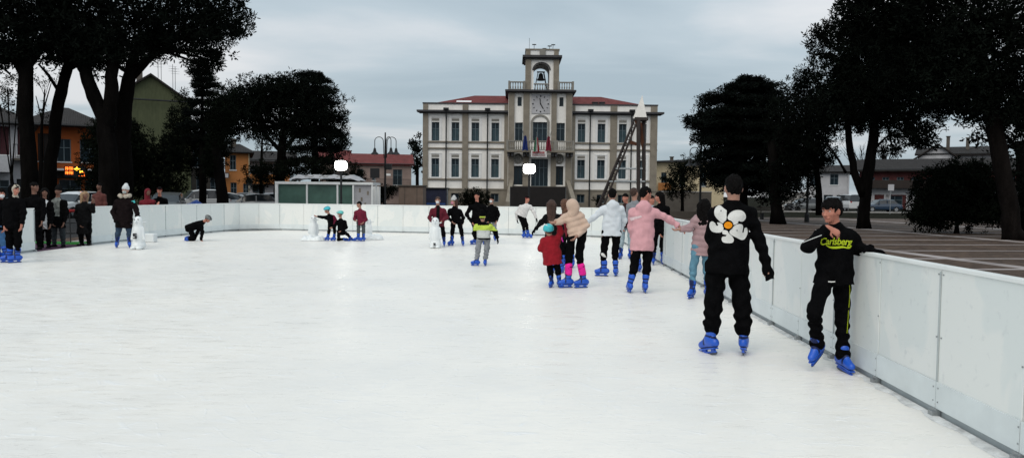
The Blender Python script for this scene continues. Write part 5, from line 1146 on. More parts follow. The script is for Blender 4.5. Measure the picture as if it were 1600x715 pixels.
def person(label, d, J, f=0, hf=None, s=1.0, vox=.013, top=None, bot=None, hair=('short', 'black'), toes=(0, 0), skates=True, skin=None, group=None, hat=None, mask=None, gloves=None, hem=.06, lift=(0, 0), fat=1.0, legfat=1.0, kind='jacket', hands=(.5, .5), low=None, sock=None, hoodc=None, eyes=True, zs=1.0, puff=False, skirt=0, colour=None, tilt=None, headr=1.0, cuff=None, boots=None, legdz=(0,0), snap=True, footz=None):
    """J: hd nk sl sr el er wl wr hl hr kl kr al ar, each (px,py[,depth offset]); l and r are the picture's left and right; f: facing, 0 = away, 90 = to the right, 180 = to the camera"""
    keys = 'hd nk sl sr el er wl wr hl hr kl kr al ar'.split(); j = {}
    for kx, q in zip(keys, J): j[kx] = P(q[0], q[1], d+(q[2] if len(q) > 2 else 0))
    F = fdir(f); HF = fdir(f if hf is None else hf)
    gz = (ICE if skates else 0.0) if footz is None else footz; az = gz+(.148 if skates else .085)*s
    for kx, l in (('al', lift[0]), ('ar', lift[1])):
        if snap and not l: j[kx].z = az
        elif l: j[kx].z = az+l if l > 0 else j[kx].z
    root = Vector(((j['al'].x+j['ar'].x)/2, (j['al'].y+j['ar'].y)/2, gz)); T = thing('person', label, 'person', root, 0, group); org = tuple(root)
    PEOPLE.append(T)
    hc, nk = j['hd'], j['nk']; U = nrm((hc-nk)*1.0+Vector((0,0,.05))) if tilt is None else nrm(tilt)
    HFp = nrm(HF-U*HF.dot(U)); HR = HFp.cross(U).normalized(); R = np.array([tuple(HR), tuple(HFp), tuple(U)]); hs = s*headr
    skin = skin or SKIN; X = lambda r, fw, u: hc+HR*r*hs+HFp*fw*hs+U*u*hs
    pel = (j['hl']+j['hr'])/2; sm = (j['sl']+j['sr'])/2; sp = nrm(sm-pel); across = nrm(j['sr']-j['sl']); 
    Fb = nrm(F-sp*F.dot(sp)); 
    # ---- body
    B = [ell(X(0,-.012,.022), R, (.072*hs,.090*hs,.088*hs)), ell(X(0,.024,-.045), R, (.055*hs,.062*hs,.072*hs), .04)]
    fine = vox < .014
    B += [cap(X(0,.088,-.002), X(0,.106,-.034), .009*hs, .013*hs, k=.012), cap(X(-.01,.095,-.037), X(.01,.095,-.037), .009*hs, k=.008)]     # nose
    B += [cap(X(-.035,.076,.022), X(.035,.076,.022), .012*hs, k=.02), ell(X(0,.070,-.094), R, (.022*hs,.02*hs,.018*hs), .02)]              # brow, chin
    B += [cap(X(-.02,.083,-.062), X(.02,.083,-.062), .0095*hs, k=.012)]
    for q in (-1, 1): B += [ell(X(.073*q,-.008,-.012), R, (.013*hs,.021*hs,.033*hs), .008), ell(X(.036*q,.05,-.028), R, (.024*hs,.03*hs,.022*hs), .02)]
    if fine: B += [sub(ell(X(.031*q,.092,.004), R, (.017*hs,.014*hs,.010*hs)), .012) for q in (-1, 1)]
    B += [cap(X(0,-.02,-.06), mix3(nk, sm, .45), .050*s, .058*s)]
    B += [cap(j['sl'].lerp(sm, .25)-sp*.02*s, j['sr'].lerp(sm, .25)-sp*.02*s, .058*s, ax=Fb, sq=.95), cap(sm-sp*.10*s, pel+sp*.04*s, .118*s, .11*s, Fb, .72, .05)]
    for a, b_, c in (('sl','el','wl'), ('sr','er','wr')): B += [cap(j[a], j[b_], .044*s, .036*s), cap(j[b_], j[c], .037*s, .026*s)]
    for a, b_, c in (('hl','kl','al'), ('hr','kr','ar')): B += [cap(j[a], j[b_], .072*s, .050*s), cap(j[b_], j[c], .050*s, .036*s)]
    tds = []
    for i, kx in enumerate(('al','ar')):
        td = toes[i]; td = nrm(td) if isinstance(td, (tuple, Vector)) else fdir(td); tds.append(td)
        fu = nrm(Vector((0,0,1))-td*td.z)
        B.append(cap(j[kx]-fu*.05*s-td*.03*s, j[kx]-fu*.055*s+td*.12*s, .03*s, .026*s))
    for i, (e, w_) in enumerate((('el','wl'), ('er','wr'))):
        hd_ = 1.9 if hands[i] is None else hands[i]; pn = None
        dr = nrm(j[w_]-j[e])
        if isinstance(hd_, tuple): curl, dr, pn = hd_[0], nrm(hd_[1]), Vector(hd_[2])
        else: curl = hd_; pn = (sm-j[w_]); 
        side = 1 if i == 0 else -1
        if isinstance(hd_, tuple) and len(hd_) > 3: side = hd_[3]
        B += hand(j[w_]+dr*.012*s, dr, pn, side, s*.95, curl, vox)
    blob('body', B, vox, skin, T, org, .025)
    if eyes and HF.y < .6:
        for q in (-1, 1):
            e = MB(); c = X(.031*q,.0665,.004)-root; r = .0135*hs
            prof = [(r*math.sin(PI*i/6), -r*math.cos(PI*i/6)) for i in range(7)]; e.tube([c+HFp*z for _, z in prof], [max(x, .0005) for x, _ in prof], 10); eo = e.build('eye', EYEW, T, smooth=True)
            i_ = MB(); c2 = c+HFp*r*.80; i_.tube([c2, c2+HFp*r*.22], [r*.48, r*.3], 10); i_.build('iris', EYEI, eo)
            bw = MB(); bw.tube([X(.012*q,.091,.021)-root, X(.03*q,.090,.027)-root, X(.050*q,.076,.020)-root], [.0035*hs,.0045*hs,.002*hs], 5); bw.build('eyebrow', HAIR[hair[1]] if hair else HAIR['black'], T)
        if not mask: l = MB(); l.tube([X(-.022,.086,-.062)-root, X(0,.0945,-.061)-root, X(.022,.086,-.062)-root], [.002*hs,.0045*hs,.002*hs], 6); l.build('lips', LIP, T)
    # ---- hair
    if hair:
        st, hcx = hair; H = []; hm = HAIR[hcx]; face = sub(ell(X(0,.105,-.05), R, (.066*hs,.085*hs,.088*hs)), .012)
        hd2 = lambda X_, Y_, Z_: (.006 if st == 'bowl' else .0035)*hs*(np.sin(X_*160+3*np.sin(Z_*40))+np.sin(Y_*150-3*np.sin(Z_*37))+np.sin(X_*70+Y_*60))
        if st in ('short', 'fade'): H = [ell(X(0,-.014,.036), R, (.077*hs,.097*hs,.086*hs)), ell(X(0,-.045,-.004), R, (.066*hs,.060*hs,.066*hs)), face, sub(ell(X(0,.01,-.075), R, (.1*hs,.06*hs,.07*hs)), .01)]
        if st == 'bowl': H = [ell(X(0,-.012,.036), R, (.084*hs,.104*hs,.086*hs)), ell(X(0,-.035,.005), R, (.080*hs,.076*hs,.075*hs)), cap(X(-.035,.066,.052), X(.035,.066,.052), .017*hs, k=.025), sub(ell(X(0,.105,-.055), R, (.072*hs,.085*hs,.088*hs)), .01), sub(ell(X(0,.01,-.085), R, (.1*hs,.07*hs,.07*hs)), .01)]
        if st in ('long', 'bob', 'curly'):
            ln = {'long': .34, 'bob': .13, 'curly': .2}[st]; wd = .075 if st != 'curly' else .085
            H = [ell(X(0,-.016,.030), R, (.086*hs,.104*hs,.094*hs)), cap(X(-.04,-.05,0), nk-HFp*.07*s+Vector((0,0,-ln))*s-HR*.03*s, wd*hs, .05*hs), cap(X(.04,-.05,0), nk-HFp*.07*s+Vector((0,0,-ln))*s+HR*.03*s, wd*hs, .05*hs), face]
            if st == 'curly': hd2 = lambda X_, Y_, Z_: .014*hs*(np.sin(X_*75+Z_*50)*np.sin(Y_*80-Z_*60))
        hb = blob('hair', H, max(vox*.8, .006), hm, T, org, .02, hd2)
    if hat:
        kx, hm = hat[0], hat[1]
        if kx == 'beanie': 
            Hh = [ell(X(0,-.014,.045), R, (.088*hs,.104*hs,.095*hs)), cap(X(-.0,-.02,.10), X(0,-.03,.145), .06*hs, .05*hs), cap(X(0,-.012,.038), X(0,-.012,.06), .096*hs, .094*hs, HR, .86)]; hf2 = [(X(0,0,.018), -U)]
            blob('hat', Hh, max(vox*.8,.007), hm, T, org, .02, None, hf2)
        elif kx == 'helmet':
            Hh = [ell(X(0,-.014,.035), R, (.108*hs,.132*hs,.108*hs)), cap(X(0,.06,.055), X(0,-.09,.05), .06*hs, .06*hs)]; m2 = hat[2] if len(hat) > 2 else BLK
            def mh(c):
                u = (c-np.array(hc))@np.array(HR)/hs; g = (c-np.array(hc))@np.array(HFp)/hs; return ((np.abs(np.abs(u)-.045) < .010) & (np.abs(g) < .10)).astype(float)
            ho = blob('helmet', Hh, max(vox*.8,.007), [hm, m2], T, org, .02, None, [(X(0,0,.005), -nrm(U-HFp*.25))], mh)
            stp = MB(); stp.tube([X(-.085,0,.0)-root, X(-.066,.02,-.07)-root, X(0,.035,-.118)-root, X(.066,.02,-.07)-root, X(.085,0,.0)-root], .006*hs, 6); stp.build('chin_strap', BLK, ho)
        elif kx == 'hood':
            Hh = [ell(X(0,-.022,.012), R, (.098*hs,.114*hs,.118*hs)), cap(X(0,-.05,-.05), mix3(nk, sm, .4)-Fb*.02*s, .085*hs, .095*hs), sub(ell(X(0,.13,-.02), R, (.074*hs,.11*hs,.098*hs)), .015)]
            trim = hat[2] if len(hat) > 2 else None
            def mh(c):
                if trim is None: return np.zeros(len(c))
                g = (c-np.array(hc))@np.array(HFp)/hs; return (g > .035).astype(float)
            blob('hood', Hh, max(vox*.8,.007), [hm, trim or hm], T, org, .03, (lambda a, b, c: .008*hs*np.sin(a*70)*np.sin(b*66+c*71)) if trim else None, (), mh)
        elif kx == 'headband':
            blob('headband', [cap(X(0,-.014,.02), X(0,-.014,.05), .095*hs, .092*hs, HR, .84)], max(vox*.8,.007), hm, T, org, .02, None, [(X(0,0,.0), -U), (X(0,0,.062), U)])
    if mask:
        blob('face_mask', [ell(X(0,.068,-.052), R, (.052*hs,.044*hs,.048*hs)), cap(X(0,.108,-.03), X(0,.098,-.08), .014*hs, .016*hs, HR, .9)], max(vox*.8,.007), mask, T, org, .02)
    # ---- trousers
    lw = legfat; wr_ = .008*s if vox > .012 else .009*s
    if bot:
        hp = pel
        Tp = [cap(j['hl'].lerp(hp,.4)+sp*.03*s, j['hr'].lerp(hp,.4)+sp*.03*s, .105*s*min(fat,1.1), ax=Fb, sq=.85, k=.04)]
        for a, b_, c in (('hl','kl','al'), ('hr','kr','ar')):
            end = j[c]+nrm(j[b_]-j[c])*((cuff or (.10 if lw > 1.15 else .13))*s if skates else .01)
            Tp += [cap(j[a].lerp(hp,.12), j[b_], .088*s*(.5+.5*lw), .066*s*lw, w=wr_*.7*lw, fr=38/s), cap(j[b_], end, .066*s*lw, (.054 if lw < 1.15 else .062)*s*lw, w=wr_*lw, fr=62/s)]
            if cuff: Tp.append(cap(end+nrm(j[b_]-j[c])*.05*s, end, .062*s, .068*s, w=.004, fr=120))
            if lw > 1.3: Tp.append(cap(end+nrm(j[b_]-j[c])*.10*s, end+nrm(j[b_]-j[c])*.02*s, .088*s*lw*.92, .075*s*lw*.9, w=wr_*1.6, fr=90/s))
        mats_, mfn = (bot, None) if not isinstance(bot, tuple) else bot
        blob('trousers', Tp, vox, mats_, T, org, .03, None, [(pel+sp*.12*s, sp)], (lambda c: mfn(c, j, s)) if mfn else None)
    if sock:
        for a, b_ in (('al','kl'), ('ar','kr')): u = nrm(j[b_]-j[a]); blob('leg_warmer', [cap(j[a]+u*.12*s, j[a]+u*.26*s, .066*s, .066*s, w=.003, fr=200)], vox*.8, sock, T, org, .02)
    # ---- skates or shoes
    if skates:
        for i, (a, b_) in enumerate((('al','kl'), ('ar','kr'))): skate(T, org, j[a], j[b_], tds[i], s, max(.0065, vox*.65), high=.125 if not cuff else .075)
    else:
        for i, (a, b_) in enumerate((('al','kl'), ('ar','kr'))):
            q = j[a]-Vector((0,0,.045*s)); blob('shoe', [cap(q-tds[i]*.05*s, q+tds[i]*.15*s, .042*s, .038*s), cap(j[a]+Vector((0,0,.03*s)), q, .045*s, .05*s)], vox, boots or BLK2, T, org, .03, None, [(Vector((0,0,gz+.002)), Vector((0,0,-1)))])
    # ---- jacket
    if top:
        m_, mfn = (top, None) if not isinstance(top, tuple) else top
        aw = 1.0*fat*(1.12 if puff else 1); low_end = pel-sp*hem*s
        K = [cap(j['sl'].lerp(sm,.30)-sp*.04*s, j['sr'].lerp(sm,.30)-sp*.04*s, .085*s*(.5+.5*fat), ax=Fb, sq=1.0, k=.04), cap(nk.lerp(sm,.5), j['sl']-sp*.03*s, .052*s, .058*s, k=.04), cap(nk.lerp(sm,.5), j['sr']-sp*.03*s, .052*s, .058*s, k=.04),
             clip(cap(sm-sp*.12*s, low_end, .158*s*fat, max((.158+.10*skirt)*s*fat, (j['hr']-j['hl']).length/2+.085*s*(.5+.5*lw)), Fb, .74, .04, w=0 if puff else .006*s, fr=26/s), low_end, -sp),
             cap(mix3(nk,sm,.2), sm-sp*.03*s, .066*s, .085*s, k=.05)]
        for i, (a, b_, c) in enumerate((('sl','el','wl'), ('sr','er','wr'))):
            dv = nrm(j[c]-j[b_]); ext = .145*s if hands[i] is None else .0; ew = j[c]+dv*ext
            K += [cap(j[a]-sp*.018*s+(sm-j[a])*.04, j[b_], .062*s*aw, .052*s*aw, w=0 if puff else .005*s, fr=40/s), clip(cap(j[b_], ew+dv*.02*s, .052*s*aw, .042*s*aw, w=0 if puff else .006*s, fr=57/s), ew+dv*.005*s, dv)]
        if hoodc: K += [ell(nk-Fb*.078*s-sp*.035*s, np.array([tuple(Fb.cross(sp)), tuple(Fb), tuple(sp)]), (.125*s,.060*s,.092*s), .04), cap(nk+Fb*.03*s-sp*.02*s, nk-Fb*.05*s+sp*.005*s, .07*s, .075*s, k=.03)]
        kf = 31/s; ph = root.x*7
        dsp = lambda a, b_, c: (.0052*s)*(np.sin(kf*(a*.55+c*.8+b_*.3)+ph+1.8*np.sin(17*(c-a*.6)/s+ph))*np.sin(kf*.45*(c*1.1-a*.7+b_)+ph*2)+.6*np.sin(kf*1.7*(c*.5-a*.8)+2*np.sin(13*(a+c)/s)))
        if puff:
            pr_ = .098*s; spn, p0 = np.array(sp), np.array(pel)
            dsp = lambda a, b_, c: -.016*s*(np.abs(np.sin(((a-p0[0])*spn[0]+(b_-p0[1])*spn[1]+(c-p0[2])*spn[2])*PI/pr_))-.6)
        ctx = dict(j=j, s=s, sp=sp, pel=pel, sm=sm, F=Fb, ac=across, nk=nk)
        jo = blob(kind, K, vox, m_, T, org, .035, dsp, (), (lambda c: mfn(c, ctx)) if mfn else None)
    if gloves:
        for i, (e, w_) in enumerate((('el','wl'), ('er','wr'))):
            if hands[i] is None or (isinstance(gloves, tuple) and gloves[1] != i): continue
            hd_ = hands[i]; dr = nrm(j[w_]-j[e]); pn = sm-j[w_]; side = 1 if i == 0 else -1; curl = hd_
            if isinstance(hd_, tuple): curl, dr, pn = hd_[0], nrm(hd_[1]), Vector(hd_[2])
            if isinstance(hd_, tuple) and len(hd_) > 3: side = hd_[3]
            L = hand(j[w_]+dr*.012*s, dr, pn, side, s*.95, curl, vox); L = [(p[0], p[1], p[2], p[3]+.004, p[4]+.004, *p[5:]) for p in L]
            blob('glove', L+[cap(j[w_]-dr*.04*s, j[w_], .04*s, .036*s)], vox, gloves[0] if isinstance(gloves, tuple) else gloves, T, org, .012)
    return T, j, dict(F=Fb, sp=sp, U=U, HF=HFp, HR=HR, root=root, s=s, hc=hc, pel=pel, sm=sm)
# ------------------------------------------------------------------ the people, nearest first
def project(o_jacket, pts, cam_from, off=.004):
    """press flat outline points (world space, on rays from cam_from) on to the surface of a garment"""
    me = o_jacket.data; mw = Matrix.Translation(Vector(o_jacket.parent.location)); vs = [mw @ v.co for v in me.vertices]; bv = BVHTree.FromPolygons(vs, [tuple(p.vertices) for p in me.polygons])
    out = []
    for p in pts:
        d = (p-cam_from).normalized(); h, n, i, ds = bv.ray_cast(cam_from, d)
        out.append((h-d*off) if h is not None else None)
    return out
def decal(name, polys, m, T, jacket, off=.004, cut=3, d=7.2):
    """polys: pixel outlines; triangulated, subdivided and wrapped on the garment"""
    bm = bmesh.new()
    for poly in polys:
        f = bm.faces.new([bm.verts.new((x, y, 0)) for x, y in poly])
    bmesh.ops.triangulate(bm, faces=bm.faces[:])
    for _ in range(cut):
        es = [e for e in bm.edges if e.calc_length() > 2.2]
        if es: bmesh.ops.subdivide_edges(bm, edges=es, cuts=1); bmesh.ops.triangulate(bm, faces=[f for f in bm.faces if len(f.verts) > 3])
    w = project(jacket, [P(v.co.x, v.co.y, d) for v in bm.verts], CAM, off)
    bad = [v for v, q in zip(bm.verts, w) if q is None]; org = Vector(T.location)
    for v, q in zip(bm.verts, w):
        if q is not None: v.co = q-org
    if bad: bmesh.ops.delete(bm, geom=bad, context='VERTS')
    bmesh.ops.recalc_face_normals(bm, faces=bm.faces); me = bpy.data.meshes.new(name); bm.to_mesh(me); bm.free()
    return link(name, me, m, T)
def smooth_poly(pts, n=4):
    out = []; N = len(pts)
    for i in range(N):
        p0, p1, p2, p3 = [Vector(pts[(i+k) % N]) for k in (-1, 0, 1, 2)]
        for k in range(n):
            t = k/n; out.append(tuple(.5*((2*p1)+(p2-p0)*t+(2*p0-5*p1+4*p2-p3)*t*t+(3*p1-p0-3*p2+p3)*t**3)))
    return out
def get(T, nm): return [c for c in SC.objects if c.parent == T and c.name.split('.')[0] == nm][0]
# V: back to the camera, flower print
T, j, c = person('man seen from behind in black baggy clothes with a white flower on his back', 7.22,
    [(1146,293),(1146,317),(1117,330),(1172,330),(1111,372,.05),(1186,374,.0),(1126,408,.22),(1197,412,-.06),(1117,420),(1155,420),(1115,476),(1160,478),(1110,527),(1162,531)],
    f=0, hf=3, s=1.06, vox=.0085, top=BLK, bot=BLK, hair=('fade','black'), toes=((-.3,.9,-.25),(.35,.92,-.25)), hands=(.5,None), hem=.04, fat=1.02, legfat=1.2, kind='jumper', snap=True)
J_ = get(T, 'jumper'); cr4 = lambda q: [(1080+x/5.107, 260+y/5.107) for x, y in q]
WHT = fab((.62,.62,.60), .9, .06, 0); ORG = fab((.75,.26,.01), .85, .08, 0)
pet = [[(225,308),(262,335),(284,352),(275,370),(283,402),(272,440),(248,452),(215,425),(186,385),(190,335)],
       [(290,412),(308,372),(350,349),(400,350),(430,375),(436,410),(415,437),(388,437),(380,425),(358,428),(376,448),(340,466),(318,440)],
       [(148,452),(165,437),(190,450),(200,470),(216,470),(206,446),(236,450),(256,472),(256,505),(235,525),(190,526),(160,512),(146,485)],
       [(255,507),(288,512),(300,532),(330,560),(340,590),(320,610),(260,606),(243,582),(250,560),(284,556),(284,546),(250,536)],
       [(335,482),(370,460),(405,462),(414,485),(408,522),(418,526),(426,492),(445,490),(450,530),(430,575),(400,585),(360,566),(320,545),(305,522)]]
for p_ in pet: decal('flower_petal', [smooth_poly(cr4(p_), 3)], WHT, T, J_, .005)
decal('flower_outline', [cr4([(295+43*math.cos(a*PI/10), 468+41*math.sin(a*PI/10)) for a in range(20)])], BLK, T, J_, .0075)
decal('flower_centre', [cr4([(295+33*math.cos(a*PI/10), 468+28*math.sin(a*PI/10)) for a in range(20)])], ORG, T, J_, .010)
for (x, y) in ((238,352),(366,510)): decal('petal_dot', [cr4([(x+5*math.cos(a*PI/4), y+6*math.sin(a*PI/4)) for a in range(8)])], GREYT, T, J_, .009)
for px, py in ((1207,352),(1207,372),(1212,392),(1199,337)): pass
# W: boy leaning on the board
T, j, c = person('boy in a black tracksuit with yellow green chest lettering, leaning on the right board', 6.55,
    [(1299,329,.0),(1304,352,.02),(1282,365,.0),(1331,367,.02),(1262,386,-.10),(1343,389,.02),(1293,356,-.17),(1359,390,-.12),(1289,434),(1317,435,.04),(1272,486,-.10),(1316,495,.05),(1277,538,.02),(1317,556,.0)],
    f=188, hf=238, s=.915, vox=.0068, top=BLK, bot=BLK, hair=('bowl','black'), toes=((-.62,-.55,-.42),(.12,-.9,-.12)), fat=1.04, legfat=1.0, hem=.05, cuff=.02, gloves=(BLK, 1), kind='tracksuit_top', skin=SKIN2,
    hands=((.75, (.75,-.1,-.35), (.1,.75,-.5), 1), (.35, (.85,-.1,-.12), (0,0,-1), -1)), lift=(-1,-1), tilt=(-.10,-.04,1))
J_ = get(T, 'tracksuit_top'); YG = mat('yellow_green_print', (.42,.52,.012), .7, .1, 8)
cu = bpy.data.curves.new('lettering', 'FONT'); cu.body = 'Carlsberg'; cu.size = 1; cu.shear = .25; cu.offset = .018; cu.space_character = .93
to = bpy.data.objects.new('lettering_curve', cu); COL.objects.link(to); dg = bpy.context.evaluated_depsgraph_get(); tm = bpy.data.meshes.new_from_object(to.evaluated_get(dg)); bpy.data.objects.remove(to)
bm = bmesh.new(); bm.from_mesh(tm); xs = [v.co.x for v in bm.verts]; x0, x1 = min(xs), max(xs)
for _ in range(2):
    es = [e for e in bm.edges if e.calc_length() > .12]; bmesh.ops.subdivide_edges(bm, edges=es, cuts=1); bmesh.ops.triangulate(bm, faces=[f for f in bm.faces if len(f.verts) > 3])
cen = P(1307, 378, 6.4)
for v in bm.verts: u = (v.co.x-x0)/(x1-x0); v.co = Vector((1282+u*50, 382.5-v.co.y*15.5-1.0*math.sin(u*PI)+.6*u, 0))
w = project(J_, [P(v.co.x, v.co.y, 6.5) for v in bm.verts], CAM, .005); org = Vector(T.location); bad = []
for v, q in zip(bm.verts, w):
    if q is None: bad.append(v)
    else: v.co = q-org
if bad: bmesh.ops.delete(bm, geom=bad, context='VERTS')
me = bpy.data.meshes.new('chest_lettering'); bm.to_mesh(me); bm.free(); link('chest_lettering', me, YG, T)
decal('chest_swoosh', [smooth_poly([(1290,382.5),(1296,384.5),(1306,384.8),(1316,384),(1324,386),(1331,383.5),(1327,388.2),(1318,387),(1308,388.2),(1297,387.5)], 3)], YG, T, J_, .005, d=6.5)
def stripe(name, pts, w_, m, T, J_, d):
    L = [(x, y-w_/2) for x, y in pts]+[(x, y+w_/2) for x, y in pts[::-1]]; decal(name, [L], m, T, J_, .006, 2, d)
stripe('sleeve_stripe', [(1252,379.5),(1262,375.5),(1272,371.5),(1284,367)], 1.1, WHT, T, J_, 6.4)
stripe('sleeve_stripe', [(1276,358),(1268,363),(1261,370),(1257,376)], 1.1, WHT, T, J_, 6.4)
stripe('hem_label', [(1294,439.5),(1299,440),(1305,439.6)], 1.8, WHT, T, J_, 6.4)
TJ = get(T, 'trousers')
for pts in ([(1327,440),(1328,452),(1327.5,466),(1326.5,480)], [(1326,484),(1325,500),(1323.5,520)]):
    decal('trouser_stripe', [[(x-.5, y) for x, y in pts]+[(x+.4, y) for x, y in pts[::-1]]], YG, T, TJ, .006, 3, 6.5)
# --- middle group on the right
person('girl in a mauve quilted jacket and light jeans holding the pink hoodie skater\'s hand', 11.2,
    [(1101,322,0),(1099,338),(1088,341),(1112,341),(1077,356,-.02),(1116,362),(1063,358,-.05),(1112,378,-.1),(1088,386),(1104,386),(1083,420),(1104,420),(1082,448),(1106,448)],
    f=20, hf=30, s=.92, vox=.011, top=fab((.33,.215,.225), .6, .1, .1), bot=DENIM, hair=('bob','black'), toes=((-.5,-.75,0),(.2,-.9,0)), puff=True, fat=1.0, legfat=.92, hem=.13, kind='quilted_jacket')
PINK = fab((.60,.32,.35), .95, .07, .05); WHH = fab((.60,.64,.68), .95, .05, .05)
T, j, c = person('skater in a pink hoodie with an arm stretched out to the girl in mauve', 11.75,
    [(1009,303,0),(1005,320),(988,330),(1024,330),(986,354,.08),(1046,343,.02),(992,382,.2),(1060,353,-.02),(993,388),(1014,388),(990,422),(1010,422),(984,447),(1008,449)],
    f=0, hf=62, s=1.0, vox=.0105, top=PINK, bot=BLK, hair=('short','black'), toes=((-.05,1,-.1),(.05,1,-.1)), hoodc=True, fat=1.06, legfat=.96, hem=.03, kind='hoodie', skin=SKIN2)
decal('back_print', [[(983,340),(1002,336.5),(1003,339),(986,345)]], fab((.7,.55,.57)), T, get(T, 'hoodie'), .006, 2, 11.7)
T, j, c = person('skater in a very pale blue hoodie and black trousers seen from behind', 14.1,
    [(957,304),(957,318),(942,325),(971,325),(930,338,.02),(975,345,.08),(918,347,.1),(969,362,.2),(946,364),(965,364),(943,398),(961,396),(944,424),(962,422)],
    f=0, hf=10, s=.99, vox=.012, top=WHH, bot=BLK, hair=('short','black'), toes=((-.95,.15,0),(.3,.9,-.1)), hoodc=True, fat=1.06, legfat=.98, hem=.05, kind='hoodie', hands=(.5,.5))
decal('ripped_knee', [[(938,393),(944,396),(948,402),(943,401),(939,398)]], WHT, T, get(T, 'trousers'), .006, 1, 14)
# black gloved arm visible left of pale hoodie belongs to the girl behind the woman
person('woman in a beige quilted hooded jacket with bright pink leg warmers bending towards the child', 12.3,
    [(893,322,-.02),(892,334),(882,338),(906,335),(876,346,-.08),(916,352,-.03),(868,347,-.14),(902,368,-.15),(893,362),(911,362),(889,402),(905,400),(888,440),(912,438)],
    f=-25, hf=-60, s=.95, vox=.011, top=fab((.52,.38,.30), .6, .08, .1), bot=BLK, hair=None, toes=((-.85,-.25,0),(-.8,-.3,0)), puff=True, hat=('hood', fab((.52,.38,.30), .6, .08, .1)), fat=.96, legfat=1.0, hem=.03, kind='quilted_jacket', sock=fab((.72,.02,.28)), tilt=(-.35,-.1,1))
def red_helmet(T): pass
person('small child in a long red coat and turquoise helmet with one arm raised', 12.35,
    [(857,360,0),(860,372),(849,375),(871,374),(845,388,.02),(876,362,-.03),(851,392,.12),(873,350,-.08),(856,400),(869,400),(860,425),(872,424),(862,439),(874,444)],
    f=5, hf=-20, s=.68, vox=.010, top=fab((.24,.010,.018)), bot=BLK, hair=('short','brown'), toes=((-.3,-.8,0),(.3,-.85,-.1)), hat=('helmet', mat('turquoise_helmet', (.05,.42,.47), .35, .3, 9), fab((.55,.6,.6))), fat=1.42, legfat=1.1, hem=.20, skirt=.1, kind='coat', headr=1.22)
person('girl with long brown hair in a black jacket holding one arm out sideways', 14.6,
    [(862,320,0),(862,333),(853,338),(873,338),(845,348,-.02),(877,354),(837,357,-.05),(882,374,-.1),(857,369),(870,369),(862,398),(874,398),(864,421),(878,421)],
    f=5, hf=8, s=.88, vox=.012, top=BLK2, bot=BLK, hair=('long','brown'), toes=((.2,.9,0),(.3,.9,0)), fat=1.0, legfat=.95, hem=.06, kind='jacket', gloves=BLK)
person('woman with curly auburn hair and a dark red jacket behind the woman in beige', 15.7,
    [(882,319,0),(884,333),(875,338),(895,338),(871,356),(900,356),(878,372,-.1),(905,372,-.05),(878,366),(892,366),(880,392),(893,392),(881,414),(895,414)],
    f=20, hf=-30, s=.9, vox=.013, top=fab((.14,.014,.022)), bot=BLK, hair=('curly','auburn'), toes=((.1,.9,0),(.1,.9,0)), kind='jacket', gloves=fab((.55,.02,.3)))
person('skater in a dark top and pale jeans between the pale blue and pink hoodies', 18.0,
    [(977,309,0),(978,319),(969,325),(989,325),(966,341),(993,341),(971,354,-.1),(988,354,-.1),(973,352),(985,352),(971,378),(985,376),(970,398),(985,398)],
    f=200, hf=215, s=.93, vox=.014, top=fab((.03,.012,.014)), bot=fab((.30,.38,.42), .9, .2), hair=('short','black'), toes=((-.4,-.8,0),(.4,-.8,0)), kind='jacket', skin=SKIN2)
person('skater in jeans almost hidden behind the pink hoodie, brown hair showing beside it', 15.0,
    [(991,302,0),(992,314),(983,321),(1003,321),(981,338),(1008,338),(988,352,-.1),(1003,352,-.1),(988,352),(1003,352),(994,388),(1006,384),(999,418),(1011,412)],
    f=10, hf=40, s=.96, vox=.014, top=fab((.2,.21,.23)), bot=fab((.07,.12,.17)), hair=('short','brown'), toes=((-.1,.9,0),(.3,.9,0)), kind='jacket')
person('dark haired person in a black jacket facing left, just right of the pink hoodie', 16.6,
    [(1030,307,0),(1032,319),(1023,325),(1042,325),(1023,344,-.05),(1045,343),(1030,362,-.1),(1043,360,-.1),(1025,358),(1038,358),(1022,382),(1035,384),(1021,403),(1036,405)],
    f=235, hf=265, s=.95, vox=.013, top=BLK, bot=BLK, hair=('bob','black'), toes=((-.2,-.9,0),(.2,-.9,0)), kind='jacket', fat=1.05, hem=.12, skin=SKIN2, mask=None)
person('skater with jeans and pale grey jacket behind the outstretched pink sleeve', 17.6,
    [(1018,312,.0),(1018,322),(1010,328),(1027,328),(1008,344),(1030,344),(1014,357,-.1),(1031,359,-.05),(1012,354),(1024,354),(1012,380),(1023,380),(1011,400),(1024,400)],
    f=180, hf=150, s=.9, vox=.014, top=fab((.3,.33,.36)), bot=fab((.09,.16,.22)), hair=('short','black'), toes=((-.2,-.9,0),(.2,-.9,0)), kind='jacket', skin=SKIN2)
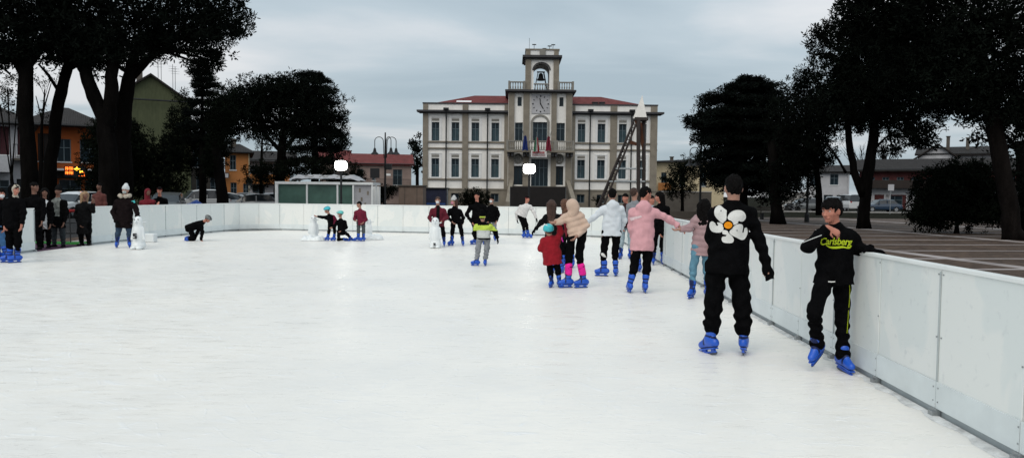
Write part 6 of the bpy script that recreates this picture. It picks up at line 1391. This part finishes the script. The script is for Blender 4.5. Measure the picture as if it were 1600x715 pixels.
# --- far group, centre
person('skater in a white jacket gliding with bent knees near the far board', 26.3,
    [(824,311,0),(823,319),(813,323),(829,322),(807,333,.05),(834,331),(808,343,.12),(838,341,-.05),(812,337),(818,337),(818,353,-.05),(823,352),(819,366),(825,367)],
    f=150, hf=140, s=.92, vox=.015, top=fab((.60,.58,.57)), bot=BLK, hair=('short','black'), toes=((.95,-.2,0),(.95,-.2,0)), kind='jacket', fat=1.25, hem=.02, hat=('headband', fab((.12,.015,.02))), skin=SKIN2, gloves=BLK)
def kid_jacket(c, x):
    h = ((c-np.array(x['pel']))@np.array(x['sp']))/x['s']; L = (x['sm']-x['pel']).dot(x['sp'])/x['s']; t = h/L
    m = np.zeros(len(c)); m[t < 1.02] = 1; m[t < .62] = 2; m[t < .02] = 0
    return m
def kid_arms(c, x): 
    m = kid_jacket(c, x); a = np.abs((c-np.array(x['pel']))@np.array(x['ac']))/x['s']; h = ((c-np.array(x['pel']))@np.array(x['sp']))/x['s']; m[a > .20] = 0; m[(a > .17) & (h > .22) & (h < .42)] = 1; return m
YEL = fab((.45,.58,.08)); LGR = fab((.50,.52,.51))
T, j, c = person('child in a black yellow and white jacket and grey trousers skating away from the camera', 15.9,
    [(754,338,0),(754,348),(745,352),(766,352),(741,364,.02),(774,362,.02),(744,373,.15),(777,372,.0),(749,372),(762,371),(747,388),(761,387),(745,405),(758,402)],
    f=15, hf=5, s=.72, vox=.011, top=([BLK, YEL, LGR], kid_arms), bot=fab((.21,.22,.235), .9, .3, 0), hair=('short','black'), toes=((-.95,.1,0),(.15,.95,-.1)), hat=('beanie', BLK), kind='jacket', fat=1.32, legfat=1.2, hem=.04, gloves=BLK, headr=1.15)
MB().obox(Vector((j['hd'].x, j['hd'].y-.085, j['hd'].z-.01))-c['root'], Vector((1,0,0)), Vector((0,1,0)), Vector((0,0,1)), .06, .012, .014).build('yellow_strap', YEL, T, bevel=.004)
person('tall person in black standing behind the child in the yellow and white jacket', 22.6,
    [(745,306,0),(745,316),(735,322),(757,322),(729,335),(764,335),(738,348,-.15),(756,348,-.15),(740,346),(752,346),(742,360),(754,360),(743,373),(756,373)],
    f=200, hf=195, s=.95, vox=.015, top=BLK, bot=BLK, hair=('short','black'), toes=((-.9,-.3,0),(.3,-.9,0)), kind='jacket', fat=1.15, skin=SKIN2, hem=.12)
person('person in a black jacket and white mask standing right of the tall person in black', 24.6,
    [(768,312,0),(768,320),(760,325),(776,325),(757,335),(779,335),(762,346,-.12),(776,345,-.1),(763,344),(773,344),(762,358),(773,358),(762,367),(773,367)],
    f=190, hf=200, s=.93, vox=.015, top=BLK, bot=fab((.25,.27,.28)), hair=('short','black'), toes=((-.2,-.9,0),(.2,-.9,0)), kind='jacket', mask=MASKW, fat=1.1)
person('person in a maroon and plaid open jacket pushing a white penguin skating aid', 21.6,
    [(684,313,0),(684,322),(675,328),(694,328),(671,340,-.05),(698,340,-.02),(675,347,-.25),(690,346,-.25),(680,348),(690,348),(684,366),(693,366),(684,379),(694,379)],
    f=185, hf=180, s=.95, vox=.014, top=([fab((.10,.012,.022)), BLK2], lambda c, x: ((np.abs((c-np.array(x['pel']))@np.array(x['ac'])) < .05) & (((c-np.array(x['pel']))@np.array(x['F'])) > 0)).astype(float)), bot=BLK, hair=('short','brown'), toes=((-.1,-1,0),(.1,-1,0)), kind='jacket', mask=MASKW, fat=1.15, hem=.12)
person('skater in black with a light grey knitted hat and pink scarf', 22.0,
    [(709,314,0),(710,323),(702,328),(719,329),(700,340,-.05),(724,340),(706,346,-.1),(722,350),(708,346),(718,346),(707,362),(721,361),(706,376),(723,375)],
    f=215, hf=225, s=.93, vox=.014, top=BLK, bot=BLK, hair=('bob','brown'), toes=((-.6,-.7,0),(.2,-.9,0)), kind='jacket', hat=('beanie', fab((.42,.42,.42))), mask=fab((.5,.2,.28)), fat=1.0, hem=.04)
# --- children by the far board
TQ = mat('turquoise_helmet', (.05,.42,.50), .35, .3, 9)
person('child in dark clothes and a turquoise helmet reaching left to a snow covered skating aid', 23.6,
    [(511,328,0),(514,335),(509,339),(521,338),(503,339,-.02),(526,346,0),(496,338,-.05),(522,352,-.1),(515,351),(522,351),(514,362),(523,361),(512,371),(522,371)],
    f=265, hf=265, s=.72, vox=.013, top=([BLK, fab((.12,.01,.03))], lambda c, x: (((c-np.array(x['pel']))@np.array(x['ac'])) > .11*x['s']).astype(float)), bot=BLK, hair=('short','brown'), toes=((-.95,-.2,0),(-.9,.2,0)), kind='jacket', hat=('helmet', TQ), fat=1.25, hem=.05, headr=1.15)
person('child in black with a turquoise helmet kneeling on the ice', 23.5,
    [(531,334,0),(532,342),(527,346),(539,346),(523,353,-.02),(541,355),(519,355,-.1),(534,360,-.1),(529,362),(537,362),(529,374,-.05),(543,366,-.05),(541,373,.1),(548,372,.15)],
    f=250, hf=240, s=.72, vox=.013, top=BLK, bot=BLK, hair=('short','brown'), toes=((.9,.1,-.2),(.9,.2,-.1)), kind='jacket', hat=('helmet', mat('pale_turquoise_helmet', (.12,.48,.46), .35, .3, 9), WHT), fat=1.3, hem=.14, mask=MASKW, lift=(-1,-1), headr=1.15)
person('child in a maroon jacket and grey trousers standing with the back to the far board', 23.6,
    [(561,319,0),(563,327),(556,331),(569,331),(554,342,-.02),(572,343),(555,344,-.15),(568,347,-.1),(560,348),(568,348),(560,361),(568,361),(560,371),(568,371)],
    f=250, hf=250, s=.80, vox=.013, top=fab((.13,.012,.030)), bot=fab((.07,.08,.085)), hair=('short','black'), toes=((-.95,-.2,0),(-.6,-.7,0)), kind='jacket', fat=1.2, hem=.08)
person('skater in black crouching with both hands on the ice and a dark striped helmet', 22.9,
    [(325,342,-.05),(319,346),(314,348,.1),(315,350,-.15),(309,362,.12),(316,362,-.12),(303,374,.12),(314,375,-.14),(296,355,.08),(298,356,-.08),(303,372,.10),(301,373,-.1),(291,371,.1),(293,373,-.1)],
    f=90, hf=90, s=.85, vox=.014, top=BLK, bot=BLK, hair=('short','black'), toes=((-.6,0,-.8),(-.6,0,-.8)), kind='coat', hat=('helmet', mat('grey_helmet', (.14,.15,.15), .35, .3, 9), BLK), fat=1.2, legfat=1.2, hem=.10, lift=(-1,-1), tilt=(.75,0,.75), hands=((.1,(.5,0,-.5),(0,0,-1),1),(.1,(.6,0,-.4),(0,0,-1),-1)), gloves=None, skin=SKIN2)
def dj(c, x):
    a = (c-np.array(x['pel']))@np.array(x['ac']); f_ = (c-np.array(x['pel']))@np.array(x['F']); return np.zeros(len(c))
T, j, c = person('man in a tall white knitted hat, pale face covering and bulky dark coat', 19.9,
    [(196,297,0),(195,309),(183,315),(208,315),(177,331,.02),(213,328,-.02),(182,346,-.15),(216,341,-.15),(186,350),(202,350),(184,366),(202,366),(183,380),(202,380)],
    f=180, hf=170, s=1.0, vox=.012, top=fab((.010,.007,.0075), .95, .3, 0), bot=DDENIM, hair=('short','brown'), toes=((.3,-.9,0),(.5,-.8,0)), kind='coat', hat=('beanie', fab((.55,.57,.58))), mask=fab((.33,.36,.35)), fat=1.28, hem=.10, skirt=.1, gloves=BLK2)
FUR = mat('cream_fur', (.45,.40,.33), .95, .2, 30, .8, 80); o_ = c['root']
def fur_collar(T, c, j, s=1.0, m=FUR):
    pr = []
    for i in range(9):
        a = PI*(.15+1.7*i/8); p = j['nk']+Vector((math.sin(a)*.13*s, math.cos(a)*.09*s*-1+.0, .015+.05*abs(math.sin(a))))
        pr.append(ell(p, np.eye(3), (.05*s,.05*s,.055*s), .03))
    blob('fur_collar', pr, .013, m, T, tuple(c['root']), .03, lambda a, b, d: .006*np.sin(a*110)*np.sin(b*100+d*120))
fur_collar(T, c, j)
decal('turquoise_patch', [[(199,307),(208,309),(213,315),(210,317),(200,311)]], fab((.08,.5,.5)), T, get(T, 'coat'), .01, 1, 19.9)
# --- left edge
T, j, c = person('skater in all black with a white furry hood walking at the left picture edge', 15.55,
    [(23,296,0),(21,308),(10,314),(33,314),(8,334,.02),(37,332,-.02),(8,351,-.1),(34,350,-.08),(14,352),(28,352),(15,380),(28,378),(16,402),(27,400)],
    f=150, hf=115, s=1.0, vox=.012, top=BLK, bot=BLK, hair=('short','black'), toes=((-.9,-.35,0),(-.5,-.8,0)), kind='coat', fat=1.12, legfat=1.05, hem=.06, hat=('hood', BLK, FUR), skin=SKIN2)
person('skater in light jeans and a white mask cut by the left picture edge', 16.3,
    [(2,302,0),(0,313),(-12,320),(11,320),(-15,338),(13,338),(-8,352,-.1),(8,354,-.1),(-6,355),(6,355),(-4,375),(5,378),(-3,398),(8,399)],
    f=160, hf=130, s=.97, vox=.013, top=BLK, bot=fab((.05,.13,.27)), hair=('bob','black'), toes=((-.3,-.9,0),(.85,-.4,0)), kind='jacket', mask=MASKW, fat=1.1, skin=SKIN2)
SB = dict(skates=False, footz=0.0)
person('dark clothed man with short hair standing at the left side of the gate opening', 19.0,
    [(54,292,0),(54,305),(42,312),(66,312),(39,332),(69,330),(46,350,-.1),(66,345,-.1),(48,352),(61,352),(49,372),(61,372),(49,392),(62,392)],
    f=200, hf=100, s=1.05, vox=.014, top=BLK, bot=BLK, hair=('short','black'), toes=((.2,-.9,0),(.3,-.9,0)), kind='coat', fat=1.1, hem=.15, skin=SKIN3, **SB)
def white_sleeve(c, x): a = (c-np.array(x['pel']))@np.array(x['ac']); return (a < .02).astype(float)
person('person in a white and black jacket beside the left edge of the gate opening', 19.6,
    [(70,300,0),(69,312),(60,318),(79,318),(60,333,-.05),(82,334),(66,350,-.1),(79,350,-.1),(64,352),(75,352),(64,370),(76,370),(65,388),(76,388)],
    f=190, hf=150, s=.95, vox=.014, top=([BLK, fab((.5,.52,.54))], lambda c, x: (np.abs((c-np.array(x['pel']))@np.array(x['ac'])-.02) < .11).astype(float)), bot=BLK, hair=('bob','black'), toes=((.2,-.9,0),(.3,-.9,0)), kind='jacket', fat=1.1, hem=.1, skin=SKIN3, **SB)
person('person in a black jacket with a grey chest print standing in the gate opening', 20.0,
    [(91,298,0),(90,310),(80,315),(101,315),(77,332),(104,331),(82,347,-.1),(100,347,-.1),(84,350),(97,350),(84,368),(98,368),(85,384),(99,384)],
    f=185, hf=170, s=.98, vox=.014, top=([BLK, fab((.16,.17,.16), .9, .6)], lambda c, x: ((np.abs((c-np.array(x['pel']))@np.array(x['ac'])) < .12) & (((c-np.array(x['pel']))@np.array(x['sp'])) > .22*x['s']) & (((c-np.array(x['pel']))@np.array(x['F'])) > 0)).astype(float)), bot=fab((.025,.03,.035)), hair=('short','black'), toes=((-.2,-.9,0),(.3,-.9,0)), kind='jacket', hat=('beanie', BLK2), fat=1.12, hem=.1, skin=SKIN3, **SB)
person('person with curly blond hair in a long black coat beside the gate opening', 20.6,
    [(133,305,0),(132,316),(122,321),(142,321),(118,337),(145,330,-.05),(125,350,-.1),(146,318,-.08),(126,350),(138,350),(127,368),(138,368),(128,384),(139,384)],
    f=150, hf=130, s=.94, vox=.014, top=BLK2, bot=BLK, hair=('curly','blond'), toes=((-.2,-.9,0),(.3,-.9,0)), kind='coat', fat=1.15, hem=.30, skirt=.1, skin=SKIN3, **SB)
person('person in a salmon coloured coat standing behind the board right of the gate', 25.5,
    [(155,291,0),(155,300),(147,305),(163,305),(145,318),(165,318),(149,330,-.1),(161,330,-.1),(150,330),(160,330),(150,345),(160,345),(150,358),(160,358)],
    f=180, hf=190, s=1.0, vox=.016, top=fab((.11,.04,.035)), bot=BLK, hair=('short','black'), toes=((-.2,-.9,0),(.3,-.9,0)), kind='coat', hem=.2, skin=SKIN3, **SB)
person('person in a red jacket with a dark hood standing behind the left board', 24.6,
    [(231,300,.2),(230,310,.2),(221,315,.2),(240,314,.2),(217,329,.2),(244,326,.2),(224,340,.05),(243,330,0),(224,340,.2),(236,340,.2),(224,355,.2),(236,355,.2),(224,368,.2),(236,368,.2)],
    f=165, hf=130, s=.98, vox=.015, top=fab((.14,.014,.022)), bot=BLK, hair=None, toes=((-.2,-.9,0),(.3,-.9,0)), kind='jacket', hem=.1, hat=('hood', fab((.14,.014,.022))), skin=SKIN3, **SB)
person('person in black leaning over the left board with one hand hanging over its top', 24.95,
    [(249,297,.0),(249,307,.1),(242,312,.2),(259,312,.2),(239,322,.1),(262,323,.35),(248,316,-.45),(256,333,.35),(244,338,.3),(256,338,.3),(244,353,.3),(256,353,.3),(244,366,.3),(256,366,.3)],
    f=185, hf=170, s=.98, vox=.014, top=BLK, bot=BLK, hair=('short','black'), toes=((-.2,-.9,0),(.3,-.9,0)), kind='jacket', hem=.1, hat=('headband', fab((.2,.03,.03))), skin=SKIN2, hands=((.9,(0,-.6,-.7),(0,.3,-.9),1),.5), **SB)
# ------------------------------------------------------------------ penguin skating aids
PW = mat('white_skating_aid', (.74,.77,.78), .35, .05, 3, spec=.4); PD = mat('worn_black_print', (.03,.03,.035), .6, .3, 9)
def penguin(label, px, py, rz, s=1.0, mark=None):
    g = G(px, py); t = thing('penguin_skating_aid', label, 'skating aid', (g.x, g.y, ICE), rz, 'white penguin skating aids'); I3 = np.eye(3)
    pr = [ell((0,0,.34*s), I3, (.15*s,.16*s,.38*s), .05), ell((0,-.01*s,.74*s), I3, (.108*s,.115*s,.135*s), .07), ell((0,.0,.10*s), I3, (.17*s,.19*s,.12*s), .06),
          cap((-.12*s,-.02*s,.56*s), (-.17*s,-.05*s,.26*s), .035*s, .022*s), cap((.12*s,-.02*s,.56*s), (.17*s,-.05*s,.26*s), .035*s, .022*s), ell((-.08*s,-.14*s,.035*s), I3, (.07*s,.11*s,.04*s), .02), ell((.08*s,-.14*s,.035*s), I3, (.07*s,.11*s,.04*s), .02)]
    blob('body', pr, .014, PW, t, (0,0,0), .03, None, [(Vector((0,0,.003)), Vector((0,0,-1)))])
    b = MB(); b.tube([(0,-.13*s,.73*s), (0,-.21*s,.715*s)], [.035*s,.008*s], 8); b.build('beak', PW, t, smooth=True)
    for q in (-1, 1):
        e = MB(); e.tube([(q*.05*s,-.122*s,.79*s), (q*.052*s,-.138*s,.792*s)], [.016*s,.008*s], 8); e.build('eye', PD, t)
        h = MB(); h.tube([(q*.09*s,.02*s,.70*s), (q*.15*s,.05*s,.72*s), (q*.155*s,.12*s,.72*s)], .016*s, 8); h.build('handle', PW, t, smooth=True)
    if mark:
        b = MB(); x0, z0, w_, h_ = mark; y = -.2*s
        b.box(x0-w_, x0+w_, y-.02, y, z0-h_, z0+h_) if False else None
        for k in range(3): b.box(x0-w_, x0+w_, y-.035+.0, y+.03, z0-h_+k*h_*.8, z0-h_*.65+k*h_*.8)
        b.box(x0-w_, x0-w_*.6, y-.034, y+.03, z0, z0+h_); b.box(x0+w_*.6, x0+w_, y-.034, y+.03, z0-h_, z0)
        b.build('printed_mark', PD, t)
    return t
penguin('white penguin skating aid with a small dark mark, beside the tall white hat man', 217, 389, 0, 1.0, (0,.36,.035,.07))
penguin('white penguin skating aid with a dark spot at its foot, before the maroon jacket', 680, 387, 0, 1.0, (0,.12,.03,.035))
penguin('white skating aid dusted with snow, touched by the child in the turquoise helmet', 490, 375, .2, .92)
penguin('white skating aid standing behind the child in the maroon jacket', 576, 373, -.3, .8)
b = thing('ice_block', 'low white block of snow on the ice near the tall white hat man', 'snow block', G(233, 378)); bb = MB(); bb.box(-.2,.2,-.13,.13,0,.26); bb.build('snow', PW, b, bevel=.03)
def snow_heap(label, px, py, w):
    g = G(px, py); t = props(bpy.data.objects.new('snow_heap', None), label, 'snow heap'); COL.objects.link(t); t.location = g; I3 = np.eye(3)
    pr = [ell((random.uniform(-w,w)*.7, random.uniform(-.12,.12), 0), I3, (random.uniform(.1,.2), random.uniform(.1,.18), random.uniform(.08,.2)), .05) for _ in range(9)]
    blob('snow', pr, .016, PW, t, (0,0,0), .04, lambda a, b, c: .008*np.sin(a*40)*np.sin(b*44+c*38), [(Vector((0,0,.0)), Vector((0,0,-1)))])
snow_heap('low heap of shaved snow round the skating aid left of the turquoise helmets', 490, 376, .42)
snow_heap('low heap of shaved snow right of the child in the maroon jacket', 583, 374, .3)
# ------------------------------------------------------------------ sky and sun
w = bpy.data.worlds.new('World'); SC.world = w; w.use_nodes = True; t = NT(w); bg = t.n['Background']
SUN_EL, SUN_AZ = math.radians(50), math.radians(205)      # direction the light comes from, clockwise from +Y
sky = t.new('ShaderNodeTexSky'); sky.sky_type = 'NISHITA'; sky.sun_disc = False; sky.sun_elevation = SUN_EL; sky.sun_rotation = SUN_AZ; sky.dust_density = 3.0
tc = t.new('ShaderNodeTexCoord'); sx = t.new('ShaderNodeSeparateXYZ'); t.lk(tc.outputs['Generated'], sx.inputs[0])
za = t.new('ShaderNodeMath', operation='MAXIMUM'); za.inputs[1].default_value = 0; t.lk(sx.outputs['Z'], za.inputs[0])
zb = t.new('ShaderNodeMath', operation='ADD'); zb.inputs[1].default_value = .10; t.lk(za.outputs[0], zb.inputs[0])
dx = t.new('ShaderNodeMath', operation='DIVIDE'); t.lk(sx.outputs['X'], dx.inputs[0]); t.lk(zb.outputs[0], dx.inputs[1])
dy = t.new('ShaderNodeMath', operation='DIVIDE'); t.lk(sx.outputs['Y'], dy.inputs[0]); t.lk(zb.outputs[0], dy.inputs[1])
cb = t.new('ShaderNodeCombineXYZ'); t.lk(dx.outputs[0], cb.inputs[0]); t.lk(dy.outputs[0], cb.inputs[1])
mp = t.new('ShaderNodeMapping'); mp.inputs['Scale'].default_value = (.55,1.0,1); mp.inputs['Location'].default_value = (3.1,.6,0); t.lk(cb.outputs[0], mp.inputs['Vector'])
n1 = t.new('ShaderNodeTexNoise', Scale=.75, Detail=7.0, Roughness=.5, Distortion=.35); t.lk(mp.outputs[0], n1.inputs['Vector'])
n2 = t.new('ShaderNodeTexNoise', Scale=.22, Detail=3.0, Roughness=.5); t.lk(mp.outputs[0], n2.inputs['Vector'])
av = t.new('ShaderNodeMath', operation='MULTIPLY_ADD'); av.inputs[1].default_value = .55; t.lk(n1.outputs['Fac'], av.inputs[0])
hv = t.new('ShaderNodeMath', operation='MULTIPLY'); hv.inputs[1].default_value = .45; t.lk(n2.outputs['Fac'], hv.inputs[0]); t.lk(hv.outputs[0], av.inputs[2])
rp = t.new('ShaderNodeValToRGB'); t.lk(av.outputs[0], rp.inputs[0]); e = rp.color_ramp.elements
e[0].position = .42; e[0].color = (.385,.470,.525,1); e[1].position = .585; e[1].color = (.72,.735,.75,1); m_ = rp.color_ramp.elements.new(.5); m_.color = (.475,.555,.605,1)
ex = t.new('ShaderNodeMath', operation='MULTIPLY_ADD'); ex.inputs[1].default_value = .72; ex.inputs[2].default_value = 1.0; t.lk(za.outputs[0], ex.inputs[0])
vs = t.new('ShaderNodeVectorMath', operation='SCALE'); t.lk(rp.outputs[0], vs.inputs[0]); t.lk(ex.outputs[0], vs.inputs['Scale'])
sk = t.new('ShaderNodeVectorMath', operation='SCALE'); sk.inputs['Scale'].default_value = 1.0; t.lk(sky.outputs[0], sk.inputs[0])
mx = t.new('ShaderNodeVectorMath', operation='SCALE'); mx.inputs['Scale'].default_value = 10.0; t.lk(vs.outputs[0], mx.inputs[0])    # clouds, at the sky texture's own brightness
mi = t.new('ShaderNodeMix', data_type='RGBA'); mi.inputs[0].default_value = .88; t.lk(sk.outputs[0], mi.inputs[6]); t.lk(mx.outputs[0], mi.inputs[7])
t.lk(mi.outputs[2], bg.inputs['Color']); bg.inputs['Strength'].default_value = .1
sl = bpy.data.lights.new('sun', 'SUN'); sl.energy = 1.5; sl.angle = math.radians(50); sl.color = (1, .92, .80)
so = bpy.data.objects.new('sun', sl); COL.objects.link(so); so.location = (0, -20, 40)
dirv = Vector((math.sin(SUN_AZ)*math.cos(SUN_EL), math.cos(SUN_AZ)*math.cos(SUN_EL), math.sin(SUN_EL))); so.rotation_euler = dirv.to_track_quat('Z', 'Y').to_euler()
v = SC.view_settings; v.view_transform = 'Standard'; v.look = 'None'; v.exposure = 0.03; v.gamma = 1.0; v.use_curve_mapping = False
SC.cycles.max_bounces = 6; SC.cycles.transparent_max_bounces = 4; SC.cycles.use_denoising = True
